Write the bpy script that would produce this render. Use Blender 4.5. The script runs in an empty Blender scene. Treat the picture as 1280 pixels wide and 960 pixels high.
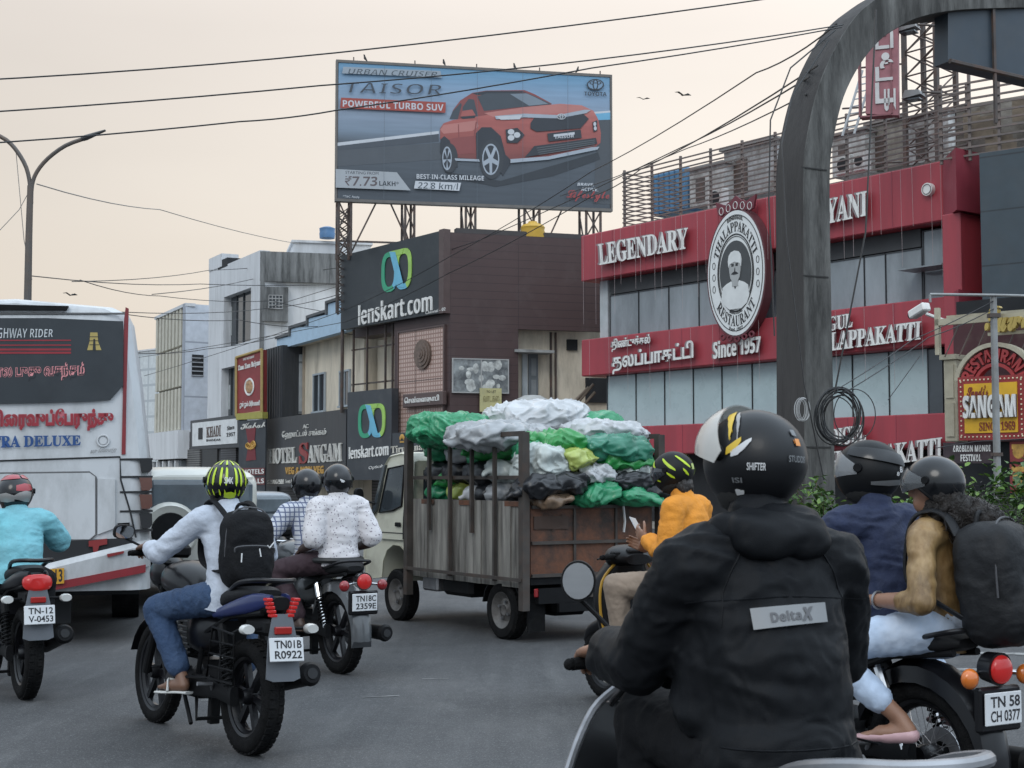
import bpy, bmesh, math, random
import numpy as np
from mathutils import Vector, Matrix, Euler, noise as mnoise
R = math.radians
sc = bpy.context.scene
COL = sc.collection
# ------------------------------------------------------------------ camera
F_PX, HCAM, PITCH = 1800.0, 1.5, math.atan(120/1800)
cam_d = bpy.data.cameras.new('camera'); cam = bpy.data.objects.new('camera', cam_d); COL.objects.link(cam)
cam.location = (0, 0, HCAM); cam.rotation_euler = (R(90)+PITCH, 0, 0)
cam_d.sensor_width = 36; cam_d.lens = 36*F_PX/1280; cam_d.clip_end = 6000; cam_d.clip_start = .05
cam_d.dof.use_dof = True; cam_d.dof.focus_distance = 14; cam_d.dof.aperture_fstop = 16
sc.camera = cam
# ------------------------------------------------------------------ world: dusty evening overcast
SUN_EL, SUN_AZ = R(38), R(205)      # azimuth clockwise from +Y
w = bpy.data.worlds.new('World'); sc.world = w; w.use_nodes = True
nt = w.node_tree; nt.nodes.clear()
out = nt.nodes.new('ShaderNodeOutputWorld'); bg = nt.nodes.new('ShaderNodeBackground'); bg.inputs[1].default_value = .1
sky = nt.nodes.new('ShaderNodeTexSky'); sky.sky_type = 'NISHITA'; sky.sun_disc = False
sky.sun_elevation = SUN_EL; sky.sun_rotation = SUN_AZ; sky.dust_density = 6; sky.air_density = 1.5
tc = nt.nodes.new('ShaderNodeTexCoord'); sp = nt.nodes.new('ShaderNodeSeparateXYZ')
nt.links.new(tc.outputs['Generated'], sp.inputs[0])
rp = nt.nodes.new('ShaderNodeValToRGB'); cr = rp.color_ramp
cr.elements[0].position = 0; cr.elements[0].color = (.83, .72, .61, 1)
cr.elements[1].position = 1; cr.elements[1].color = (1, .97, .93, 1)
for p_, c_ in ((.09, (.86, .77, .665, 1)), (.2, (.885, .81, .725, 1)), (.33, (.87, .80, .74, 1)), (.5, (1, .95, .90, 1))):
    e_ = cr.elements.new(p_); e_.color = c_
nt.links.new(sp.outputs[2], rp.inputs[0])
gain = nt.nodes.new('ShaderNodeMapRange'); gain.inputs[1].default_value = .3; gain.inputs[2].default_value = .75
gain.inputs[3].default_value = 10.2; gain.inputs[4].default_value = 19
nt.links.new(sp.outputs[2], gain.inputs[0])
# the cloud deck is brighter towards the right of the street (low sun behind dust)
lr = nt.nodes.new('ShaderNodeMapRange'); lr.inputs[1].default_value = -.45; lr.inputs[2].default_value = .45
lr.inputs[3].default_value = .86; lr.inputs[4].default_value = 1.30
nt.links.new(sp.outputs[0], lr.inputs[0])
nz = nt.nodes.new('ShaderNodeTexNoise'); nz.inputs['Scale'].default_value = 2.2; nz.inputs['Detail'].default_value = 4
mpn = nt.nodes.new('ShaderNodeMapping'); mpn.inputs['Scale'].default_value = (1, 1, 3.5)
nt.links.new(tc.outputs['Generated'], mpn.inputs[0]); nt.links.new(mpn.outputs[0], nz.inputs['Vector'])
nr = nt.nodes.new('ShaderNodeMapRange'); nr.inputs[1].default_value = .3; nr.inputs[2].default_value = .7
nr.inputs[3].default_value = .955; nr.inputs[4].default_value = 1.035
nt.links.new(nz.outputs[0], nr.inputs[0])
m1 = nt.nodes.new('ShaderNodeMath'); m1.operation = 'MULTIPLY'; nt.links.new(gain.outputs[0], m1.inputs[0]); nt.links.new(lr.outputs[0], m1.inputs[1])
m2 = nt.nodes.new('ShaderNodeMath'); m2.operation = 'MULTIPLY'; nt.links.new(m1.outputs[0], m2.inputs[0]); nt.links.new(nr.outputs[0], m2.inputs[1])
vm = nt.nodes.new('ShaderNodeVectorMath'); vm.operation = 'SCALE'
nt.links.new(rp.outputs[0], vm.inputs[0]); nt.links.new(m2.outputs[0], vm.inputs['Scale'])
# warm dusty glow low over the street ahead, cool blue grey cloud overhead and behind
def smooth(sock, a, b_):
    q = nt.nodes.new('ShaderNodeMapRange'); q.interpolation_type = 'SMOOTHSTEP'; q.inputs[1].default_value = a; q.inputs[2].default_value = b_; nt.links.new(sock, q.inputs[0]); return q.outputs[0]
wy = smooth(sp.outputs[1], .45, .85); wz = smooth(sp.outputs[2], .7, .42)
wf = nt.nodes.new('ShaderNodeMath'); wf.operation = 'MULTIPLY'; nt.links.new(wy, wf.inputs[0]); nt.links.new(wz, wf.inputs[1])
cool = nt.nodes.new('ShaderNodeVectorMath'); cool.operation = 'SCALE'; cool.inputs[0].default_value = (.80, .94, 1.09); nt.links.new(m2.outputs[0], cool.inputs['Scale'])
cw = nt.nodes.new('ShaderNodeMix'); cw.data_type = 'RGBA'; nt.links.new(wf.outputs[0], cw.inputs[0]); nt.links.new(cool.outputs[0], cw.inputs[6]); nt.links.new(vm.outputs[0], cw.inputs[7])
mx = nt.nodes.new('ShaderNodeMix'); mx.data_type = 'RGBA'; mx.inputs[0].default_value = .94
nt.links.new(sky.outputs[0], mx.inputs[6]); nt.links.new(cw.outputs[2], mx.inputs[7])
nt.links.new(mx.outputs[2], bg.inputs[0]); nt.links.new(bg.outputs[0], out.inputs[0])
sl = bpy.data.lights.new('sun', 'SUN'); sl.energy = .7; sl.angle = R(24); sl.color = (1, .97, .92)
so = bpy.data.objects.new('sun', sl); COL.objects.link(so)
sd = Vector((math.sin(SUN_AZ)*math.cos(SUN_EL), math.cos(SUN_AZ)*math.cos(SUN_EL), math.sin(SUN_EL)))
so.rotation_euler = sd.to_track_quat('Z', 'Y').to_euler(); so.location = (0, 0, 30)
sc.view_settings.view_transform = 'Standard'; sc.view_settings.look = 'None'
sc.view_settings.exposure = 0.0; sc.view_settings.gamma = 1; sc.view_settings.use_curve_mapping = False
sc.cycles.max_bounces = 6; sc.cycles.use_denoising = True; sc.cycles.transparent_max_bounces = 12
random.seed(7)

# ------------------------------------------------------------------ helpers
def lin(h):
    h = h.lstrip('#'); o = []
    for i in (0, 2, 4):
        c = int(h[i:i+2], 16)/255
        o.append(c/12.92 if c <= .04045 else ((c+.055)/1.055)**2.4)
    return tuple(o)
MC = {}
def mat(name, col, rough=.6, metal=0., var=.12, vs=2.5, bump=0., bs=40., dirt=None, ds=1.2, damt=.5, stretch=(1,1,1), emit=None, es=0., coat=0., alpha=1., trans=0., spec=None, bricks=None, ridged=0.):
    """principled material: base colour with noise variation, optional streaky dirt colour and bump"""
    if name in MC: return MC[name]
    if isinstance(col, str): col = lin(col)
    m = bpy.data.materials.new(name); m.use_nodes = True; MC[name] = m
    n = m.node_tree.nodes; L = m.node_tree.links; b = n['Principled BSDF']
    b.inputs['Roughness'].default_value = rough; b.inputs['Metallic'].default_value = metal
    if coat: b.inputs['Coat Weight'].default_value = coat; b.inputs['Coat Roughness'].default_value = .08
    if trans: b.inputs['Transmission Weight'].default_value = trans
    if alpha < 1: b.inputs['Alpha'].default_value = alpha
    if spec is not None: b.inputs['Specular IOR Level'].default_value = spec
    t = n.new('ShaderNodeTexCoord'); mp = n.new('ShaderNodeMapping'); mp.inputs['Scale'].default_value = stretch
    L.new(t.outputs['Object'], mp.inputs[0])
    cur = None
    def noise_(scale, det=5, ro=.6):
        q = n.new('ShaderNodeTexNoise'); q.inputs['Scale'].default_value = scale; q.inputs['Detail'].default_value = det; q.inputs['Roughness'].default_value = ro
        L.new(mp.outputs[0], q.inputs['Vector']); return q
    def ramp_(sock, a, b_):
        q = n.new('ShaderNodeMapRange'); q.inputs[1].default_value = a; q.inputs[2].default_value = b_; L.new(sock, q.inputs[0]); return q.outputs[0]
    mixn = n.new('ShaderNodeMix'); mixn.data_type = 'RGBA'
    mixn.inputs[6].default_value = tuple(max(0, c*(1-var)) for c in col)+(1,)
    mixn.inputs[7].default_value = tuple(min(1, c*(1+var)) for c in col)+(1,)
    L.new(ramp_(noise_(vs).outputs[0], .3, .7), mixn.inputs[0]); cur = mixn.outputs[2]
    if bricks:
        # bricks = (scale_w, scale_h, mortar colour)
        bt = n.new('ShaderNodeTexBrick'); bt.inputs['Scale'].default_value = 1
        bt.inputs['Brick Width'].default_value = bricks[0]; bt.inputs['Row Height'].default_value = bricks[1]; bt.inputs['Mortar Size'].default_value = bricks[3]
        bt.offset = bricks[4] if len(bricks) > 4 else 0
        mp2 = n.new('ShaderNodeMapping'); mp2.inputs['Rotation'].default_value = (R(-90), 0, 0); L.new(t.outputs['Object'], mp2.inputs[0])
        L.new(mp2.outputs[0], bt.inputs['Vector'])
        mb_ = n.new('ShaderNodeMix'); mb_.data_type = 'RGBA'; L.new(bt.outputs['Fac'], mb_.inputs[0]); L.new(cur, mb_.inputs[6])
        mb_.inputs[7].default_value = tuple(bricks[2])+(1,); cur = mb_.outputs[2]
    if dirt is not None:
        dc = lin(dirt) if isinstance(dirt, str) else dirt
        md = n.new('ShaderNodeMix'); md.data_type = 'RGBA'
        r1 = ramp_(noise_(ds, 8, .68).outputs[0], .62-.35*damt, .78-.2*damt)
        mu = n.new('ShaderNodeMath'); mu.operation = 'MULTIPLY'; mu.inputs[1].default_value = min(1, damt*1.3); L.new(r1, mu.inputs[0])
        L.new(mu.outputs[0], md.inputs[0]); L.new(cur, md.inputs[6]); md.inputs[7].default_value = tuple(dc)+(1,); cur = md.outputs[2]
    L.new(cur, b.inputs['Base Color'])
    if bump:
        bn = n.new('ShaderNodeBump'); bn.inputs['Strength'].default_value = bump; bn.inputs['Distance'].default_value = .02
        L.new(noise_(bs, 4).outputs[0], bn.inputs['Height']); L.new(bn.outputs[0], b.inputs['Normal'])
        if ridged:   # sharp creases
            rn = noise_(ridged, 3, .5); rn.noise_type = 'RIDGED_MULTIFRACTAL'; rn.normalize = False; rn.inputs['Distortion'].default_value = .6
            b2 = n.new('ShaderNodeBump'); b2.inputs['Strength'].default_value = .55; b2.inputs['Distance'].default_value = .012; L.new(rn.outputs[0], b2.inputs['Height']); L.new(bn.outputs[0], b2.inputs['Normal']); L.new(b2.outputs[0], b.inputs['Normal'])
    if rough > .12 and not metal:
        rr = n.new('ShaderNodeMapRange'); rr.inputs[3].default_value = max(0.02, rough*.85); rr.inputs[4].default_value = min(1, rough*1.15)
        L.new(noise_(vs*4).outputs[0], rr.inputs[0]); L.new(rr.outputs[0], b.inputs['Roughness'])
    if emit:
        b.inputs['Emission Color'].default_value = (lin(emit) if isinstance(emit, str) else emit)+(1,); b.inputs['Emission Strength'].default_value = es
    return m

def tag(o, label=None, cat=None, group=None, kind=None):
    if label: o['label'] = label
    if cat: o['category'] = cat
    if group: o['group'] = group
    if kind: o['kind'] = kind
    return o
def thing(name, label, cat, loc=(0, 0, 0), rz=0., group=None, rot=None):
    o = bpy.data.objects.new(name, None); COL.objects.link(o); o.empty_display_size = .2
    o.location = loc; o.rotation_euler = rot if rot else (0, 0, rz)
    return tag(o, label, cat, group)

class MB:
    def __init__(s): s.v = []; s.f = []; s.m = []; s.cur = 0
    def add(s, vs, fs, M=None):
        k = len(s.v)
        s.v += [tuple(M @ Vector(q)) for q in vs] if M is not None else [tuple(q) for q in vs]
        for f in fs: s.f.append(tuple(k+i for i in f)); s.m.append(s.cur)
        return s
    def box(s, x0, x1, y0, y1, z0, z1, bev=0, M=None):
        if x0 > x1: x0, x1 = x1, x0
        if y0 > y1: y0, y1 = y1, y0
        if z0 > z1: z0, z1 = z1, z0
        if not bev:
            vs = [(x, y, z) for x in (x0, x1) for y in (y0, y1) for z in (z0, z1)]
            return s.add(vs, [(0,1,3,2),(4,6,7,5),(0,4,5,1),(2,3,7,6),(0,2,6,4),(1,5,7,3)], M)
        bev = min(bev, (x1-x0)*.49, (y1-y0)*.49, (z1-z0)*.49)
        vs = []; ix = {}
        for i, x in enumerate((x0, x1)):
            for j, y in enumerate((y0, y1)):
                for k, z in enumerate((z0, z1)):
                    xi = x+(bev if i == 0 else -bev); yi = y+(bev if j == 0 else -bev); zi = z+(bev if k == 0 else -bev)
                    for a, q in enumerate(((x, yi, zi), (xi, y, zi), (xi, yi, z))): ix[i, j, k, a] = len(vs); vs.append(q)
        fs = []
        for i in (0, 1):
            fs.append([ix[i,j,k,0] for j,k in ((0,0),(1,0),(1,1),(0,1))]); fs.append([ix[j,i,k,1] for j,k in ((0,0),(1,0),(1,1),(0,1))]); fs.append([ix[j,k,i,2] for j,k in ((0,0),(1,0),(1,1),(0,1))])
        for i in (0, 1):
            for j in (0, 1):
                fs.append([ix[i,j,0,0], ix[i,j,1,0], ix[i,j,1,1], ix[i,j,0,1]])
                fs.append([ix[i,0,j,0], ix[i,1,j,0], ix[i,1,j,2], ix[i,0,j,2]])
                fs.append([ix[0,i,j,1], ix[1,i,j,1], ix[1,i,j,2], ix[0,i,j,2]])
                for k in (0, 1): fs.append([ix[i,j,k,0], ix[i,j,k,1], ix[i,j,k,2]])
        return s.add(vs, fs, M)
    def loft(s, rings, cap=True, closed=False, M=None):
        n = len(rings[0]); vs = [q for r in rings for q in r]; fs = []
        m = len(rings)
        for i in range(m if closed else m-1):
            a = i*n; b = ((i+1) % m)*n
            for j in range(n): fs.append((a+j, a+(j+1) % n, b+(j+1) % n, b+j))
        if cap and not closed: fs.append(tuple(range(n))[::-1]); fs.append(tuple((m-1)*n+j for j in range(n)))
        return s.add(vs, fs, M)
    def tube(s, pts, r, n=8, closed=False, cap=True, M=None, flat=1.):
        P = [Vector(p) for p in pts]; m = len(P); rs = r if isinstance(r, (list, tuple)) else [r]*m
        rings = []; up = None
        for i in range(m):
            a = P[i-1] if (i > 0 or closed) else P[0]; b = P[(i+1) % m] if (i < m-1 or closed) else P[-1]
            t = (b-a); t = t.normalized() if t.length > 1e-9 else Vector((0, 0, 1))
            if up is None: up = Vector((0, 0, 1)) if abs(t.z) < .9 else Vector((1, 0, 0))
            u = (up-t*up.dot(t)); u = u.normalized() if u.length > 1e-6 else t.orthogonal().normalized(); v = t.cross(u); up = u
            rings.append([tuple(P[i]+u*(math.cos(k*2*math.pi/n)*rs[i]*flat)+v*(math.sin(k*2*math.pi/n)*rs[i])) for k in range(n)])
        return s.loft(rings, cap, closed, M)
    def cyl(s, p0, p1, r0, r1=None, n=16, M=None): return s.tube([p0, p1], [r0, r0 if r1 is None else r1], n, M=M)
    def lathe(s, prof, o=(0, 0, 0), ax='x', n=32, M=None, close=False):
        """prof: (r, h) pairs; h measured along the axis"""
        rings = []
        for r, h in prof:
            ring = []
            for k in range(n):
                c, q = math.cos(k*2*math.pi/n)*r, math.sin(k*2*math.pi/n)*r
                p = (h, c, q) if ax == 'x' else (c, h, q) if ax == 'y' else (c, q, h)
                ring.append((p[0]+o[0], p[1]+o[1], p[2]+o[2]))
            rings.append(ring)
        return s.loft(rings, not close, close, M)
    def prism(s, poly, a0, a1, ax='y', M=None):
        """poly 2D: ax y -> (x,z); ax x -> (y,z); ax z -> (x,y)"""
        def w3(p, a): return (p[0], a, p[1]) if ax == 'y' else (a, p[0], p[1]) if ax == 'x' else (p[0], p[1], a)
        n = len(poly); vs = [w3(p, a0) for p in poly]+[w3(p, a1) for p in poly]
        fs = [tuple(range(n)), tuple(range(2*n-1, n-1, -1))]+[(i, (i+1) % n, n+(i+1) % n, n+i) for i in range(n)]
        return s.add(vs, fs, M)
    def sph(s, c, r, n=16, m=10, M=None, e=1.):
        if not isinstance(r, (tuple, list)): r = (r, r, r)
        g = lambda x: math.copysign(abs(x)**e, x)
        rings = []
        for i in range(1, m):
            t = math.pi*i/m-math.pi/2
            rings.append([(c[0]+r[0]*g(math.cos(t))*g(math.cos(k*2*math.pi/n)), c[1]+r[1]*g(math.cos(t))*g(math.sin(k*2*math.pi/n)), c[2]+r[2]*g(math.sin(t))) for k in range(n)])
        vs = [q for rr in rings for q in rr]; fs = []
        for i in range(m-2):
            for k in range(n): fs.append((i*n+k, i*n+(k+1) % n, (i+1)*n+(k+1) % n, (i+1)*n+k))
        vs += [(c[0], c[1], c[2]-r[2]), (c[0], c[1], c[2]+r[2])]; a = len(vs)-2
        for k in range(n): fs.append((a, (k+1) % n, k)); fs.append((a+1, (m-2)*n+k, (m-2)*n+(k+1) % n))
        return s.add(vs, fs, M)
    def hull(s, secs, n=20, e=2.4, sub=3, M=None):
        """smooth body along y: sections (y, half width, z0, z1[, cx])"""
        S = np.array([list(q)+[0.]*(5-len(q)) for q in secs], float); out = []
        for i in range(len(S)-1):
            p0 = S[max(i-1, 0)]; p1 = S[i]; p2 = S[i+1]; p3 = S[min(i+2, len(S)-1)]
            for k in range(sub):
                t = k/sub; q = .5*((2*p1)+(-p0+p2)*t+(2*p0-5*p1+4*p2-p3)*t*t+(-p0+3*p1-3*p2+p3)*t**3)
                q[1] = max(q[1], min(p1[1], p2[1])*.9); out.append(q)
        out.append(S[-1])
        rings = []
        for y, hw, z0, z1, cx in out:
            ring = []
            for k in range(n):
                a = k*2*math.pi/n; c, q = math.cos(a), math.sin(a)
                ring.append((cx+hw*math.copysign(abs(c)**(2/e), c), y, (z0+z1)/2+(z1-z0)/2*math.copysign(abs(q)**(2/e), q)))
            rings.append(ring)
        return s.loft(rings, True, False, M)
    def torus(s, c, Rr, r, ax='x', n=32, m=8, M=None, sx=1., sz=1.):
        pts = []
        for k in range(n):
            a = k*2*math.pi/n; p, q = math.cos(a)*Rr*sx, math.sin(a)*Rr*sz
            pts.append((c[0], c[1]+p, c[2]+q) if ax == 'x' else (c[0]+p, c[1], c[2]+q) if ax == 'y' else (c[0]+p, c[1]+q, c[2]))
        return s.tube(pts, r, m, closed=True, M=M)
    def build(s, name, mats, parent=None, smooth=35, label=None, recalc=True):
        me = bpy.data.meshes.new(name); me.from_pydata(s.v, [], s.f)
        if not isinstance(mats, (list, tuple)): mats = [mats]
        for m in mats: me.materials.append(m)
        me.polygons.foreach_set('material_index', s.m)
        if recalc:
            bm = bmesh.new(); bm.from_mesh(me); bmesh.ops.recalc_face_normals(bm, faces=bm.faces); bm.to_mesh(me); bm.free()
        if smooth:
            me.shade_smooth(); me.set_sharp_from_angle(angle=R(smooth))
        else: me.shade_flat()
        me.update()
        o = bpy.data.objects.new(name, me); COL.objects.link(o)
        if parent: o.parent = parent
        if label: o['label'] = label
        return o

TXC = {}
SERIF = lambda t: ''.join(chr(0x1D400+ord(c)-65) if 'A' <= c <= 'Z' else chr(0x1D41A+ord(c)-97) if 'a' <= c <= 'z' else chr(0x1D7CE+ord(c)-48) if '0' <= c <= '9' else c for c in t)
BOLDI = lambda t: ''.join(chr(0x1D63C+ord(c)-65) if 'A' <= c <= 'Z' else chr(0x1D656+ord(c)-97) if 'a' <= c <= 'z' else chr(0x1D7EC+ord(c)-48) if '0' <= c <= '9' else c for c in t)
BOLD = lambda t: ''.join(chr(0x1D5D4+ord(c)-65) if 'A' <= c <= 'Z' else chr(0x1D5EE+ord(c)-97) if 'a' <= c <= 'z' else chr(0x1D7EC+ord(c)-48) if '0' <= c <= '9' else c for c in t)
SCRIPT = lambda t: ''.join(chr(0x1D4D0+ord(c)-65) if 'A' <= c <= 'Z' else chr(0x1D4EA+ord(c)-97) if 'a' <= c <= 'z' else c for c in t)
def glyphs(body, off=0., shear=0., sp=1., res=3):
    """mesh of a text in the xy plane, normalised to bbox (0..1)x(0..1); returns verts, faces, aspect"""
    key = (body, off, shear, sp)
    if key in TXC: return TXC[key]
    cu = bpy.data.curves.new('text', 'FONT'); cu.body = body; cu.size = 1; cu.offset = off; cu.shear = shear; cu.space_character = sp; cu.resolution_u = res
    o = bpy.data.objects.new('text', cu); COL.objects.link(o)
    dg = bpy.context.evaluated_depsgraph_get(); me = bpy.data.meshes.new_from_object(o.evaluated_get(dg))
    v = np.array([q.co[:] for q in me.vertices]); fs = [tuple(p.vertices) for p in me.polygons]
    bpy.data.objects.remove(o); bpy.data.curves.remove(cu); bpy.data.meshes.remove(me)
    if len(v) == 0: v = np.zeros((1, 3)); fs = []
    lo = v.min(0); hi = v.max(0); sz = np.maximum(hi-lo, 1e-6)
    TXC[key] = ((v[:, :2]-lo[:2])/sz[:2], fs, sz[0]/sz[1]); return TXC[key]
def text(mb, body, x0, x1, z0, z1, y, th=0., off=0., shear=0., sp=1., fn=None, M=None, skew=0.):
    """letters fitted to the box, facing -y; th = thickness (towards -y); fn maps (u,v)->(x,z)"""
    v, fs, asp = glyphs(body, off, shear, sp)
    P = []
    for u, q in v:
        if fn: x, z = fn(u, q)
        else: x, z = x0+(x1-x0)*u, z0+(z1-z0)*q+skew*u
        P.append((x, z))
    n = len(P)
    if th:
        vs = [(x, y-th, z) for x, z in P]+[(x, y, z) for x, z in P]
        from collections import Counter
        ed = Counter(); dr = {}
        for f in fs:
            for i in range(len(f)):
                a, b = f[i], f[(i+1) % len(f)]; k = (min(a, b), max(a, b)); ed[k] += 1; dr[k] = (a, b)
        F2 = list(fs)+[(dr[k][0], dr[k][1], dr[k][1]+n, dr[k][0]+n) for k, c in ed.items() if c == 1]
        mb.add(vs, F2, M)
    else: mb.add([(x, y, z) for x, z in P], fs, M)
    return mb

# pixel <-> world ----------------------------------------------------------------
cp, spx = math.cos(PITCH), math.sin(PITCH)
def ray(px, py):
    u = (px-640)/F_PX; v = (480-py)/F_PX
    return Vector((u, cp-v*spx, spx+v*cp))
def pt(px, py, d):
    r = ray(px, py); return Vector((0, 0, HCAM))+r*(d/r.y)
def gx(px, d): return pt(px, 600, d).x
class Fac:
    """vertical plane through two (pixel column, depth) stations; local x runs along it, local y away from the camera"""
    def __init__(s, pl, dl, pr, dr):
        a = Vector((gx(pl, dl), dl)); b = Vector((gx(pr, dr), dr)); s.o = a; s.L = (b-a).length
        s.ang = math.atan2(b.y-a.y, b.x-a.x); s.u = (b-a).normalized(); s.n = Vector((-s.u.y, s.u.x))
    def loc(s): return (s.o.x, s.o.y, 0)
    def sz(s, px, py, off=0.):
        r = ray(px, py); n3 = s.n; t = (s.o.dot(n3)+off)/(r.x*n3.x+r.y*n3.y)
        p = r*t; return ((Vector((p.x, p.y))-s.o).dot(s.u), p.z+HCAM)
    def S(s, px, off=0.): return s.sz(px, 600, off)[0]
    def Z(s, px, py, off=0.): return s.sz(px, py, off)[1]
    def rect(s, px0, py0, px1, py1, off=0.):
        """pixel rectangle: (px0,py0) upper left, (px1,py1) lower right -> x0,x1,z0,z1"""
        a = s.sz(px0, py0, off); b = s.sz(px1, py1, off); return a[0], b[0], b[1], a[1]
    def poly(s, pts, off=0.): return [s.sz(x, y, off) for x, y in pts]
    def world(s, x, y, z): q = s.o+s.u*x+s.n*y; return Vector((q.x, q.y, z))

def unify(prims):
    mb = MB()
    for p in prims:
        k = p[0]
        if k == 'cap':
            _, a, b, r0, r1 = p[:5]; fl = p[5] if len(p) > 5 else 1.; ax = p[6] if len(p) > 6 else None
            a = Vector(a); b = Vector(b); d = b-a; L = d.length
            t = d.normalized() if L > 1e-6 else Vector((0, 0, 1))
            # u is the squashed direction (defaults to the one nearest the body's front, y)
            w_ = Vector(ax) if ax else Vector((0, 1, 0)); u = w_-t*w_.dot(t)
            if u.length < .05: u = Vector((0, 0, 1))-t*t.z
            if u.length < .05: u = Vector((1, 0, 0))
            u.normalize(); v = t.cross(u); rings = []
            for i in range(1, 5):
                q = i/5*math.pi/2; rings.append((a-t*(r0*math.cos(q)*min(1., fl*1.2)), r0*math.sin(q)))
            for i in range(0, 7): rings.append((a+d*(i/6), r0+(r1-r0)*i/6))
            for i in range(4, 0, -1):
                q = i/5*math.pi/2; rings.append((b+t*(r1*math.cos(q)*min(1., fl*1.2)), r1*math.sin(q)))
            n = 18
            mb.loft([[tuple(c+u*(rr*fl*math.cos(j*2*math.pi/n))+v*(rr*math.sin(j*2*math.pi/n))) for j in range(n)] for c, rr in rings])
        elif k == 'ell':
            M = Matrix.Translation(Vector(p[1]))
            if len(p) > 3 and p[3]: M = M @ Euler(p[3]).to_matrix().to_4x4()
            mb.sph((0, 0, 0), p[2], 24, 16, M, e=(p[4] if len(p) > 4 else 1.))
        elif k == 'hull': mb.hull(p[1], 20, p[2] if len(p) > 2 else 2.4)
    return mb
def organic(name, prims, m, parent=None, voxel=.015, smooth=6, disp=None, hands=None, hvox=.0042, label=None, cut=None):
    """one continuous surface grown round tapered limbs; disp(co, normal) -> metres"""
    def solid(pr, vx, sm):
        mb = unify(pr); o = mb.build('tmp', m, smooth=0, recalc=False)
        r = o.modifiers.new('r', 'REMESH'); r.mode = 'VOXEL'; r.voxel_size = vx
        if sm:
            q = o.modifiers.new('s', 'SMOOTH'); q.factor = .5; q.iterations = sm
        dg = bpy.context.evaluated_depsgraph_get(); me = bpy.data.meshes.new_from_object(o.evaluated_get(dg))
        bpy.data.meshes.remove(o.data); return me
    me = solid(prims, voxel, smooth)
    if disp:
        n = len(me.vertices); co = np.empty(n*3); no = np.empty(n*3)
        me.vertices.foreach_get('co', co); me.vertices.foreach_get('normal', no); co = co.reshape(-1, 3); no = no.reshape(-1, 3)
        dv = np.array([disp(c, q) for c, q in zip(co, no)]); co = co+no*dv[:, None]; me.vertices.foreach_set('co', co.ravel())
    if cut:
        bm = bmesh.new(); bm.from_mesh(me)
        for c_, n_ in cut: bmesh.ops.bisect_plane(bm, geom=bm.verts[:]+bm.edges[:]+bm.faces[:], plane_co=c_, plane_no=n_, clear_outer=True)
        bm.to_mesh(me); bm.free()
    if hands:
        h = solid(hands, hvox, 3); bm = bmesh.new(); bm.from_mesh(me); bm.from_mesh(h); bm.to_mesh(me); bm.free()
    me.name = name
    me.materials.clear()
    for mm in (m if isinstance(m, (list, tuple)) else [m]): me.materials.append(mm)
    me.shade_smooth(); me.update()
    o = bpy.data.objects.new(name, me); COL.objects.link(o)
    if parent: o.parent = parent
    if label: o['label'] = label
    return o
def fold(amp, sc_, seed=0., st=(1, 1, 1)):
    o = Vector((seed*3.1, seed*7.7, seed))
    def f(c, n):
        p = Vector((c[0]*st[0]*sc_, c[1]*st[1]*sc_, c[2]*st[2]*sc_))+o
        wv = mnoise.noise(p*.5)*1.6
        return amp*((1-abs(mnoise.noise(p+Vector((wv, wv, wv)))*2.2))*.7+mnoise.noise(p*2.3)*.35)
    return f
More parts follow.
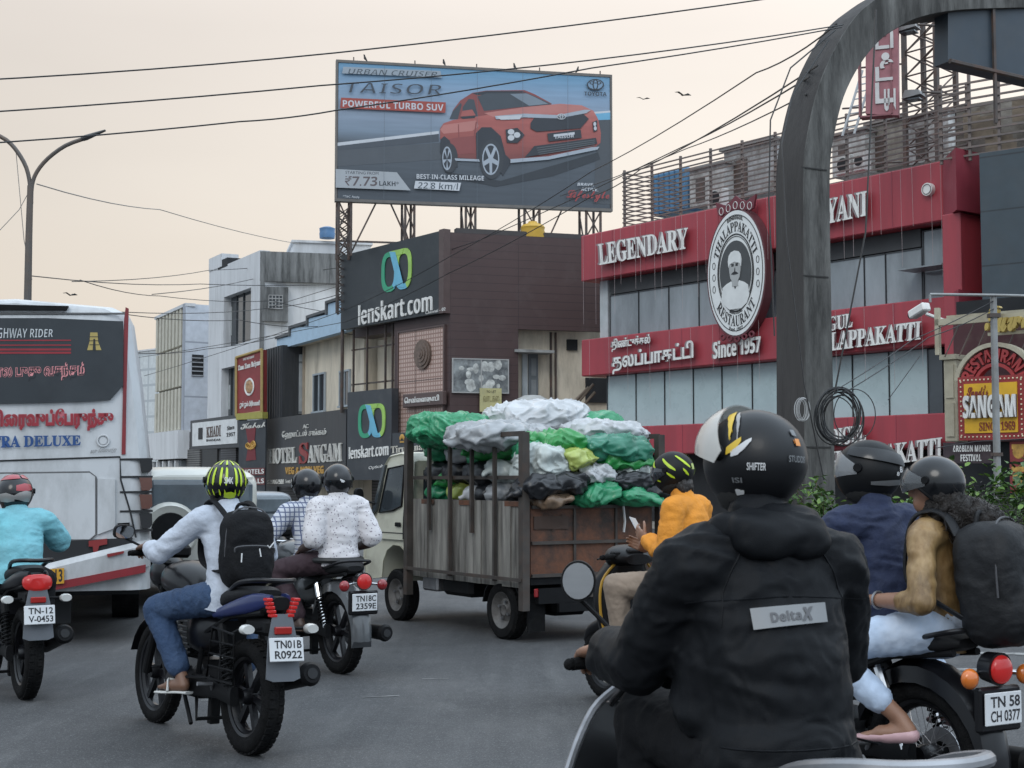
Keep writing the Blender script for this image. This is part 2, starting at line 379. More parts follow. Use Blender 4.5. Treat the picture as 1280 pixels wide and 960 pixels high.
# ================================================================== ground, road, kerbs
def sheet(name, poly, z, m, kind='structure'):
    mb = MB(); mb.add([(x, y, z) for x, y in poly], [tuple(range(len(poly)))]); o = mb.build(name, m, smooth=0); return tag(o, kind=kind)
sheet('ground', [(-3000, -300), (3000, -300), (3000, 5000), (-3000, 5000)], 0, mat('earth', (.16, .135, .11), .95, vs=.3, bump=.3, bs=3))
def asphalt():
    m = bpy.data.materials.new('asphalt'); m.use_nodes = True; n = m.node_tree.nodes; L = m.node_tree.links; b = n['Principled BSDF']
    t = n.new('ShaderNodeTexCoord')
    def nz_(scale, det, st=(1, 1, 1), rot=0):
        mp = n.new('ShaderNodeMapping'); mp.inputs['Scale'].default_value = st; mp.inputs['Rotation'].default_value = (0, 0, rot); L.new(t.outputs['Object'], mp.inputs[0])
        q = n.new('ShaderNodeTexNoise'); q.inputs['Scale'].default_value = scale; q.inputs['Detail'].default_value = det; q.inputs['Roughness'].default_value = .65; L.new(mp.outputs[0], q.inputs['Vector']); return q.outputs[0]
    def mr(s_, a, b_, c=0., d=1.):
        q = n.new('ShaderNodeMapRange'); q.inputs[1].default_value = a; q.inputs[2].default_value = b_; q.inputs[3].default_value = c; q.inputs[4].default_value = d; L.new(s_, q.inputs[0]); return q.outputs[0]
    def mixc(f, a, b_):
        q = n.new('ShaderNodeMix'); q.data_type = 'RGBA'; L.new(f, q.inputs[0])
        for i, c in ((6, a), (7, b_)):
            if isinstance(c, tuple): q.inputs[i].default_value = c+(1,)
            else: L.new(c, q.inputs[i])
        return q.outputs[2]
    base = mixc(mr(nz_(.22, 5), .35, .65), (.034, .035, .037), (.070, .071, .073))
    lanes = mixc(mr(nz_(1.1, 4, (2.2, .1, 1), R(-32)), .42, .68, 0, .85), base, (.025, .026, .028))       # worn, oily wheel tracks along the street
    dust = mixc(mr(nz_(2.6, 6, (1.4, .3, 1), R(-32)), .52, .76, 0, .5), lanes, (.115, .115, .114))
    grain = mixc(mr(nz_(95, 3), .54, .72, 0, .8), dust, (.19, .19, .192))
    dark = mixc(mr(nz_(70, 3), .58, .70, 0, .7), grain, (.018, .018, .02))
    v = n.new('ShaderNodeTexVoronoi'); v.feature = 'DISTANCE_TO_EDGE'; v.inputs['Scale'].default_value = .22
    wn = n.new('ShaderNodeTexNoise'); wn.inputs['Scale'].default_value = .8; wn.inputs['Detail'].default_value = 6; L.new(t.outputs['Object'], wn.inputs['Vector'])
    ad = n.new('ShaderNodeVectorMath'); ad.operation = 'ADD'; L.new(t.outputs['Object'], ad.inputs[0]); L.new(wn.outputs['Color'], ad.inputs[1]); L.new(ad.outputs[0], v.inputs['Vector'])
    crack = mixc(mr(v.outputs['Distance'], .0, .003, .18, 0), dark, (.02, .02, .022))
    L.new(crack, b.inputs['Base Color'])
    L.new(mr(nz_(.8, 4), .3, .7, .62, .88), b.inputs['Roughness'])
    bp = n.new('ShaderNodeBump'); bp.inputs['Strength'].default_value = .5; bp.inputs['Distance'].default_value = .006; L.new(nz_(140, 3), bp.inputs['Height']); L.new(bp.outputs[0], b.inputs['Normal'])
    return m
sheet('road', [(-400, -60), (60, -60), (60, 15.8), (40, 26), (13, 33), (3, 46.2), (-4.6, 52.5), (-13.5, 66), (-48, 112), (-150, 300), (-400, 300)], .004, asphalt())
paint = mat('road_paint', (.36, .36, .35), .75, var=.3, vs=8, dirt=(.08, .08, .08), ds=9, damt=.75)
def stripe(x, y, a, L, wd, name='road_marking'):
    c, s_ = math.cos(a), math.sin(a)
    q = [(x+c*u-s_*v, y+s_*u+c*v) for u, v in ((-L/2, -wd/2), (L/2, -wd/2), (L/2, wd/2), (-L/2, wd/2))]
    mb = MB(); mb.add([(a_, b_, .008) for a_, b_ in q], [(0, 1, 2, 3)]); o = mb.build('road_marking', paint, smooth=0); return tag(o, kind='structure')
for px, py, L, wd, a in ((283, 872, .3, .02, .2), (478, 868, .26, .018, .35), (545, 846, .2, .018, .05), (770, 745, .3, .02, .4), (1262, 836, 1.9, .14, -.15), (1240, 815, 2.4, .16, -.2)):
    d = 1.5*F_PX/(py-600)
    stripe(gx(px, d), d, a, L, wd)
# planted island on the right and the pavement strip before the shops: real kerb steps
conc = mat('kerb_concrete', (.30, .29, .27), .85, var=.2, vs=1.5, bump=.3, bs=20, dirt=(.07, .065, .06), ds=1.5, damt=.5)
mb = MB(); mb.prism([(3.4, 16.6), (4.3, 15.4), (22, 12.2), (22, 15.2), (6.2, 24), (3.6, 22.5)], 0, .16, 'z'); tag(mb.build('traffic_island', conc, smooth=0), kind='structure')
mb = MB(); mb.prism([(3.7, 16.8), (4.4, 15.7), (21.8, 12.5), (21.8, 15.0), (6.2, 23.6), (3.8, 22.2)], .164, .17, 'z'); tag(mb.build('island_soil', mat('soil', (.09, .07, .05), .95, bump=.5, bs=10), smooth=0), kind='structure')
A_ = [(60, 16.2), (40, 26.4), (13.2, 33.4), (3.2, 46.6), (-4.4, 52.9), (-13.2, 66.4), (-47, 112), (-40, 118), (30, 75), (70, 30)]
mb = MB(); mb.prism(A_, 0, .15, 'z'); tag(mb.build('pavement', mat('paving', (.24, .225, .2), .9, var=.2, vs=.8, bump=.3, bs=12, dirt=(.08, .07, .06)), smooth=0), kind='structure')
# ================================================================== palette
red_clad = mat('red_cladding', (.33, .041, .054), .5, var=.14, vs=.7, dirt=(.22, .040, .052), ds=.9, damt=.42, stretch=(2.5, 2.5, .35))
red_dark = mat('red_cladding_side', (.25, .038, .055), .5, var=.1)
cream = mat('cream_plaster', (.62, .55, .44), .9, var=.10, vs=.8, bump=.25, bs=14, dirt=(.20, .17, .13), ds=.9, damt=.42, stretch=(2, 2, .4))
wht = mat('white_plaster', (.56, .57, .585), .9, var=.08, vs=.6, bump=.2, bs=14, dirt=(.27, .27, .27), ds=.7, damt=.36, stretch=(2.5, 2.5, .35))
gry = mat('stained_concrete', (.26, .265, .265), .9, var=.2, vs=.8, bump=.3, bs=10, dirt=(.05, .052, .052), ds=.8, damt=.75, stretch=(2.4, 2.4, .3))
brown_c = mat('brown_cladding', (.060, .034, .032), .55, var=.12, vs=.6, dirt=(.10, .075, .07), ds=.8, damt=.3, bricks=(2.6, .30, (.035, .02, .02), .012))
signblk = mat('sign_black', (.030, .034, .040), .45, var=.2, vs=.8, dirt=(.075, .075, .075), ds=1.6, damt=.35)
sheetblk = mat('ribbed_dark_sheet', (.026, .029, .034), .5, var=.25, vs=1.2, dirt=(.06, .06, .06), ds=2, damt=.35, stretch=(6, 6, .4))
letter_w = mat('letter_white', (.72, .71, .68), .45, var=.06, vs=4, dirt=(.42, .38, .36), ds=3, damt=.35)
letter_side = mat('letter_return', (.24, .2, .2), .6)
steel = mat('dark_steel', (.062, .05, .045), .65, var=.3, vs=4, dirt=(.13, .06, .035), ds=3, damt=.45)
rail_m = mat('railing_steel', (.145, .12, .11), .6, var=.25, vs=3, dirt=(.17, .085, .05), ds=3, damt=.4)
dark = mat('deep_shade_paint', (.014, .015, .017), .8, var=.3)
glass_d = mat('window_glass_dark', (.035, .042, .048), .08, var=.3, vs=.7, spec=.6)
glass_f = mat('frosted_glass', (.40, .50, .51), .28, var=.1, vs=.5, dirt=(.29, .37, .38), ds=.6, damt=.4)
alu = mat('aluminium', (.42, .43, .44), .4, .7, var=.1)
def panel(F, parent, name, m, px, off0, off1, bev=0):
    mb = MB(); x0, x1, z0, z1 = F.rect(*px); mb.box(x0, x1, off0, off1, z0, z1, bev); return mb.build(name, m, parent, smooth=0)
def letters(F, parent, body, quad, m, off, th=.04, bold=0., sp=1., name='lettering', shear=0., side=None, label=None):
    """quad: pixel corners of the words tl, tr, br, bl on the facade"""
    P = [F.sz(x, y, off) for x, y in quad]
    def fn(u, v):
        t = [P[0][i]*(1-u)+P[1][i]*u for i in (0, 1)]; b = [P[3][i]*(1-u)+P[2][i]*u for i in (0, 1)]
        return (b[0]*(1-v)+t[0]*v, b[1]*(1-v)+t[1]*v)
    mb = MB(); text(mb, body, 0, 1, 0, 1, off, th, bold, shear, sp, fn); o = mb.build(name, m, parent, smooth=0, recalc=False)
    if label: o['label'] = label
    return o
def quad(x0, y0, x1, y1, h, h2=None, dx=0):
    """pixel quad: upper-left (x0,y0), upper-right (x1,y1), letter heights h (left) and h2 (right)"""
    h2 = h if h2 is None else h2
    return [(x0, y0), (x1, y1), (x1+dx, y1+h2), (x0+dx, y0+h)]

# ================================================================== A. red three-storey restaurant
FA = Fac(727, 49, 1186, 37.3)
X1 = FA.L
bA = thing('restaurant_building', 'three storey restaurant building with deep red bands, white letters and long glass storeys', 'building', FA.loc(), FA.ang)
# cream/white core set back behind the bands, and the floors
mb = MB(); mb.box(1.0, X1+6, 1.6, 14, 0, 9.7); mb.build('wall', mat('core_wall', (.30, .30, .30), .9, var=.15), bA, smooth=0)
def band(z0, z1, name='fascia_band'):
    mb = MB(); mb.box(0, X1, 0, 2.0, z0, z1, .03); o = mb.build(name, red_clad, bA, smooth=0)
    for k in range(1, 9): g = MB(); g.box(X1*k/9-.012, X1*k/9+.012, -.006, .02, z0+.02, z1-.02); g.build('panel_joint', red_dark, o, smooth=0)
    # angled return at the right-hand corner, its shade put into a darker red
    mb = MB(); mb.prism([(X1+.002, 0), (X1+1.12, -1.0), (X1+1.12, 2.0), (X1+.002, 2.0)], z0+.002, z1-.002, 'z'); mb.build('corner_return', red_dark, o, smooth=0)
    return o
ZB = [(8.28, 9.86), (5.02, 6.27), (2.32, 3.24)]
for z0, z1 in ZB: band(z0, z1)
mb = MB(); mb.box(X1+.45, X1+1.0, -.70, 1.0, 2.3, 8.27, .02); mb.build('corner_pillar', red_clad, bA, smooth=0)
# top storey glazing (recessed) and dark boxes painting the shade under the ceiling
def glazing(zlo, zhi, xs, m, name='window', frame=True, y=.55, fw=.015):
    for a, b_ in xs:
        mb = MB(); mb.box(a, b_, y, y+.03, zlo, zhi); o = mb.build(name, m, bA, smooth=0)
        if frame:
            fr = MB()
            for x in (a, b_): fr.box(x-fw, x+fw, y-.03, y+.05, zlo, zhi)
            fr.box(a+.031, b_-.031, y-.028, y+.05, zlo, zlo+.03); fr.box(a+.031, b_-.031, y-.028, y+.05, zhi-.03, zhi); fr.build('window_frame', mat('window_frame_dark', (.05, .055, .06), .5), o, smooth=0)
s = lambda px, off=.55: FA.S(px, off)
glassA = mat('restaurant_glass', (.21, .235, .25), .1, var=.35, vs=.45, dirt=(.34, .37, .39), ds=.35, damt=.5, stretch=(1.6, 1, .5))  # pale grey base puts the sky's reflection into the glass colour
mb = MB(); mb.box(s(762)-.4, s(762), .5, 1.6, 6.2, 8.35); mb.build('wall_end', mat('pale_reveal', (.42, .45, .46), .8), bA, smooth=0)
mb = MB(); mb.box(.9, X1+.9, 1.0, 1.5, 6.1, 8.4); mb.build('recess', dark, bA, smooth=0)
cuts = [s(764), s(800), s(838), s(876), s(915), s(950), s(990), s(1040), s(1085), s(1112), s(1158)]
glazing(6.27, 7.75, list(zip(cuts[:-1], cuts[1:])), glassA)
glazing(6.27, 8.2, [(s(1160), s(1207))], glassA)
mb = MB(); mb.box(.95, s(1158), .50, .9, 7.78, 8.27); mb.build('ceiling_shade', mat('shade_strip', (.05, .052, .055), .7), bA, smooth=0)
# tilted open window sash
a = FA.sz(1147, 330, -.1); b_ = FA.sz(1207, 312, -.1)
mb = MB(); mb.box(s(1150), s(1206), -.25, .5, 7.08, 7.12, M=None); mb.build('open_window_sash', mat('sash', (.20, .22, .23), .3), bA, smooth=0)
# frosted first storey glazing
cuts = [s(760), s(796), s(832), s(868), s(904), s(942), s(985), s(1035), s(1068), s(1114), s(1163)]
glazing(3.22, 5.03, list(zip(cuts[:-1], cuts[1:])), glass_f)
mb = MB(); mb.box(s(1165), s(1182), .5, .8, 3.2, 5.05); mb.build('dark_window', glass_d, bA, smooth=0)
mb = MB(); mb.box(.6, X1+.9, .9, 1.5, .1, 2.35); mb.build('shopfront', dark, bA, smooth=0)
# letters
LG = [('LEGENDARY', [(748, 305), (860, 284), (860, 311), (750, 332)], 0), ('BIRYANI', [(999, 256), (1084, 238), (1084, 270), (999, 288)], 0),
      ('DINDIGUL', [(996, 404), (1066, 391), (1066, 409), (996, 422)], 1), ('THALAPPAKATTI', [(1004, 420), (1152, 401), (1151, 424), (1004, 443)], 1),
      ('DINDIGUL', [(1014, 540), (1083, 530), (1083, 552), (1014, 562)], 1), ('THALAPPAKATTI', [(1028, 566), (1178, 546), (1178, 572), (1028, 592)], 1)]
for t_, q_, k in LG:
    letters(FA, bA, SERIF(t_), q_, letter_side, -.12, .10, .018)
    letters(FA, bA, SERIF(t_), q_, letter_w, -.225, .02, .008)
letters(FA, bA, BOLD('Since 1957'), [(892, 427), (951, 419), (951, 440), (892, 449)], letter_side, -.10, .08, .02)
letters(FA, bA, BOLD('Since 1957'), [(892, 427), (951, 419), (951, 440), (892, 449)], letter_w, -.185, .02, .008)
for t_, q_ in (('திண்டுக்கல்', [(765, 424), (813, 417), (813, 433), (765, 440)]), ('தலப்பாகட்டி', [(766, 441), (867, 425), (867, 455), (766, 468)])):
    letters(FA, bA, t_, q_, letter_side, -.10, .08, .035); letters(FA, bA, t_, q_, letter_w, -.185, .02, .02)
# round lamp badge
c = FA.sz(1161, 237, -.05)
mb = MB(); mb.cyl((c[0], -.14, c[1]), (c[0], 0, c[1]), .17, n=24); o = mb.build('round_badge', letter_w, bA)
mb = MB(); mb.torus((c[0], -.15, c[1]), .13, .012, 'y', 24, 6); mb.build('ring', letter_side, o)
# oval emblem sign: a thing fixed on the bands
cx, cz = FA.sz(920, 341, -.35); rx = 1.0; rz = 1.94
rx = (FA.sz(957, 341, -.35)[0]-FA.sz(883, 341, -.35)[0])/2
ov = thing('oval_sign', 'oval white emblem sign with a turbaned portrait and ring of lettering', 'sign', tuple(FA.world(cx, -.35, cz)), FA.ang)
def ell(rx, rz, n=56): return [(rx*math.cos(k*2*math.pi/n), rz*math.sin(k*2*math.pi/n)) for k in range(n)]
blk = mat('sign_ink', (.02, .02, .022), .6); maroon = mat('emblem_maroon', (.13, .02, .03), .5)
mb = MB(); mb.prism(ell(rx, rz), 0, .34, 'y'); mb.build('board', mat('emblem_edge', (.10, .03, .035), .5), ov)
mb = MB(); mb.prism(ell(rx*.955, rz*.97), -.015, -.002, 'y'); mb.build('white_field', mat('emblem_white', (.66, .67, .66), .5, var=.05), ov)
for q, wd in ((.90, .012), (.60, .02), (.565, .01)):
    mb = MB(); mb.tube([(x, -.022, z) for x, z in ell(rx*q, rz*q)], wd, 6, closed=True); mb.build('ring', blk, ov)
mb = MB(); mb.prism(ell(rx*.53, rz*.5), -.03, -.018, 'y'); mb.build('portrait_ground', mat('portrait_grey', (.055, .058, .06), .6), ov)
def arc_text(body, r0, r1, a0, a1, m, parent, flip=False, off=.01):
    """letters bent round the oval between angles a0..a1 (degrees), radii as a fraction of the oval"""
    def fn(u, v):
        a = R(a0+(a1-a0)*u); q = (r0+(r1-r0)*v) if not flip else (r1+(r0-r1)*v); return rx*q*math.cos(a), rz*q*math.sin(a)
    mb = MB(); text(mb, body, 0, 1, 0, 1, -.02, .008, off, fn=fn); return mb.build('lettering', m, parent, smooth=0, recalc=False)
arc_text(SERIF('THALAPPAKATTI'), .645, .80, 158, 22, blk, ov, off=-.004); arc_text(BOLD('DINDIGUL'), .83, .89, 108, 72, blk, ov)
arc_text(SERIF('RESTAURANT'), .66, .83, 218, 322, blk, ov, True, off=-.004); arc_text(BOLD('BIRIYANI'), .58, .64, 250, 290, blk, ov, True); arc_text('Estd. 1957', .85, .90, 255, 285, blk, ov, True)
for sg in (-1, 1):
    mb = MB()
    for k in range(3): mb.torus((sg*rx*.74, -.02, -.42+.36*k), .055, .010, 'y', 16, 5, sz=1.9)
    mb.build('scroll_ornament', blk, ov)
# bust of a turbaned man in relief
skin_p = mat('portrait_skin', (.36, .365, .36), .8, var=.08); cloth_p = mat('portrait_cloth', (.62, .63, .62), .8, var=.08)
def P_(poly, y0, y1, m, nm): mb = MB(); mb.prism([(x*rx, z*rx) for x, z in poly], y0, y1, 'y'); return mb.build(nm, m, ov, smooth=0)
P_([(-.47, -.60), (-.43, -.34), (-.30, -.26), (-.13, -.2), (0, -.42), (.13, -.2), (.30, -.26), (.43, -.34), (.47, -.60), (.38, -.78), (.2, -.9), (-.2, -.9), (-.38, -.78)], -.045, -.032, cloth_p, 'shirt')
P_([(-.185, .34), (-.195, .1), (-.155, -.12), (-.10, -.2), (-.10, -.34), (.10, -.34), (.10, -.2), (.155, -.12), (.195, .1), (.185, .34)], -.055, -.032, skin_p, 'face')
P_([(-.205, .14), (-.225, .30), (-.20, .43), (-.12, .52), (0, .55), (.12, .52), (.20, .43), (.225, .30), (.205, .14), (.17, .22), (0, .275), (-.17, .22)], -.065, -.032, cloth_p, 'turban')
for q in ([(-.11, .16), (-.03, .16), (-.03, .20), (-.11, .20)], [(.03, .16), (.11, .16), (.11, .20), (.03, .20)], [(-.13, -.03), (-.05, .02), (.05, .02), (.13, -.03), (.05, -.05), (-.05, -.05)], [(-.12, .21), (-.03, .20), (-.03, .225), (-.12, .235)], [(.12, .21), (.03, .20), (.03, .225), (.12, .235)], [(-.02, .0), (.025, .0), (.015, .13), (-.0, .13)]): P_(q, -.060, -.054, blk, 'face_line')
for sg, n_ in ((1, 5), (-1, 5)):
    mb = MB()      # crown of scrolls on top, scrolls at the foot
    for k in range(n_):
        x = (k-2)*rx*.24; z = sg*(rz+.03-abs(k-2)*.05)
        mb.torus((x, .03, z+sg*(.08 if sg > 0 else .02)), .10 if sg > 0 else .085, .035, 'y', 16, 6, sz=1.4 if sg > 0 else .9)
    if sg < 0: mb.build('foot_scrolls', maroon, ov); continue
    mb.prism([(-rx*.6, rz*.95), (rx*.6, rz*.95), (rx*.68, rz*1.16), (rx*.3, rz*1.07), (0, rz*1.2), (-rx*.3, rz*1.07), (-rx*.68, rz*1.16)], .0, .08, 'y')
    mb.build('crown_scrolls', maroon, ov)
mb = MB()
for k in range(5): mb.torus(((k-2)*rx*.24, -.005, rz+.10-abs(k-2)*.05), .085, .010, 'y', 16, 6, sz=1.3)
mb.build('crown_outline', letter_w, ov)
# roof railing
FR = Fac(773, 47.6, 1262, 34.6)
rl = thing('roof_railing', 'long rusty steel railing of horizontal bars along the roof edge of the red building', 'railing', tuple(FA.world(FA.S(773), .25, 9.8)), FA.ang)
Lr = FA.S(1190)-FA.S(773)+.5
for k in range(13):
    mb = MB(); z = .10+k*.152; mb.box(0, Lr, -.02, .02, z, z+.04); mb.box(.0, .04, .021, 2.6, z+.002, z+.038); mb.build('bar', rail_m, rl, smooth=0)
for k in range(11):
    x = min(Lr-.06, k*Lr/10); mb = MB(); mb.box(x, x+.07, .022, .09, 0, 2.05); mb.build('post', rail_m, rl, smooth=0)
# rooftop clutter behind the railing
def roofbox(name, label, cat, px, off, dep, m, group=None, bev=.02):
    x0, x1, z0, z1 = FA.rect(*px, off); z0 = max(9.72, z0)
    o = thing(name, label, cat, tuple(FA.world((x0+x1)/2, off, z0)), FA.ang, group)
    w2 = (x1-x0)/2; return o, w2, z1-z0, dep
o, w2, h, dp = roofbox('water_tank', 'blue rooftop water tank behind the railing of the red building', 'tank', (815, 218, 858, 262), 3.2, 1.2, None)
mb = MB(); mb.box(-w2, w2, 0, dp, 0, h, .08); mb.build('tank_body', mat('tarp_blue', (.06, .17, .30), .55, dirt=(.1, .13, .16), damt=.4, ds=2), o)
mb = MB()
for k in range(6): mb.box(-w2+.05+k*w2/3.2, -w2+.09+k*w2/3.2, -.03, -.002, .05, h-.05)
mb.build('rib', mat('tank_rib', (.045, .12, .22), .6), o, smooth=0)
for i, (px, m_, lb) in enumerate((((862, 214, 905, 250), (.40, .40, .39), 'pale roof shed left of the arch pillar behind the railing bars'), ((905, 190, 972, 236), (.30, .30, .30), 'grey corrugated roof hut touching the arch pillar behind the railing'), ((1040, 172, 1082, 214), (.42, .42, .41), 'white roof hut right of the arch pillar under the pink sign'), ((1086, 158, 1130, 206), (.25, .23, .20), 'brown roof cabin below the upright pink sign'), ((1135, 150, 1186, 196), (.46, .46, .45), 'white roof cabin at the right end of the railing'))):
    o, w2, h, dp = roofbox('roof_hut', lb, 'hut', px, 3.0+.5*(i % 2), 2.2, None, 'huts on the red building roof')
    mt = mat('hut_wall%d' % i, m_, .85, var=.2, dirt=(.09, .07, .05), damt=.6, ds=1.6)
    mb = MB(); mb.box(-w2, w2, 0, dp, 0, h); mb.build('wall', mt, o, smooth=0)
    mb = MB(); mb.box(-w2*.6, -w2*.1, -.04, -.002, .1, h*.75); mb.build('door', steel, o, smooth=0)
    mb = MB(); mb.box(-w2-.1, w2+.1, -.15, dp+.1, h+.002, h+.07); mb.build('roof', mat('roof_sheet', (.2, .19, .18), .6, dirt=(.15, .07, .04)), o, smooth=0)
for i, px in enumerate(((1044, 196, 1062, 216), (1066, 190, 1080, 212), (884, 238, 902, 258))):
    lb = ['air conditioning unit beside the arch pillar behind the roof railing', 'air conditioning unit below the left edge of the pink sign', 'air conditioning unit beside the blue tank', 'left air conditioning unit before the white roof cabin at the railing end', 'right air conditioning unit before the white roof cabin at the railing end'][i]
    o, w2, h, dp = roofbox('air_conditioner', lb, 'air conditioner', px, 1.5, .4, None, 'air conditioners on the red building roof')
    mb = MB(); mb.box(-w2, w2, 0, .35, 0, h, .02); mb.build('casing', mat('ac_white', (.5, .5, .48), .6, dirt=(.2, .17, .14), damt=.5), o)
    mb = MB(); r_ = min(w2, h/2)*.75; mb.cyl((0, -.012, h/2), (0, .01, h/2), r_, n=20); o2 = mb.build('fan_guard', dark, o)
# upright pink sign with its lattice mast and floodlights
FV = Fac(1082, 36.5, 1123, 36.2)
vs_ = thing('vertical_sign', 'upright faded pink sign with white letters on a steel mast above the roof', 'sign', FV.loc(), FV.ang)
pink = mat('faded_pink', (.30, .115, .13), .6, dirt=(.15, .06, .07), damt=.45, ds=2)
def vq(pts): return FV.poly(pts)
mb = MB(); mb.prism(vq([(1082, 52), (1084, 10), (1122, -4), (1123, 144), (1082, 142)]), 0, .3, 'y'); mb.build('board', pink, vs_, smooth=0)
mb = MB()
x0, x1 = FV.S(1082), FV.S(1123)
for x in (x0, x1): mb.box(x-.02, x+.02, -.03, .32, FV.Z(1100, 143), FV.Z(1100, 12))
mb.box(x0+.021, x1-.021, -.03, .32, FV.Z(1100, 145), FV.Z(1100, 143)); mb.build('frame', mat('pink_edge', (.2, .07, .08), .6), vs_, smooth=0)
for t_, y0, y1 in (('கீ', 8, 30), ('டி', 34, 60), ('டீ', 76, 100), ('ட', 104, 128), ('ய', 112, 138)):
    x_ = (1097, 1118) if t_ != 'ய' else (1108, 1121)
    a_ = FV.rect(x_[0]-3, y0, x_[1]-1, y1); mb = MB(); text(mb, t_, a_[0], a_[1], a_[2], a_[3], -.005, .03, .03); mb.build('lettering', mat('letter_dull', (.52, .50, .49), .6), vs_, smooth=0, recalc=False)
c = FV.sz(1107, 71); mb = MB(); mb.cyl((c[0], -.05, c[1]), (c[0], 0, c[1]), .1, n=20); mb.build('round_mark', mat('letter_dull', 0), vs_)
ms = thing('lattice_mast', 'tall dark steel lattice mast standing behind the pink roof sign', 'mast', tuple(FA.world(FA.S(1160, 2.5), 2.5, 9.7)), FA.ang)
mb = MB(); W_ = .55
for sx in (-W_, W_):
    for sy in (0, .9): mb.box(sx-.06, sx+.06, sy-.06, sy+.06, 0, 6.4)
for k in range(9):
    z = k*.7
    for y in (0, .9): mb.tube([(-W_, y, z), (W_, y, z+.7)], .025, 4); mb.tube([(W_, y, z), (-W_, y, z+.7)], .025, 4); mb.tube([(-W_, y, z+.7), (W_, y, z+.7)], .025, 4)
    for x in (-W_, W_): mb.tube([(x, 0, z), (x, .9, z+.7)], .025, 4)
mb.build('lattice', steel, ms, smooth=0)
mb = MB()
for z in (.15, 1.0, 2.7, 3.9): mb.tube([(-2.6, -.3, z+.25), (-W_, 0, z)], .03, 5)
mb.tube([(-2.4, -.9, .1), (0, -.3, -.1), (.2, 0, 1.0)], .05, 5); mb.tube([(-2.4, -.9, .45), (-.5, -.4, -.3)], .05, 5); mb.build('brace', steel, ms, smooth=0)
for i, (px, py, lb) in enumerate(((1136, 36, 'upper grey floodlight on an arm beside the pink roof sign'), (1142, 120, 'lower grey floodlight on an arm beside the pink roof sign'))):
    p = pt(px, py, 36.4); o = thing('floodlight', lb, 'floodlight', tuple(p), FA.ang+.3, 'floodlights on the roof mast')
    mb = MB(); mb.prism([(-.25, -.08), (.25, -.02), (.2, .1), (-.16, .14)], -.2, .2, 'y'); mb.build('housing', mat('flood_grey', (.2, .2, .2), .5), o)
    mb = MB(); mb.box(-.2, .2, -.16, .16, -.12, -.084); mb.build('lens', glass_d, o, smooth=0); mb = MB(); mb.tube([(.1, .0, .1), (.6, .3, .05)], .03, 6); mb.build('arm', steel, o)
# slanted ladder behind the pillar, white sheet
p0, p1 = pt(1053, 170, 38.5), pt(1078, 88, 38.5)
o = thing('ladder', 'pale slanted metal ladder leaning between the arch and the pink sign', 'ladder', tuple(p0), 0); d_ = p1-p0
mb = MB(); off = Vector((.32, 0, .06))
mb.tube([(0, 0, 0), tuple(d_)], .035, 6); mb.tube([tuple(off), tuple(d_+off)], .035, 6); mb.build('rail', mat('ladder_pale', (.42, .44, .45), .5), o)
mb = MB()
for k in range(1, 9): q = d_*(k/9); mb.tube([tuple(q), tuple(q+off)], .02, 5)
mb.build('rung', mat('ladder_pale', 0), o)
# ================================================================== H. dark grey panelled block at the right end and cluttered scaffold
FG = Fac(1230, 35.2, 1420, 33.0)
bG = thing('panelled_block', 'blue grey panelled wall block beside the right end of the red building', 'building', FG.loc(), FG.ang)
gp = mat('blue_grey_panel', (.040, .056, .068), .5, var=.1, dirt=(.055, .062, .068), damt=.4, bricks=(3.2, 1.35, (.02, .025, .03), .02))
mb = MB(); mb.box(.05, FG.L, .02, 9, 0, FG.Z(1250, 188)); mb.build('wall', gp, bG, smooth=0)
sf = thing('scaffold_rack', 'cluttered rusty rack of bars and boards above the blue grey block', 'rack', tuple(FG.world(0, .6, FG.Z(1250, 188))), FG.ang)
mb = MB(); zt = FG.Z(1250, 84)-FG.Z(1250, 188)
for k in range(10): mb.box(-1.2, FG.L, -.02, .02, zt*k/10+.1, zt*k/10+.15)
for k in range(10): x = -1.2+k*.75; mb.box(x, x+.07, .022, .09, 0, zt+.15*(k % 3))
mb.build('bars', rail_m, sf, smooth=0)
rg = random.Random(4)
for k in range(16):
    mb = MB(); x = -1.0+rg.random()*5; z = rg.random()*zt*.7; mb.box(x, x+.3+.5*rg.random(), .3+.02*k, .31+.02*k, z, z+.25+.4*rg.random()); mb.build('board', mat('weathered_board', (.25, .20, .15), .9, var=.4, vs=1.5, dirt=(.1, .08, .06)), sf, smooth=0)
mb = MB(); mb.box(-1.2, FG.L, 1.2, 3.4, 0, zt*.85); mb.build('back_wall', mat('grimy_wall', (.30, .28, .25), .9, var=.3, dirt=(.1, .08, .06), damt=.7), sf, smooth=0)
# ================================================================== B. brown clad shop with loop logo
FB = Fac(433, 58, 562, 52); FS = Fac(562, 52, 752, 53.7)
bB = thing('clad_shop_building', 'dark brown clad corner shop building with a tiled strip below a big black sign', 'building', FB.loc(), FB.ang)
Zt = FB.Z(560, 291); a = FS.ang-FB.ang
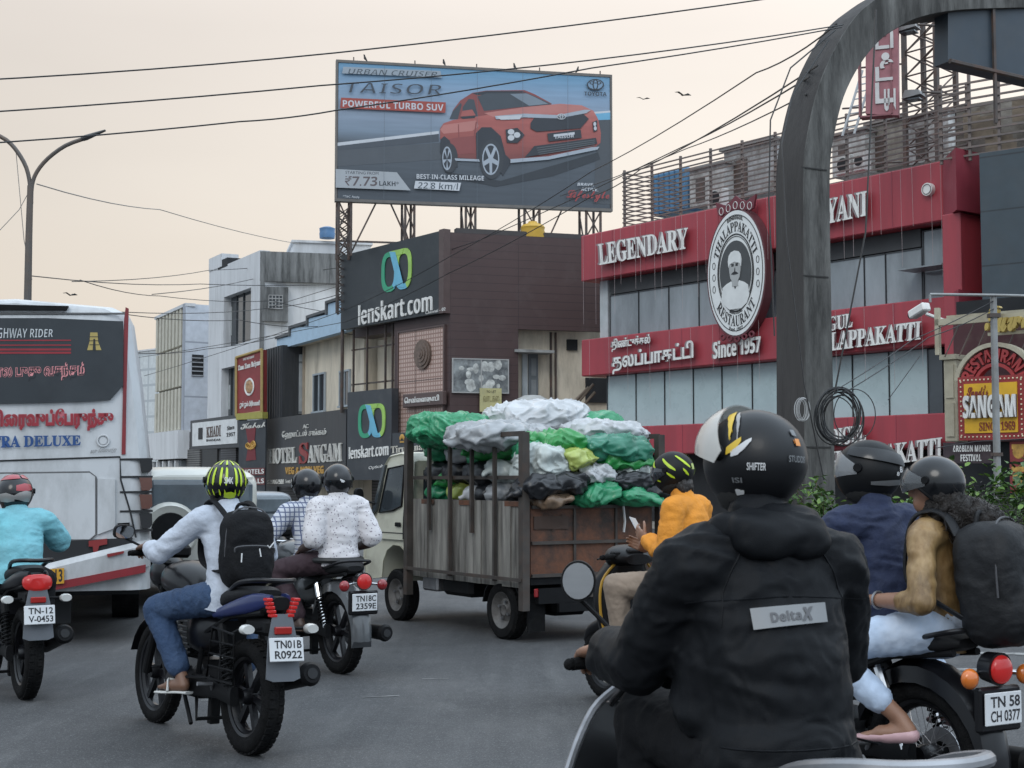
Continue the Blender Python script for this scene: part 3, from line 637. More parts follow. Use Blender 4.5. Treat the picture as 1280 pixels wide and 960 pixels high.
# footprint: front (0..L), the side wall, closed at the back -- in the local frame of FB
c, s_ = math.cos(a), math.sin(a); LF, LS = FB.L, FS.L
side_pt = lambda u, v: (LF+c*u-s_*v, s_*u+c*v)
def wallS(parent, name, m, px, o0, o1):
    x0, x1, z0, z1 = FS.rect(*px); q = [side_pt(x0, o0), side_pt(x1, o0), side_pt(x1, o1), side_pt(x0, o1)]
    mb = MB(); mb.prism(q, z0, z1, 'z'); return mb.build(name, m, parent, smooth=0)
SM = Matrix.Translation((LF, 0, 0)) @ Matrix.Rotation(a, 4, 'Z')
def sidebox(parent, name, m, x0, x1, y0, y1, z0, z1, bev=0):
    mb = MB(); mb.box(x0, x1, y0, y1, z0, z1, bev); o = mb.build(name, m, parent, smooth=0); o.matrix_local = SM; return o
zo = FS.Z(700, 413); xs = FS.S(648)
sidebox(bB, 'cladding', brown_c, 0, LS+.1, 0, .25, zo, Zt)
sidebox(bB, 'cladding', brown_c, 0, xs, 0, .25, 0, zo-.002)
sidebox(bB, 'side_wall', cream, xs+.002, LS+4, .7, 1.2, 0, zo+.3)
sidebox(bB, 'core', mat('core_wall', 0), .4, LS+3, 1.3, 12, 0, Zt-.1)
sidebox(bB, 'parapet_cap', mat('roof_dark', (.06, .055, .055), .8), .3, LS-.1, .26, .6, Zt, Zt+.22)
# side door, canopy, pipes, AC, small window
x0, x1, z0, z1 = FS.rect(652, 442, 672, 500, .7); o = sidebox(bB, 'door', mat('door_grey', (.13, .145, .155), .6), x0+.25, x1, .64, .69, z0, z1)
for k in (0, 1): sidebox(o, 'door_panel', mat('door_panel', (.20, .215, .22), .6), x0+.35, x1-.08, .62, .639, z0+.1+k*.8, z0+.75+k*.8).parent = bB
sidebox(bB, 'door_post', mat('pale_reveal', 0), x0, x0+.2, .6, .69, z0, z1)
x0, x1, z0, z1 = FS.rect(641, 437, 690, 442, .2); sidebox(bB, 'canopy', mat('canopy_sheet', (.30, .30, .29), .8, dirt=(.08, .08, .08)), x0, x1, -.1, .69, z0, z0+.10)
for px in (688, 694): x = FS.S(px, .6); sidebox(bB, 'pipe', steel, x, x+.07, .6, .67, 2, zo-.01)
x0, x1, z0, z1 = FS.rect(709, 424, 722, 438, .6); sidebox(bB, 'vent', dark, x0, x1, .6, .69, z0, z1)
sidebox(bB, 'dark_opening', dark, FS.S(733, .6), FS.S(760, .6), .6, .69, FS.Z(733, 503, .6), FS.Z(733, 472, .6))
# front face
ZS0 = FB.Z(433, 413)
mb = MB(); mb.box(FB.S(492), LF-.002, 0, .25, 0, ZS0-.002); mb.box(FB.S(492), LF-.002, .25, .6, 0, ZS0-.004); mb.build('front_frame', brown_c, bB, smooth=0)
mb = MB(); mb.box(-.0, LF-.01, .3, 1.2, ZS0-.3, Zt-.01); mb.build('upper_wall', brown_c, bB, smooth=0)
tile = mat('pink_cream_tile', (.50, .37, .32), .6, var=.1, bricks=(.16, .16, (.27, .17, .14), .028))
x0, x1, _, _ = FB.rect(500, 420, 556, 540); z1 = FB.Z(528, 412); z0 = FB.Z(528, 545)
mb = MB(); mb.box(x0, x1, -.04, -.002, z0, z1); o = mb.build('tile_strip', tile, bB, smooth=0)
mb = MB()
for xx in (x0-.06, x1): mb.box(xx, xx+.06, -.09, -.002, z0, z1+.06)
mb.box(x0+.001, x1-.001, -.09, -.041, z1, z1+.06)
for k in (1,): mb.box(x0+(x1-x0)*.38, x0+(x1-x0)*.38+.02, -.05, -.041, z0, z1)
mb.box(x0, x1, -.052, -.041, z0+(z1-z0)*.52, z0+(z1-z0)*.52+.02); mb.build('frame', mat('frame_brown', (.085, .055, .05), .5), o, smooth=0)
c0 = FB.sz(531, 443); mb = MB()
for r_, y in ((.55, .10), (.44, .14), (.30, .17), (.17, .2), (.08, .22)): mb.cyl((c0[0], -.04-y, c0[1]), (c0[0], -.02, c0[1]), r_*1.0, r_*.96, n=28)
o = mb.build('round_vent', mat('vent_bronze', (.13, .09, .07), .55, var=.3, vs=8), bB, smooth=30)
# recess with cream wall, balcony rails left of the strip
mb = MB(); mb.box(-.3, FB.S(492)-.002, 1.6, 2.0, 2.5, ZS0-.3); mb.build('balcony_wall', cream, bB, smooth=0)
mb = MB(); mb.box(-.3, FB.S(492), .3, 1.6, 3.9, 4.1); mb.build('balcony_floor', cream, bB, smooth=0)
mb = MB()
for px in (438, 455, 478, 487): x = FB.S(px); mb.box(x, x+.07, .05, .12, 4.1, ZS0)
mb.box(.1, FB.S(490), .13, .19, 5.3, 5.36); mb.box(.1, FB.S(490), .13, .19, 6.7, 6.76); mb.build('balcony_rail', steel, bB, smooth=0)
mb = MB(); x = FB.S(468); mb.box(x, x+.5, 1.5, 1.59, 4.2, 6.6); mb.build('window', glass_d, bB, smooth=0)
mb = MB(); x = FB.S(470); mb.box(x, x+.9, 1.42, 1.49, 4.1, 6.2); mb.build('shutter', mat('grey_cloth', (.42, .40, .37), .9), bB, smooth=0)
# ------------------------------------------------------------------ signs of the shop: ribbon-loop logo
g1 = mat('logo_green', (.03, .30, .16), .45); g2 = mat('logo_lime', (.30, .50, .10), .45); g3 = mat('logo_cyan', (.13, .40, .55), .45)
def loop_logo(parent, cx, cz, w_, h_, y):
    def ring(px, m, a0, a1, lw=1., nm='logo_loop', yy=0):
        mb = MB(); n = 26; rings = []
        for k in range(n+1):
            t = R(a0+(a1-a0)*k/n); co, si = math.cos(t), math.sin(t)
            e = lambda q: math.copysign(abs(q)**.72, q)
            xo, zo_ = px+e(co)*w_*.27, e(si)*h_*.5; xi, zi = px+e(co)*w_*.27*.62, e(si)*h_*.5*.74
            rings.append([(cx+xo, y-.03-yy, cz+zo_), (cx+xi, y-.03-yy, cz+zi), (cx+xi, y, cz+zi), (cx+xo, y, cz+zo_)])
        mb.loft(rings); mb.build(nm, m, parent, smooth=0)
    ring(-w_*.235, g1, 60, 300); ring(-w_*.235, g3, -60, 60); ring(w_*.235, g3, 180, 290, yy=.008); ring(w_*.235, g2, -70, 180, yy=.004)
    mb = MB(); mb.prism([(cx-w_*.22, cz+h_*.5), (cx-w_*.02, cz+h_*.46), (cx+w_*.28, cz-h_*.46), (cx+w_*.08, cz-h_*.42)], y-.05, y-.042, 'y'); mb.build('logo_band', g3, parent, smooth=0)
    mb = MB(); mb.prism([(cx-w_*.24, cz+h_*.5), (cx+w_*.26, cz+h_*.5), (cx+w_*.2, cz+h_*.36), (cx-w_*.16, cz+h_*.38)], y-.046, y-.034, 'y'); mb.build('logo_band', g2, parent, smooth=0)
sgn = thing('shop_sign', 'big black shop sign with loop logo high on the brown corner building', 'sign', FB.loc(), FB.ang)
mb = MB(); mb.box(-.02, LF-.3, -.3, -.01, ZS0, Zt+.05); mb.build('board', mat('sign_slate', (.021, .026, .030), .5, var=.15, vs=.5, dirt=(.06, .065, .065), damt=.35, ds=.8, bricks=(2.2, 4.4, (.017, .02, .023), .015)), sgn, smooth=0)
mb = MB(); mb.box(LF-.295, LF+.02, -.3, -.005, ZS0-.01, Zt+.1); mb.build('edge', mat('frame_brown', 0), sgn, smooth=0)
c0 = FB.sz(496, 338, -.3); loop_logo(sgn, c0[0], c0[1], 2.15, 1.55, -.302)
letters(FB, sgn, BOLD('lenskart.com'), [(449, 382), (541, 363), (541, 388), (449, 407)], letter_w, -.305, .05, -.01)
letters(FB, sgn, 'Chennai - 02', [(532, 389), (557, 384), (557, 388), (532, 393)], letter_w, -.305, .01)
s2 = thing('shop_sign', 'lower black shop sign with loop logo beside the tiled strip', 'sign', FB.loc(), FB.ang)
z1 = FB.Z(460, 488, -.5); z0 = FB.Z(460, 600, -.5)
mb = MB(); mb.box(FB.S(433.5, -.5), FB.S(489, -.5), -.5, -.2, z0, z1); mb.build('board', signblk, s2, smooth=0)
c0 = FB.sz(465, 526, -.5); loop_logo(s2, c0[0], c0[1], 2.0, 1.3, -.502)
letters(FB, s2, BOLD('lenskart.com'), [(437, 559), (486, 553), (486, 569), (437, 574)], letter_w, -.505, .04, -.01)
letters(FB, s2, 'Opticals', [(461, 583), (480, 580), (480, 585), (461, 588)], letter_w, -.505, .01)
s3 = thing('shop_sign', 'dark ground floor shop sign with small gold crest behind the truck cab', 'sign', FB.loc(), FB.ang)
mb = MB(); mb.box(FB.S(490, -.5), LF+1.5, -.5, -.2, 1.0, FB.Z(520, 540, -.5)); mb.build('board', signblk, s3, smooth=0)
letters(FB, s3, SERIF('Tirukanand'), [(489, 558), (540, 552), (540, 561), (489, 567)], mat('cream_letter', (.55, .52, .45), .6), -.505, .02, .0)
gold = mat('gold_paint', (.50, .28, .06), .45, .2)
c0 = FB.sz(503, 550, -.5); mb = MB()
for k in range(5): aa = R(30+30*k); mb.sph((c0[0]+.14*math.cos(aa), -.52, c0[1]+.14*math.sin(aa)), (.06, .015, .09), 8, 6)
mb.box(c0[0]-.13, c0[0]+.13, -.53, -.502, c0[1]-.1, c0[1]-.04); mb.build('crest', gold, s3)
nm = thing('name_plate', 'dark narrow name board fixed across the pink tiled strip', 'sign', FB.loc(), FB.ang)
x0, x1, z0, z1 = FB.rect(503, 493, 553, 506, -.3); mb = MB(); mb.box(x0, x1, -.3, -.1, z0, z1, .03); mb.build('board', mat('frame_brown', 0), nm)
letters(FB, nm, 'ெசன்ைனஷாபி', [(506, 497), (549, 493), (549, 503), (506, 507)], letter_w, -.305, .02, .01)
# posters on the side wall
po = thing('poster_board', 'wide grey poster board of crowded figures on the brown side wall', 'poster', FS.loc(), FS.ang)
x0, x1, z0, z1 = FS.rect(566, 449, 634, 491, 0); mb = MB(); mb.box(x0, x1, -.08, -.01, z0, z1); mb.build('board', mat('poster_grey', (.27, .29, .29), .5, var=.3, vs=2.2, dirt=(.07, .075, .08), ds=2.4, damt=.75), po, smooth=0)
mb = MB()
for xx in (x0-.04, (x0+x1)/2, x1): mb.box(xx, xx+.04, -.1, -.01, z0, z1)
for zz in (z0-.04, z1): mb.box(x0-.04, x1+.04, -.1, -.01, zz, zz+.04)
mb.build('frame', mat('poster_frame', (.36, .36, .35), .5), po, smooth=0)
mb = MB(); rg = random.Random(3)
for k in range(22): mb.sph((x0+.15+(x1-x0-.3)*rg.random(), -.082, z0+.15+(z1-z0-.3)*rg.random()), (.05+.14*rg.random(), .004, .06+.14*rg.random()), 10, 6)
mb.build('figures', mat('poster_ink', (.45, .46, .44), .6, var=.5, vs=5), po)
yn = thing('notice_board', 'pale yellow notice hanging on the brown wall just above the sacks', 'notice', FS.loc(), FS.ang)
x0, x1, z0, z1 = FS.rect(600, 485, 627, 515, -.2); mb = MB(); mb.box(x0, x1, -.2, -.15, z0, z1); mb.build('board', mat('notice_yellow', (.50, .46, .22), .7, dirt=(.35, .33, .2)), yn, smooth=0)
letters(FS, yn, 'TO LET', [(608, 488), (620, 488), (620, 491), (608, 491)], blk, -.205, .004); letters(FS, yn, 'வாடகை', [(604, 495), (624, 495), (624, 502), (604, 502)], mat('notice_ink', (.22, .19, .08), .7), -.205, .004)
# things on the roof and walls
yt = pt(666, 296, 53.5); o = thing('water_tank', 'yellow ribbed roof tank under the big billboard', 'tank', (yt.x, yt.y, Zt-.1))
mb = MB(); rr = .44; mb.lathe([(0, 0), (rr, 0)]+[(rr+(.02 if k % 2 else -.01), .08+k*.09) for k in range(6)]+[(rr*.9, .62), (.18, .70), (.16, .76), (0, .76)], ax='z', n=28); mb.build('tank_body', mat('tank_yellow', (.50, .30, .03), .5), o, smooth=50)
wp = FS.world(FS.S(665, .3), .3, FS.Z(665, 503, .3)); o = thing('water_tank', 'squat white water tank on the ledge by the grey side door', 'tank', (wp.x, wp.y-.4, 3.4))
mb = MB(); mb.lathe([(0, 0), (.62, 0), (.65, .3), (.62, .5), (.65, .8), (.6, 1.05), (.3, 1.2), (0, 1.22)], ax='z', n=28); mb.build('tank_body', mat('tank_white', (.5, .51, .5), .5, dirt=(.25, .24, .22)), o, smooth=50)
# leaning poles in the gap
for i, (a_, b_) in enumerate((((708, 520), (742, 480)), ((704, 516), (736, 484)), ((714, 524), (744, 490)))):
    p0, p1 = pt(*a_, 49.5), pt(*b_, 49.5); o = thing('bamboo_pole', ['uppermost slanting pole propped in the gap beside the red building', 'middle slanting pole propped in the gap beside the red building', 'lowest slanting pole propped in the gap beside the red building'][[1, 0, 2][i]], 'pole', tuple(p0), 0, 'poles propped in the wall gap'); mb = MB(); mb.tube([(0, 0, 0), tuple(p1-p0)], .05, 6); mb.build('shaft', mat('pole_wood', (.15, .12, .09), .8), o)

# ================================================================== C. low cream hotel with stepped blue parapet
FC = Fac(326, 69.5, 433, 58.5)
bC = thing('hotel_building', 'low cream hotel building with a light blue stepped parapet', 'building', FC.loc(), FC.ang)
zp = FC.Z(433, 413, .5)
mb = MB(); mb.box(0, FC.L-.2, .8, 9, 0, zp); mb.build('wall', cream, bC, smooth=0)
blue = mat('parapet_blue', (.37, .50, .62), .85, var=.08, dirt=(.25, .32, .38), damt=.3)
st = FC.poly([(346, 437), (346, 424), (363, 420), (363, 411), (385, 407), (385, 398), (409, 393), (409, 380), (433, 374), (433, 413)], 0)
mb = MB(); mb.prism(st, 0, .35, 'y'); o = mb.build('parapet', blue, bC, smooth=0)
mb = MB()
cap = st[1:9]
for (xa, za), (xb, zb) in zip(cap[:-1], cap[1:]):
    if abs(xb-xa) > .05: mb.box(xa-.08, xb+.04, -.08, .42, max(za, zb)-.02 if False else za, za+.12)
    else: mb.box(xa-.09, xa+.09, -.081, .421, min(za, zb), max(za, zb)+.119)
mb.build('coping', mat('coping_dark', (.09, .095, .10), .8), o, smooth=0)
mb = MB(); mb.box(FC.S(346), FC.L-.2, .1, .8, zp-.12, zp); mb.build('eaves_slab', cream, bC, smooth=0)
for px in ((394, 470, 407, 513), (427, 466, 438, 506)):
    x0, x1, z0, z1 = FC.rect(*px, .8); mb = MB(); mb.box(x0, x1, .74, .79, z0, z1); o = mb.build('window', glass_d, bC, smooth=0)
    mb = MB()
    for x in (x0-.08, (x0+x1)/2-.03, x1): mb.box(x, x+.08, .70, .79, z0, z1)
    mb.box(x0-.08, x1+.08, .69, .79, z1, z1+.08); mb.box(x0-.12, x1+.12, .64, .79, z0-.08, z0); mb.build('window_frame', mat('frame_blue_grey', (.33, .37, .40), .6), o, smooth=0)
x0, x1, z0, z1 = FC.rect(352, 449, 375, 517, .6); mb = MB(); mb.box(x0, x1, .55, .79, z0, z1); mb.build('grey_panel', mat('panel_pale', (.34, .36, .37), .7, bricks=(5, 2.3, (.14, .15, .16), .05)), bC, smooth=0)
mb = MB()
for px in (377, 425): x = FC.S(px, .7); mb.box(x, x+.07, .68, .79, 3, zp-.15)
mb.build('pipe', mat('pipe_cream', (.35, .30, .24), .7), bC, smooth=0)
hs = thing('hotel_sign', 'wide black hotel sign with pale capital letters and a red S', 'sign', FC.loc(), FC.ang)
za = FC.Z(380, 518, -.3); x0, x1 = FC.S(333, -.3), FC.S(432, -.3)
mb = MB(); mb.box(x0, x1, -.3, 0, 1.2, za); mb.build('board', sheetblk, hs, smooth=0)
hl = mat('hotel_letter', (.55, .54, .50), .55, dirt=(.3, .28, .26))
letters(FC, hs, SERIF('HOTEL'), [(337, 561), (372, 558), (372, 579), (337, 580)], hl, -.305, .06, .012)
letters(FC, hs, SERIF('S'), [(375, 554), (386, 553), (386, 579), (375, 580)], mat('letter_red', (.24, .03, .03), .5), -.305, .06, .012)
letters(FC, hs, SERIF('ANGAM'), [(386, 557), (428, 553), (428, 577), (386, 579)], hl, -.305, .06, .012)
letters(FC, hs, BOLD('VEG & NON VEG'), [(357, 584), (405, 582), (405, 592), (357, 593)], gold, -.305, .03, .02)
letters(FC, hs, 'ேஹாட்டல் சங்கம்', [(353, 539), (408, 535), (408, 546), (353, 550)], hl, -.305, .03, .015)
letters(FC, hs, 'AC', [(379, 531), (386, 530), (386, 535), (379, 536)], hl, -.305, .03, .01)
letters(FC, hs, BOLD('SANGAM'), [(335, 600), (355, 599), (355, 605), (335, 605)], hl, -.305, .03, .01)
letters(FC, hs, 'Sweets & Snacks', [(357, 599), (372, 598), (372, 604), (357, 604)], hl, -.305, .01)
dv = thing('ribbed_panel', 'black ribbed sheet panel standing right of the red restaurant board', 'panel', FC.loc(), FC.ang)
x0, x1, z0, z1 = FC.rect(329, 438, 352, 520, -.25); mb = MB(); mb.box(x0, x1, -.25, .75, z0-.3, z1); mb.build('sheet', sheetblk, dv, smooth=0)
mb = MB()
for k in range(8): x = x0+(x1-x0)*(k+.5)/8; mb.box(x-.03, x+.03, -.29, -.251, z0-.3, z1)
mb.build('rib', mat('rib_dark', (.04, .043, .048), .5), dv, smooth=0)
rb = thing('restaurant_board', 'tall red restaurant board with a bowl picture and gold frame', 'sign', FC.loc(), FC.ang)
FZ = Fac(295, 68, 329, 66.3)
rb.location = FZ.loc(); rb.rotation_euler = (0, 0, FZ.ang)
q = FZ.poly([(296, 447), (328, 437), (328, 515), (296, 520)]); mb = MB(); mb.prism(q, 0, .25, 'y'); mb.build('board', mat('board_red', (.24, .035, .035), .5, dirt=(.16, .03, .03)), rb, smooth=0)
mb = MB()
for i in range(4): (xa, za_), (xb, zb_) = q[i], q[(i+1) % 4]; mb.tube([(xa, -.03, za_), (xb, -.03, zb_)], .07, 6)
mb.build('frame', mat('gold_frame', (.38, .27, .10), .5, .2), rb)
letters(FZ, rb, SERIF('Zam Zam Briyani'), [(298, 457), (326, 449), (326, 458), (298, 465)], letter_w, -.01, .02, .01)
letters(FZ, rb, 'FAMILY RESTAURANT', [(304, 448), (318, 444), (318, 447), (304, 451)], letter_w, -.01, .01)
c0 = FZ.sz(312, 483); mb = MB()
for q_ in range(3): mb.torus((c0[0], -.02, c0[1]-.02), .40-.03*q_, .02, 'y', 22, 6)
mb.build('bowl_ring', letter_w, rb); mb = MB(); mb.sph((c0[0], -.02, c0[1]-.05), (.32, .03, .25), 16, 8); mb.sph((c0[0], -.03, c0[1]+.16), (.26, .03, .12), 14, 8); mb.build('bowl', mat('bowl_tan', (.42, .25, .13), .6, var=.4, vs=7), rb)
letters(FZ, rb, 'ஜம் ஜம் பிரியாணி', [(300, 502), (325, 500), (325, 509), (300, 511)], letter_w, -.01, .02, .02)
yb = thing('banner_strip', 'thin yellow green strip sign under the red restaurant board', 'sign', FZ.loc(), FZ.ang)
x0, x1, z0, z1 = FZ.rect(295, 517, 328, 523, -.1); mb = MB(); mb.box(x0, x1, -.1, .2, z0, z1); mb.build('board', mat('strip_olive', (.33, .30, .07), .6), yb, smooth=0)
ss = thing('stacked_sign', 'dark sign with a red and gold chicken emblem between two boards', 'sign', FZ.loc(), FZ.ang)
x0, x1, z0, z1 = FZ.rect(299, 526, 331, 625, -.05); mb = MB(); mb.box(x0, x1, -.05, .02, 1.0, z1); mb.build('board', signblk, ss, smooth=0)
letters(FZ, ss, SCRIPT('Kabab'), [(301, 529), (332, 527), (332, 535), (301, 537)], hl, -.055, .02, .02)
c0 = FZ.sz(315, 556); mb = MB(); mb.prism([(c0[0]+x, c0[1]+z) for x, z in ((-.45, .75), (.4, .8), (.3, .1), (.45, -.7), (-.4, -.75), (-.2, 0))], -.07, -.051, 'y'); mb.build('emblem_ground', mat('dull_red', (.16, .025, .03), .6), ss, smooth=0)
mb = MB()
for k in range(6): aa = R(200+k*38); mb.torus((c0[0]+.16*math.cos(aa)*1.6, -.08, c0[1]+.1*math.sin(aa)), .16, .035, 'y', 12, 5, sz=.7)
mb.build('emblem', gold, ss)
for yy, t_ in ((585, 'HOTELS'), (597, 'GRILLS')):
    x0, x1, z0, z1 = FZ.rect(303, yy, 331, yy+9, -.06); mb = MB(); mb.box(x0, x1, -.09, -.052, z0, z1); mb.build('strip', mat('strip_red', (.13, .04, .04), .6), ss, smooth=0)
    letters(FZ, ss, BOLD(t_), [(304, yy+2), (330, yy+1), (330, yy+7), (304, yy+8)], letter_w, -.095, .01, .0)
# ================================================================== D. white modern block, E. slatted block, F. far block
FD = Fac(258, 78, 322, 70.5)
bD = thing('white_office_building', 'white three storey block with deep square window recesses and stained grey side', 'building', FD.loc(), FD.ang)
zD = FD.Z(322, 314)
mb = MB(); mb.box(0, FD.L, .5, 10, 0, zD-.15)
X = lambda px: FD.S(px)
zz = lambda py, px=290: FD.Z(px, py)
W = [(0, FD.L, zz(368), zD), (0, X(277), zz(432), zz(368)-.0), (X(311), FD.L, zz(432), zz(368)), (0, FD.L, zz(458), zz(432)), (0, X(275), zz(530), zz(458)), (X(300), FD.L, zz(530), zz(458)), (0, FD.L, 3.2, zz(530))]
for q in W: mb.box(q[0]+.001, q[1]-.001, 0, .499, q[2]+.001, q[3]-.001)
mb.build('wall', wht, bD, smooth=0)
mb = MB(); mb.box(-.01, X(274), -.03, .9, zD+.002, FD.Z(266, 322)); mb.build('stair_turret', wht, bD, smooth=0)
mb = MB(); mb.box(X(269), X(281), -.01, 1.6, zD-.1, FD.Z(275, 326)); mb.build('turret_opening', dark, bD, smooth=0)
for (pa, ya, pb, yb) in ((278, 366, 311, 432), (276, 462, 299, 529)):
    x0, x1, z0, z1 = FD.rect(pa, ya, pb, yb, .3); mb = MB(); mb.box(x0, x1, .40, .49, z0, z1); o = mb.build('window', glass_d, bD, smooth=0)
    mb = MB()
    for k in range(1, 4): x = x0+(x1-x0)*k/4; mb.box(x-.03, x+.03, .34, .399, z0, z1)
    mb.build('window_frame', mat('window_frame_dark', 0), o, smooth=0); mb = MB()
    for k in range(3): mb.box(x0+.1+k*.5, x0+.45+k*.5, .37, .398, z0+.8, z1-.5-.2*k)
    mb.build('blind', mat('blind_pale', (.34, .36, .36), .7), o, smooth=0)
FDs = Fac(322, 70.5, 436, 71.5)
b2 = thing('white_office_wing', 'stained grey and white side wing with a boxed window beside the white block', 'building', FDs.loc(), FDs.ang)
z1 = FDs.Z(330, 314)
mb = MB(); mb.box(0, FDs.L, .3, 6, 0, z1-.3); mb.build('wall', wht, b2, smooth=0)
x0 = FDs.S(322); mb = MB(); mb.box(x0, FDs.S(428), 0, .299, FDs.Z(350, 352), z1); mb.build('stained_band', gry, b2, smooth=0)
mb = MB(); mb.box(x0+.02, FDs.S(328), -.05, .299, FDs.Z(330, 436), z1-.01); mb.build('stained_pier', gry, b2, smooth=0)
xa, xb, za, zb = FDs.rect(328, 358, 360, 402, -.1); mb = MB(); mb.box(xa, xb, -.1, .299, za, zb); o = mb.build('window_box', gry, b2, smooth=0)
xa, xb, za, zb = FDs.rect(336, 369, 353, 386, -.1); mb = MB(); mb.box(xa, xb, -.12, -.101, za, zb); mb.build('pane', glass_d, o, smooth=0)
mb = MB()
for k in range(5): mb.box(xa+(xb-xa)*k/4-.02, xa+(xb-xa)*k/4+.02, -.15, -.121, za, zb)
for k in range(5): mb.box(xa, xb, -.17, -.151, za+(zb-za)*k/4-.02, za+(zb-za)*k/4+.02)
mb.build('grille', mat('grille_grey', (.3, .3, .3), .6), o, smooth=0)
xa, xb, za, zb = FDs.rect(367, 303, 463, 324, .5); mb = MB(); mb.box(xa, xb, .5, 4, za-.3, zb); mb.box(xa-.1, xb+.1, .4, 4.1, zb, zb+.12); mb.build('roof_room', wht, b2, smooth=0)
tk = pt(409, 299, 71.6); o = thing('water_tank', 'small blue roof tank on the stained grey wing', 'tank', (tk.x, tk.y, FDs.Z(409, 301, .5)+.1))
mb = MB(); mb.lathe([(0, 0), (.38, 0), (.40, .25), (.38, .3), (.40, .5), (.2, .58), (0, .58)], ax='z', n=20); mb.build('tank_body', mat('tank_blue', (.07, .16, .30), .5), o, smooth=40)
FE = Fac(190, 88, 228, 81); FEs = Fac(228, 81, 262, 82)
bE = thing('slatted_building', 'three storey block with pale upright slats along its front', 'building', FE.loc(), FE.ang)
z1 = FE.Z(228, 384); LE = FE.L
mb = MB(); mb.box(0, LE-.6, .35, .9, 0, z1); mb.build('wall', mat('slat_back', (.095, .092, .082), .8), bE, smooth=0)
mb = MB()
zs = [FE.Z(210, 540), FE.Z(210, 487), FE.Z(210, 438), FE.Z(210, 390)]
for k in range(3):
    for j in range(9):
        x = LE*(j+.2)/9+(.12 if k == 1 else 0); mb.box(x, x+LE/9*.55, .05, .349, zs[k]+.06, zs[k+1]-.06)
mb.build('slat', mat('slat_cream', (.47, .45, .38), .8), bE, smooth=0)
mb = MB(); mb.box(-.1, LE, .0, .6, z1+.002, z1+.18); mb.build('roof_edge', wht, bE, smooth=0); mb = MB(); mb.box(-.05, LE, -.3, .6, zs[0]-1.6, zs[0]); mb.build('floor_band', wht, bE, smooth=0)
a_ = FEs.ang-FE.ang; SM2 = Matrix.Translation((LE, 0, 0)) @ Matrix.Rotation(a_, 4, 'Z')
mb = MB(); mb.box(0, FEs.L, 0, .3, FEs.Z(240, 545), z1+.15); o = mb.build('side_wall', mat('wall_bluewhite', (.50, .53, .58), .85, bricks=(9, 3.1, (.3, .32, .36), .05)), bE, smooth=0); o.matrix_local = SM2
xa, xb, za, zb = FEs.rect(240, 443, 254, 471, 0); mb = MB()
mb.box(xa, xb, -.02, -.001, za, zb); lv = mb.build('louvre', dark, bE, smooth=0); lv.matrix_local = SM2; mb = MB()
for k in range(5): mb.box(xa, xb, -.08, -.021, za+(zb-za)*(k+.1)/5, za+(zb-za)*(k+.1)/5+.06)
o = mb.build('louvre_blade', mat('blade', (.3, .31, .33), .6), bE, smooth=0); o.matrix_local = SM2
mb = MB(); mb.box(.5, LE-.3, -.01, .34, 0.2, zs[0]-1.7)
mb.build('shopfront', mat('shade_grey', (.12, .13, .14), .7), bE, smooth=0)
mb = MB()
for k in range(5): mb.box(LE*k/5+.4, LE*k/5+.7, -.2, -.011, 0.2, zs[0]-1.7)
mb.build('column', wht, bE, smooth=0)
FF = Fac(150, 140, 200, 135); bF = thing('far_building', 'distant pale tiled building glimpsed between the bus and the slatted block', 'building', FF.loc(), FF.ang)
mb = MB(); mb.box(0, FF.L, 0, 8, 0, FF.Z(190, 438)); mb.build('wall', mat('far_pale', (.52, .55, .56), .8, bricks=(1.6, 1.5, (.38, .41, .43), .12)), bF, smooth=0)
mb = MB(); mb.box(-.2, FF.L+.2, -.1, 8, FF.Z(190, 438), FF.Z(190, 436)); mb.build('roof', wht, bF, smooth=0)
wb = thing('sign_board', 'white shop board with dark heading on a black frame', 'sign', (0, 0, 0))
FW = Fac(238, 74, 299, 68.2); wb.location = FW.loc(); wb.rotation_euler = (0, 0, FW.ang)
q = FW.poly([(238, 526), (299, 518), (299, 559), (238, 562)]); mb = MB(); mb.prism(q, 0, .4, 'y'); mb.build('frame', signblk, wb, smooth=0)
q = FW.poly([(241, 529), (297, 523), (297, 554), (241, 558)]); mb = MB(); mb.prism(q, -.03, -.002, 'y'); mb.build('board', mat('board_white', (.62, .63, .63), .6), wb, smooth=0)
letters(FW, wb, SERIF('KHADI'), [(258, 534), (276, 531), (276, 545), (258, 547)], mat('ink_brown', (.10, .07, .06), .7), -.035, .01, .02)
letters(FW, wb, 'BHANDAR', [(258, 549), (276, 548), (276, 551), (258, 552)], blk, -.035, .01, .01); letters(FW, wb, SERIF('Since'), [(284, 533), (293, 531), (293, 536), (284, 538)], blk, -.035, .01, .01); letters(FW, wb, SERIF('1957'), [(283, 541), (294, 540), (294, 545), (283, 546)], blk, -.035, .01, .01)
x0, x1, z0, z1 = FW.rect(249, 535, 254, 549, 0); mb = MB(); mb.box(x0, x1, -.05, -.031, z0, z1); mb.build('emblem', blk, wb, smooth=0)
# dim shopfronts under the signs
FX = Fac(205, 84, 560, 52.6)
sh = thing('shop_row', 'row of dim ground floor shopfronts under the dark signs', 'shop', FX.loc(), FX.ang)
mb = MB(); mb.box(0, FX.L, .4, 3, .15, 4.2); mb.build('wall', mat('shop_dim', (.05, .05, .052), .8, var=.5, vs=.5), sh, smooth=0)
for k in range(12):
    x = FX.L*k/12; mb = MB(); mb.box(x+.3, x+FX.L/12-.3, .3, .39, .2, 3.2); mb.build('shutter', mat('shutter%d' % (k % 3), ((.09, .09, .10), (.16, .155, .15), (.03, .032, .035))[k % 3], .6, bricks=(9, .12, (.03, .03, .03), .03)), sh, smooth=0)
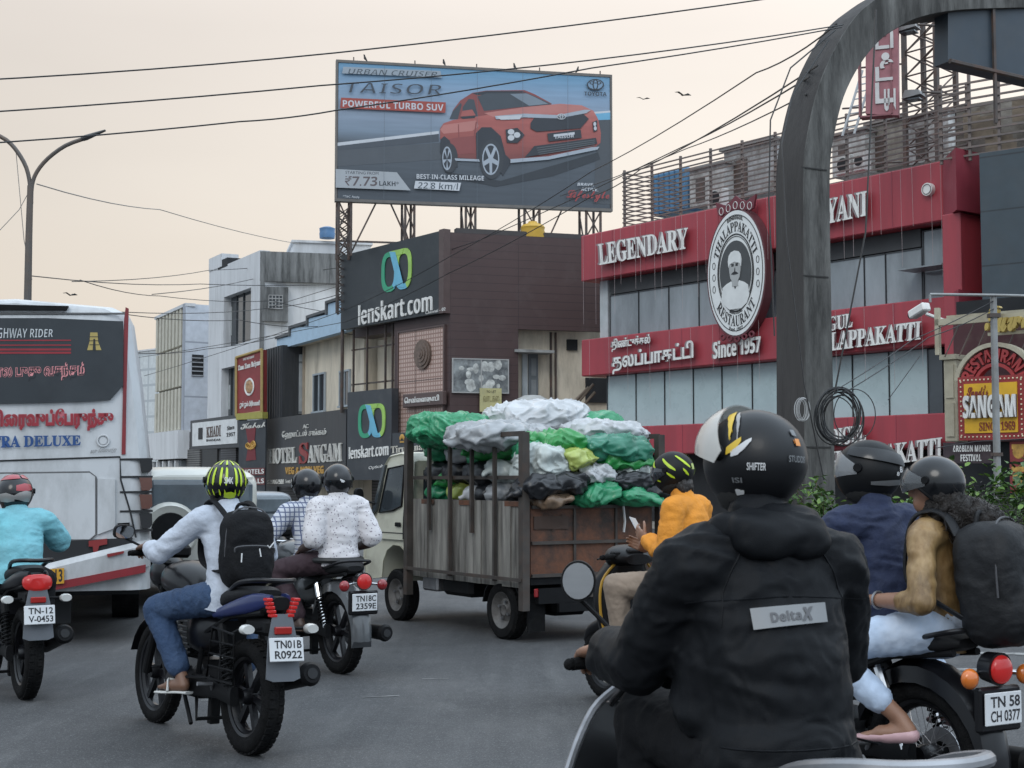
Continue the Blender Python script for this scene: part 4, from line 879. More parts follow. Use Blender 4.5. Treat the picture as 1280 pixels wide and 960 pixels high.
# ================================================================== Billboard on the roof
FL = Fac(417, 56, 766, 58.15)
bb = thing('billboard', 'large roof billboard advertising an orange car against a blue and grey track', 'billboard', FL.loc(), FL.ang)
CX = lambda x, y: (400+x*.296875, 60+y*.296875)
zb0, zb1 = FL.Z(417, 250), FL.Z(417, 76)
def grad(name, stops, axis=2, z0=0., z1=1., rough=.5):
    m = bpy.data.materials.new(name); m.use_nodes = True; n = m.node_tree.nodes; L = m.node_tree.links; b = n['Principled BSDF']; b.inputs['Roughness'].default_value = rough
    t = n.new('ShaderNodeTexCoord'); s = n.new('ShaderNodeSeparateXYZ'); L.new(t.outputs['Object'], s.inputs[0])
    r = n.new('ShaderNodeMapRange'); r.inputs[1].default_value = z0; r.inputs[2].default_value = z1; L.new(s.outputs[axis], r.inputs[0])
    q = n.new('ShaderNodeValToRGB'); c = q.color_ramp
    while len(c.elements) < len(stops): c.elements.new(.5)
    for e, (p, col) in zip(c.elements, stops): e.position = p; e.color = tuple(col)+(1,)
    nz = n.new('ShaderNodeTexNoise'); nz.inputs['Scale'].default_value = 1.5; mp = n.new('ShaderNodeMapping'); mp.inputs['Scale'].default_value = (.35, 1, 5); L.new(t.outputs['Object'], mp.inputs[0]); L.new(mp.outputs[0], nz.inputs['Vector'])
    mm = n.new('ShaderNodeMapRange'); mm.inputs[3].default_value = .8; mm.inputs[4].default_value = 1.2; L.new(nz.outputs[0], mm.inputs[0])
    v = n.new('ShaderNodeVectorMath'); v.operation = 'SCALE'; L.new(r.outputs[0], q.inputs[0]); L.new(q.outputs[0], v.inputs[0]); L.new(mm.outputs[0], v.inputs['Scale']); L.new(v.outputs[0], b.inputs['Base Color'])
    return m
Wb = FL.L
mb = MB(); mb.box(0, Wb, 0, .25, zb0, zb1); mb.build('panel', steel, bb, smooth=0)
mb = MB(); mb.box(.06, Wb-.06, -.02, -.002, zb0+.06, zb1-.06); mb.build('printed_sheet', grad('print_sky', [(0, (.055, .066, .08)), (.42, (.075, .09, .108)), (.5, (.17, .22, .28)), (.66, (.235, .29, .37)), (.85, (.20, .30, .42)), (1, (.11, .26, .40))], 2, zb0, zb1), bb, smooth=0)
LY = [0]
def art(pts, m, nm='print_shape', lift=None):
    """printed shape on the billboard, corners in enlarged-photo units"""
    LY[0] += 1; y = -.022-.0012*LY[0]
    q = [FL.sz(*CX(x, y_)) for x, y_ in pts]; mb = MB(); mb.prism(q, y, y+.0008, 'y'); return mb.build(nm, m, bb, smooth=0)
def artm(name, c, r=.5): return mat('print_'+name, c, r, var=.06, vs=1.5)
def atext(body, x0, y0, x1, y1, m, bold=0., shear=0., slant=0., sp=1.):
    LY[0] += 1; y = -.022-.0012*LY[0]
    def fn(u, v): return FL.sz(*CX(x0+(x1-x0)*u, (y1+(y0-y1)*v)+slant*u))
    mb = MB(); text(mb, body, 0, 1, 0, 1, y, 0, bold, shear, sp, fn); mb.build('lettering', m, bb, smooth=0, recalc=False)
K = artm('black', (.028, .033, .042)); TG = artm('tyre', (.035, .04, .048)); OR = artm('orange', (.33, .095, .085)); OD = artm('orange_dark', (.22, .06, .058)); OL = artm('orange_light', (.42, .17, .15))
GW = artm('glass', (.05, .062, .075)); GL = artm('glass_light', (.17, .21, .25)); SV = artm('silver', (.32, .36, .41)); WHT = artm('white', (.48, .50, .53)); GR = artm('grey', (.10, .11, .12)); BL = artm('cyan', (.13, .34, .50))
# track: kerb line, barrier and blur
art([(65, 400), (500, 350), (500, 362), (65, 414)], WHT); art([(65, 414), (500, 362), (500, 395), (65, 432)], artm('barrier', (.06, .07, .085))); art([(65, 432), (520, 398), (520, 470), (65, 500)], artm('track', (.072, .082, .095)))
art([(1150, 270), (1225, 264), (1225, 272), (1150, 278)], WHT); art([(1150, 278), (1225, 272), (1225, 302), (1150, 305)], BL); art([(1170, 305), (1225, 302), (1225, 660), (1150, 655)], artm('track2', (.062, .07, .08)))
art([(520, 520), (760, 560), (1170, 440), (1180, 470), (980, 540), (740, 585), (560, 548)], artm('shadow_print', (.028, .034, .042)))
# car
art([(548, 300), (560, 262), (590, 222), (640, 190), (700, 180), (860, 178), (905, 196), (975, 235), (960, 262), (690, 300)], OD, 'car_roof')
art([(640, 192), (700, 182), (850, 182), (870, 188), (700, 196), (665, 200)], K)
art([(545, 300), (558, 268), (592, 232), (596, 240), (580, 300)], GW); art([(598, 300), (600, 250), (625, 215), (648, 218), (665, 292), (640, 296)], GW)
art([(662, 205), (700, 192), (868, 190), (905, 205), (975, 238), (820, 252), (690, 266)], GW, 'windscreen'); art([(800, 195), (868, 192), (900, 206), (960, 236), (880, 244)], GL)
art([(505, 340), (520, 318), (560, 304), (690, 285), (860, 250), (1010, 236), (1100, 242), (1150, 265), (1170, 300), (1182, 360), (1180, 400), (1150, 425), (960, 462), (800, 486), (775, 455), (740, 400), (660, 440), (668, 470), (560, 462), (530, 400), (505, 385)], grad('print_body', [(0, (.15, .045, .042)), (.35, (.29, .08, .07)), (.7, (.35, .10, .088)), (1, (.46, .17, .15))], 2, FL.Z(*CX(800, 480)), FL.Z(*CX(1000, 240))), 'car_body')
art([(690, 275), (860, 250), (1010, 238), (1090, 244), (1140, 262), (1100, 268), (900, 282), (730, 292)], OL, 'bonnet'); art([(505, 345), (520, 325), (655, 306), (668, 330), (640, 350), (520, 362)], OL)
art([(580, 322), (584, 322), (590, 455), (584, 455)], OD); art([(655, 312), (660, 312), (650, 380), (645, 380)], OD); art([(520, 395), (560, 380), (655, 370), (650, 445), (570, 448)], OD)
art([(590, 290), (598, 266), (640, 260), (655, 285), (630, 296)], OR); art([(590, 290), (655, 285), (650, 296), (600, 300)], K)
art([(658, 470), (655, 360), (680, 335), (720, 335), (760, 372), (780, 450), (800, 470), (800, 490), (770, 540), (730, 480)], K, 'wheel_arch'); art([(505, 440), (508, 385), (522, 372), (545, 390), (565, 450), (580, 500), (560, 510)], K)
def disc(cx, cy, a, b_, m, n=24): art([(cx+a*math.cos(k*2*math.pi/n), cy+b_*math.sin(k*2*math.pi/n)) for k in range(n)], m)
disc(722, 470, 50, 84, TG); disc(718, 470, 36, 66, SV); disc(718, 470, 31, 59, K)
for k in range(5):
    a_ = k*2*math.pi/5+.3; art([(718+6*math.cos(a_+1.5), 470+10*math.sin(a_+1.5)), (718+33*math.cos(a_+.16), 470+61*math.sin(a_+.16)), (718+33*math.cos(a_-.16), 470+61*math.sin(a_-.16)), (718+6*math.cos(a_-1.5), 470+10*math.sin(a_-1.5))], SV)
disc(545, 465, 34, 62, TG); disc(534, 466, 20, 50, SV); disc(534, 466, 16, 43, K)
for k in range(5):
    a_ = k*2*math.pi/5+.3; art([(534, 470), (534+17*math.cos(a_+.2), 466+45*math.sin(a_+.2)), (534+17*math.cos(a_-.2), 466+45*math.sin(a_-.2))], SV)
art([(565, 466), (668, 470), (672, 480), (570, 476)], SV)
art([(885, 318), (900, 296), (1100, 272), (1130, 300), (1095, 340), (910, 354), (885, 340)], K, 'grille'); art([(735, 288), (860, 278), (1000, 284), (1110, 262), (1140, 262), (1120, 276), (1000, 298), (860, 294), (740, 302)], SV, 'light_bar')
art([(740, 290), (850, 284), (840, 302), (760, 304)], WHT)
art([(780, 345), (830, 338), (860, 368), (830, 402), (785, 400)], K, 'lamp_cluster'); disc(803, 355, 14, 12, WHT, 14); disc(828, 368, 14, 12, WHT, 14); disc(803, 380, 14, 12, WHT, 14); art([(1145, 315), (1165, 305), (1165, 350), (1150, 356)], K); disc(1155, 322, 6, 9, WHT, 10); disc(1157, 340, 6, 9, WHT, 10)
art([(955, 362), (1095, 345), (1100, 380), (960, 396)], K); art([(982, 366), (1070, 356), (1070, 366), (982, 376)], WHT); atext(BOLD('TAISOR'), 985, 372, 1068, 384, WHT, 0, 0, -6)
art([(880, 440), (900, 415), (1160, 380), (1165, 405), (1000, 438), (860, 462)], K, 'air_dam'); art([(800, 470), (960, 458), (1140, 420), (1175, 418), (1165, 430), (960, 472), (800, 486)], SV, 'skid_plate')
for k in range(4): art([(910+k*3, 422+k*9), (1155, 388+k*8), (1155, 391+k*8), (910+k*3, 425+k*9)], GR)
def emblem(cx, cy, a, m, bgm):
    q = .66; disc(cx, cy, a, a*q, m, 28); disc(cx, cy, a*.86, a*q*.8, bgm, 28); disc(cx, cy-a*q*.3, a*.72, a*q*.36, m, 24); disc(cx, cy-a*q*.3, a*.58, a*q*.22, bgm, 24); disc(cx, cy, a*.34, a*q*.92, m, 24); disc(cx, cy, a*.2, a*q*.74, bgm, 24); art([(cx-a*.3, cy-a*q*.36), (cx+a*.3, cy-a*q*.36), (cx+a*.3, cy-a*q*.2), (cx-a*.3, cy-a*q*.2)], m)
emblem(1014, 291, 19, WHT, GR)
emblem(1157, 157, 36, K, artm('skyblue', (.16, .26, .37))); atext(BOLD('TOYOTA'), 1110, 186, 1204, 203, K, 0, 0, 3)
art([(97, 82), (505, 100), (512, 128), (92, 110)], artm('badge_grey', (.27, .31, .35))); atext(BOLD('URBAN CRUISER'), 118, 90, 492, 112, artm('badge_ink', (.06, .075, .09)), -.02, .25, 14)
atext(BOLD('TAISOR'), 110, 146, 508, 190, artm('title_ink', (.045, .055, .07)), -.03, .15, 10, 1.05)
art([(88, 212), (528, 232), (526, 276), (84, 256)], artm('ribbon_red', (.30, .055, .04))); atext(BOLD('POWERFUL TURBO SUV'), 95, 222, 518, 250, WHT, 0, 0, 18)
art([(65, 512), (322, 526), (380, 602), (65, 590)], artm('price_grey', (.33, .35, .37))); atext('STARTING FROM', 106, 520, 245, 532, K, 0, 0, 5); atext(BOLD('₹7.73'), 104, 542, 240, 582, artm('price_ink', (.10, .08, .085)), 0, .1, 2); atext(BOLD('LAKH*'), 248, 562, 330, 582, K, 0, 0, 3)
atext(BOLD('BEST-IN-CLASS MILEAGE'), 405, 533, 688, 553, WHT, 0, 0, 8); art([(400, 562), (592, 570), (584, 604), (394, 594)], WHT); atext(BOLD('22.8 km/l'), 410, 566, 580, 594, artm('badge_ink', 0), -.01, .1, 6)
atext('*T&C Apply', 95, 622, 165, 634, WHT, 0, 0, 3); atext(BOLDI('BRAVE,'), 1080, 570, 1150, 584, WHT, .0, .0, 2); atext(BOLDI('ACTIVE,'), 1095, 590, 1168, 606, WHT, 0, 0, 2); atext(SCRIPT('Lifestyle'), 1035, 600, 1215, 648, artm('script_red', (.30, .05, .05)), .012, 0, 4)
# vinyl seams, frame edge, spikes, legs
for k in range(1, 6): mb = MB(); mb.box(Wb*k/6-.006, Wb*k/6+.006, -.2, -.197, zb0+.08, zb1-.08); mb.build('vinyl_seam', artm('seam', (.09, .11, .13)), bb, smooth=0)
mb = MB()
for x in (0, Wb): mb.box(x-.04, x+.04, -.05, .26, zb0-.05, zb1+.05)
mb.box(.041, Wb-.041, -.052, .26, zb1-.06, zb1+.05); mb.box(.041, Wb-.041, -.052, .26, zb0-.05, zb0+.06); mb.build('frame', mat('board_frame', (.13, .12, .11), .6), bb, smooth=0)
mb = MB()
for x in (142, 400, 660, 925, 1180): mb = MB(); q = FL.sz(*CX(x, 60)); mb.box(q[0]-.02, q[0]+.02, 0, .05, zb1+.05, zb1+.2); mb.build('spike', steel, bb, smooth=0)
zr = 10.3
for i, (a_, b_) in enumerate(((80, 132), (360, 398), (615, 655), (862, 925), (1122, 1182))):
    x0, x1 = FL.sz(*CX(a_, 660))[0], FL.sz(*CX(b_, 660))[0]; mb = MB()
    for x in (x0, x1):
        for y in (.05, 1.2): mb.box(x-.045, x+.045, y-.045, y+.045, zr, zb0 if y < 1 else zb0+4)
    n_ = 2; hh = (zb0-.05-zr)/n_
    for k in range(n_): mb.tube([(x0, .0, zr+k*hh), (x1, .0, zr+(k+1)*hh)], .03, 4); mb.tube([(x1, .01, zr+k*hh), (x0, .01, zr+(k+1)*hh)], .03, 4)
    if i in (0, 1, 3): mb.tube([(x1, .1, zr+.1), (x1+(1.0 if i != 1 else -.9), .4, zb0)], .035, 4)
    mb.tube([(x0, .05, zr+.2), (x0, 1.2, zb0)], .035, 4); mb.build('leg', steel, bb, smooth=0)
mb = MB(); mb.box(.1, Wb-.1, 0.1, .16, zr+.55, zr+.62); mb.build('cross_beam', steel, bb, smooth=0)
# lattice post left of the clad shop carrying the left end
p = pt(428, 420, 57.9); tp = thing('lattice_post', 'slender steel lattice post rising beside the left edge of the black shop sign', 'post', (p.x, p.y, 0))
mb = MB(); ht = pt(431, 258, 57.3).z; zb_ = 8.2
for x in (-.22, .22):
    for y in (-.22, .22): mb.box(x-.04, x+.04, y-.04, y+.04, zb_, ht)
for k in range(13):
    z = zb_+(ht-zb_)*k/13; h = (ht-zb_)/13
    for y in (-.22, .22): mb.tube([(-.22, y, z), (.22, y, z+h)], .02, 4); mb.tube([(.22, y, z), (-.22, y, z+h)], .02, 4)
mb.build('lattice', steel, tp, smooth=0); mb = MB(); mb.cyl((.0, 0, 4.2), (0, 0, zb_), .07, n=8); mb.build('stem', steel, tp)
# birds perched on the board and flying
def bird(p, wings, label, group, rz=0, sc_=1.):
    o = thing('bird', label, 'bird', tuple(p), rz, group); m = mat('feather_dark', (.03, .028, .026), .8)
    mb = MB(); mb.hull([(-.16*sc_, .012, -.01, .01), (-.07*sc_, .03*sc_, -.025*sc_, .03*sc_), (.05*sc_, .055*sc_, -.05*sc_, .05*sc_), (.13*sc_, .035*sc_, -.01, .06*sc_), (.17*sc_, .035*sc_, .01*sc_, .075*sc_), (.22*sc_, .008, .03*sc_, .045*sc_)], 10, 2)
    mb.build('body', m, o)
    if wings:
        for s in (-1, 1):
            mb = MB(); pts = [(0, .08), (.35*s, .16), (.75*s, .02), (.4*s, -.03), (0, -.08)]
            mb.add([(x*sc_, y*sc_, (abs(x)*.5 if abs(x) < .4 else .3-abs(x)*.25)*sc_) for x, y in pts]+[(x*sc_, y*sc_, (abs(x)*.5 if abs(x) < .4 else .3-abs(x)*.25)*sc_-.012) for x, y in pts], [(0, 1, 2, 3, 4), (9, 8, 7, 6, 5)]+[(i, (i+1) % 5, 5+(i+1) % 5, 5+i) for i in range(5)]); mb.build('wing', m, o, smooth=0)
    else: o.rotation_euler.x = R(55)
for i, x in enumerate((193, 525, 824, 1084)):
    q = FL.sz(*CX(x, 80 if i < 2 else 100)); bird(FL.world(q[0], .1, zb1+.17), False, ['small bird perched at the left end of the billboard top', 'small bird perched above the start of the printed car roof', 'small bird perched above the bonnet side of the printed car', 'small bird perched nearest the right end of the billboard top'][i], 'birds perched on the billboard', [1.2, .6, .9, -1][i])
bird(pt(854, 119, 60), True, 'dark bird flying in open sky right of the billboard', 'flying birds', .6, .62)
bird(pt(88, 369, 40), True, 'small dark bird flying low in the sky above the bus', 'flying birds', 1.0, .34)
bird(pt(804, 124, 130), True, 'faint far bird flying close to the right edge of the billboard', 'flying birds', .2, .9)
# ================================================================== arch over the road, cable coils
FP = Fac(1005, 20.0, 1040, 20.22)
ar = thing('concrete_arch', 'tall stained concrete arch whose curved pillar hides part of the red building', 'arch', FP.loc(), FP.ang)
carch = mat('arch_concrete_shaded', (.060, .055, .052), .9, var=.35, vs=1.2, bump=.35, bs=12, dirt=(.022, .02, .02), ds=1.2, damt=.7, stretch=(2, 2, .35))
carch2 = mat('arch_face_lit', (.145, .143, .135), .9, var=.35, vs=1.6, bump=.4, bs=14, dirt=(.035, .034, .032), ds=1.9, damt=.85, stretch=(2, 2, .35))  # paler copy of the concrete: the front's light is put into the colour
o_px = [(1006, 760), (1005, 500), (1004, 300), (1004, 210), (1010, 160), (1022, 110), (1042, 62), (1066, 24), (1090, 2), (1130, -22), (1200, -42), (1300, -50), (1420, -52)]
i_px = [(1046, 760), (1041, 500), (1037, 300), (1037, 210), (1042, 170), (1054, 122), (1074, 82), (1098, 52), (1120, 36), (1150, 22), (1200, 13), (1300, 10), (1420, 10)]
def dens(q, k=4):
    P = np.array(q, float); o = []
    for i in range(len(P)-1):
        p0 = P[max(i-1, 0)]; p1 = P[i]; p2 = P[i+1]; p3 = P[min(i+2, len(P)-1)]
        for j in range(k): t = j/k; o.append(.5*((2*p1)+(-p0+p2)*t+(2*p0-5*p1+4*p2-p3)*t*t+(-p0+3*p1-3*p2+p3)*t**3))
    o.append(P[-1]); return o
OO = [FP.sz(*q) for q in dens(o_px)]; II = [FP.sz(*q) for q in dens(i_px)]
OO[0] = (OO[0][0], .1); II[0] = (II[0][0], .1)
mb = MB(); D_ = .62; rings = []
for (xo, zo_), (xi, zi) in zip(OO, II): rings.append([(xo, 0, zo_), (xi, 0, zi), (xi, D_, zi), (xo, D_, zo_)])
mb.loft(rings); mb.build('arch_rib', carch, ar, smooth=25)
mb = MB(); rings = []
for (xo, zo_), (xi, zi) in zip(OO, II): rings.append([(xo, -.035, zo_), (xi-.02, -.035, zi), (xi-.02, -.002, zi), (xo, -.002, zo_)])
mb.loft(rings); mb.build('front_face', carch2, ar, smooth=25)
for zz_ in (FP.Z(1020, 347), FP.Z(1020, 213), FP.Z(1020, 560)): mb = MB(); mb.box(FP.S(1005)-.0, FP.S(1039)-.03, -.045, -.036, zz_, zz_+.02); mb.build('strap', mat('strap_dark', (.02, .019, .018), .8), ar, smooth=0)
hp = thing('hanging_panel', 'dark blue grey sign panel seen from below hanging under the arch', 'sign', (0, 0, 0))
FH = Fac(1185, 21.3, 1420, 22.9); hp.location = FH.loc(); hp.rotation_euler = (0, 0, FH.ang)
q = FH.poly([(1185, 77), (1420, 132), (1420, 0), (1185, 12)]); mb = MB(); mb.prism(q, 0, .3, 'y'); mb.build('panel', mat('panel_navy', (.028, .042, .058), .5, dirt=(.05, .055, .06)), hp, smooth=0)
mb = MB(); mb.tube([(q[0][0], -.04, q[0][1]), (q[1][0], -.04, q[1][1])], .04, 6); mb.box(FH.S(1251), FH.S(1254), -.06, -.02, FH.Z(1252, 156), q[2][1]); mb.build('frame', steel, hp, smooth=0)
cc = pt(1052, 521, 18.9); ck = thing('cable_coil', 'loose coils of black cable hung on the arch pillar', 'cable', tuple(cc), 0)
mb = MB(); rg = random.Random(5)
for k in range(14):
    r_ = .24+.09*rg.random(); pts = []
    for j in range(28): a_ = j*2*math.pi/28; pts.append((-.06+.05*rg.random()*0+r_*.9*math.cos(a_)+.05*math.sin(k), -.03-.012*k+.03*math.sin(a_*2+k), r_*1.12*math.sin(a_)+.03*math.cos(k*2)))
    mb.tube(pts, .008, 5, closed=True)
pts = [(.12+.27*math.cos(R(a_)), -.22, .02+.33*math.sin(R(a_))) for a_ in range(0, 360, 12)]; mb.tube(pts, .007, 5, closed=True)
mb.build('coil', mat('cable_black', (.012, .012, .013), .5), ck)
wc = pt(999, 512, 19.2); o = thing('wire_bundle', 'tangle of thin white wire tied on the arch pillar', 'wire', tuple(wc), 0); mb = MB()
for k in range(7): mb.torus((.0+.01*k, -.02-.008*k, .0), .07+.01*rg.random(), .004, 'y', 18, 4, sz=2.0)
mb.build('loops', mat('wire_white', (.4, .4, .4), .6), o)
# ================================================================== restaurant on the right with neon style boards
FN = Fac(1178, 28, 1420, 25.5)
bN = thing('neighbour_restaurant', 'small restaurant front with cream pillar and dark open shop under bright boards', 'building', FN.loc(), FN.ang)
crm = mat('cream_paint', (.48, .44, .33), .7, var=.1, dirt=(.25, .2, .14))
mb = MB(); x0, x1, z0, z1 = FN.rect(1179, 450, 1197, 552); mb.box(x0, x1, 0, .5, z0, z1, .02); mb.box(x0-.05, x1+.03, -.06, .55, z1+.002, z1+.1); mb.box(x0+.05, x1-.05, -.03, -.002, z0+.1, (z0+z1)/2-.05); mb.box(x0+.05, x1-.05, -.03, -.002, (z0+z1)/2+.05, z1-.1); mb.build('pillar', crm, bN, smooth=0)
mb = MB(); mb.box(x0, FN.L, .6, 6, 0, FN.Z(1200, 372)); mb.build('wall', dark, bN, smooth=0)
mb = MB(); mb.box(x0, FN.L, .45, .59, FN.Z(1200, 552), FN.Z(1200, 400)); mb.build('upper_wall', mat('maroon_wall', (.07, .022, .026), .7, dirt=(.16, .13, .1), damt=.4), bN, smooth=0)
mb = MB(); mb.box(FN.S(1190), FN.L, -.6, -.52, FN.Z(1190, 410), FN.Z(1190, 402)); mb.box(FN.S(1190), FN.S(1195), -.6, -.5, FN.Z(1190, 446), FN.Z(1190, 388)); mb.box(FN.S(1196), FN.L, -.3, -.25, FN.Z(1196, 402), FN.Z(1196, 396)); mb.build('cream_beam', crm, bN, smooth=0)
mb = MB()
for k in range(12): x = FN.S(1196)+k*.3; mb.tube([(x, -.4, FN.Z(1190, 448)), (x+.35, -.4, FN.Z(1190, 404))], .015, 4)
mb.build('lattice', rail_m, bN, smooth=0)
rs = thing('arched_sign', 'curved red restaurant lettering on a cream arch above the yellow board', 'sign', FN.loc(), FN.ang)
cx, cz = FN.sz(1243, 482, -.8)
ra = FN.S(1290, -.8)-cx
def arcb(r0, r1, y0, y1, m, nm, a0=10, a1=170):
    mb = MB(); mb.loft([[(cx+r0*math.cos(R(a)), y0, cz+r0*math.sin(R(a))), (cx+r1*math.cos(R(a)), y0, cz+r1*math.sin(R(a))), (cx+r1*math.cos(R(a)), y1, cz+r1*math.sin(R(a))), (cx+r0*math.cos(R(a)), y1, cz+r0*math.sin(R(a)))] for a in range(a0, a1+1, 8)]); mb.build(nm, m, rs, smooth=0)
arcb(.42, .72, -.72, -.6, mat('arch_maroon', (.10, .02, .022), .6), 'board'); arcb(.72, .80, -.80, -.58, crm, 'arch_edge'); arcb(.36, .42, -.78, -.6, mat('letter_red2', (.34, .035, .035), .5), 'inner_edge')
def fn(u, v): a = R(165-150*u); q = .45+.24*v; return cx+q*math.cos(a), cz+q*math.sin(a)
mb = MB(); text(mb, BOLD('RESTAURANT'), 0, 1, 0, 1, -.725, .05, .02, fn=fn); mb.build('lettering', mat('letter_red2', 0), rs, smooth=0, recalc=False)
sb = thing('yellow_sign', 'yellow restaurant board with bulb-studded red frame behind the grey pole', 'sign', FN.loc(), FN.ang)
x0, x1, z0, z1 = FN.rect(1197, 472, 1282, 549, -.95)
mb = MB(); mb.box(x0, x1, -.95, -.6, z0, z1); mb.build('frame', mat('frame_red', (.27, .03, .028), .5), sb, smooth=0)
bx = .13; mb = MB(); mb.box(x0+bx, x1-bx, -.975, -.952, z0+bx, z1-bx); mb.build('board', mat('board_yellow', (.68, .38, .018), .5), sb, smooth=0)
mb = MB()
for k in range(16):
    for z in (z0+.06, z1-.06): mb.sph((x0+.05+(x1-x0-.1)*k/15, -.96, z), .018, 6, 4)
for k in range(1, 13):
    for x in (x0+.06, x1-.06): mb.sph((x, -.96, z0+(z1-z0)*k/13), .018, 6, 4)
mb.build('bulb', mat('bulb_cream', (.7, .6, .42), .4), sb)
lw_ = mat('letter_edge_grey', (.16, .12, .11), .5)
for m_, y_, o_ in ((lw_, -.98, .05), (letter_w, -1.035, .012)):
    mb = MB(); text(mb, BOLD('SANGAM'), x0+.15, x1-.13, z0+.40, z0+.82, y_, .05, o_); mb.build('lettering', m_, sb, smooth=0, recalc=False)
mb = MB(); text(mb, SCRIPT("Sandi's"), x0+.19, x0+.60, z1-.36, z1-.17, -.98, .01, .015); mb.build('small_lettering', mat('ink_darkred', (.20, .03, .02), .6), sb, smooth=0, recalc=False); mb = MB(); text(mb, SERIF('SINCE 1969'), x0+.42, x0+1.1, z0+.17, z0+.33, -.98, .01, .005); mb.build('small_lettering', mat('ink_darkred', (.20, .03, .02), .6), sb, smooth=0, recalc=False)
gs = thing('script_sign', 'gold script letters standing on a cream beam at the right edge', 'sign', FN.loc(), FN.ang)
mb = MB(); x0, x1, z0, z1 = FN.rect(1232, 384, 1300, 412, -.7); text(mb, SCRIPT('Suwai'), x0, x1, z0, z1, -.65, .12, .03); mb.build('lettering', mat('gold_letter', (.50, .36, .10), .4, .3), gs, smooth=0, recalc=False)
mb = MB(); mb.box(x0, x1, -.64, -.6, z0-.04, z0+.02); mb.build('rail', crm, gs, smooth=0)
fb = thing('festival_banner', 'dark banner with white festival lettering below the yellow board', 'banner', FN.loc(), FN.ang)
x0, x1, z0, z1 = FN.rect(1188, 553, 1240, 579, -.8); mb = MB(); mb.box(x0-.15, x1, -.8, -.77, z0, z1); mb.build('cloth', mat('banner_dark', (.045, .03, .034), .7, var=.4, vs=6), fb, smooth=0)
mb = MB(); text(mb, BOLD('ARABIAN MANDI'), x0+.05, x1-.02, (z0+z1)/2+.02, z1-.06, -.805, .006, .01); text(mb, BOLD('FESTIVAL'), x0+.2, x1-.2, z0+.04, (z0+z1)/2-.03, -.805, .006, .01); mb.build('lettering', letter_w, fb, smooth=0, recalc=False)
for i, (a_, lb) in enumerate((((1262, 552, 1284, 577), 'maroon poster with a seal right of the festival banner'), ((1262, 580, 1284, 616), 'lower red food poster with a yellow top beside the pole'))):
    pz = thing('food_poster', lb, 'poster', FN.loc(), FN.ang, 'posters by the shop opening'); x0, x1, z0, z1 = FN.rect(*a_, -.82)
    mb = MB(); mb.box(x0, x1, -.82, -.78, z0, z1); mb.build('board', mat('poster_red', (.20, .03, .03), .6), pz, smooth=0)
    mb = MB(); mb.sph(((x0+x1)/2, -.82, (z0+z1)/2), (.11, .012, .13), 12, 8); mb.box(x0+.04, x1-.04, -.83, -.822, z1-.14, z1-.05); mb.build('picture', mat('poster_food', (.45, .26, .06), .6, var=.5, vs=9), pz)
lc = thing('light_curtain', 'curtain of thin pale light strings hanging down the red bands', 'light strings', FA.loc(), FA.ang)
rg = random.Random(8)
for k in range(46):
    x = .4+X1*k/46+.1*rg.random(); q = 9.8; zz_ = 8.3-rg.random()*1.6
    if k % 3 == 1: q = 6.2; zz_ = 5.0-rg.random()*1.4
    mb = MB(); mb.tube([(x, -.26, q), (x+.02, -.26, zz_)], .005, 4); mb.build('strand', mat('strand_pale', (.34, .28, .28), .6), lc, smooth=0)
# pole with crossarm, cctv
pl = pt(1247, 610, 21.5); o = thing('utility_pole', 'slim grey metal pole with a thin crossarm before the yellow board', 'pole', (pl.x, pl.y, .1))
gp_ = mat('galvanised', (.27, .28, .28), .5, .4, var=.2, dirt=(.12, .1, .09)); zt = pt(1247, 368, 21.5).z-.1
mb = MB(); mb.cyl((0, 0, 0), (0, 0, zt), .058, .05, 12); mb.build('shaft', gp_, o)
mb = MB(); mb.tube([(-.95, 0, zt+.0), (0, -.06, zt-.02), (.8, 0, zt-.03)], .022, 8); mb.tube([(-.95, 0, zt), (-.95, 0, zt-.12)], .02, 6); mb.build('crossarm', gp_, o)
mb = MB(); mb.box(-.08, .08, -.075, .075, zt-.35, zt-.29); mb.box(-.07, .07, -.07, .07, zt*.42, zt*.42+.05); mb.build('clamp', steel, o, smooth=0)
p = pt(1150, 388, 33.5); o = thing('security_camera', 'white security camera on the middle red band near the corner', 'camera', tuple(p), FA.ang-.2)
mb = MB(); mb.box(-.30, .25, -.12, .12, -.1, .1, .03, Matrix.Rotation(R(-18), 4, 'Y')); mb.build('housing', letter_w, o); mb = MB(); mb.cyl((-.34, 0, -.1), (-.26, 0, -.08), .08, n=14); mb.build('lens', dark, o); mb = MB(); mb.tube([(.2, 0, -.1), (.35, .4, -.25), (.35, 1.4, -.25)], .04, 6); mb.build('bracket', letter_w, o)
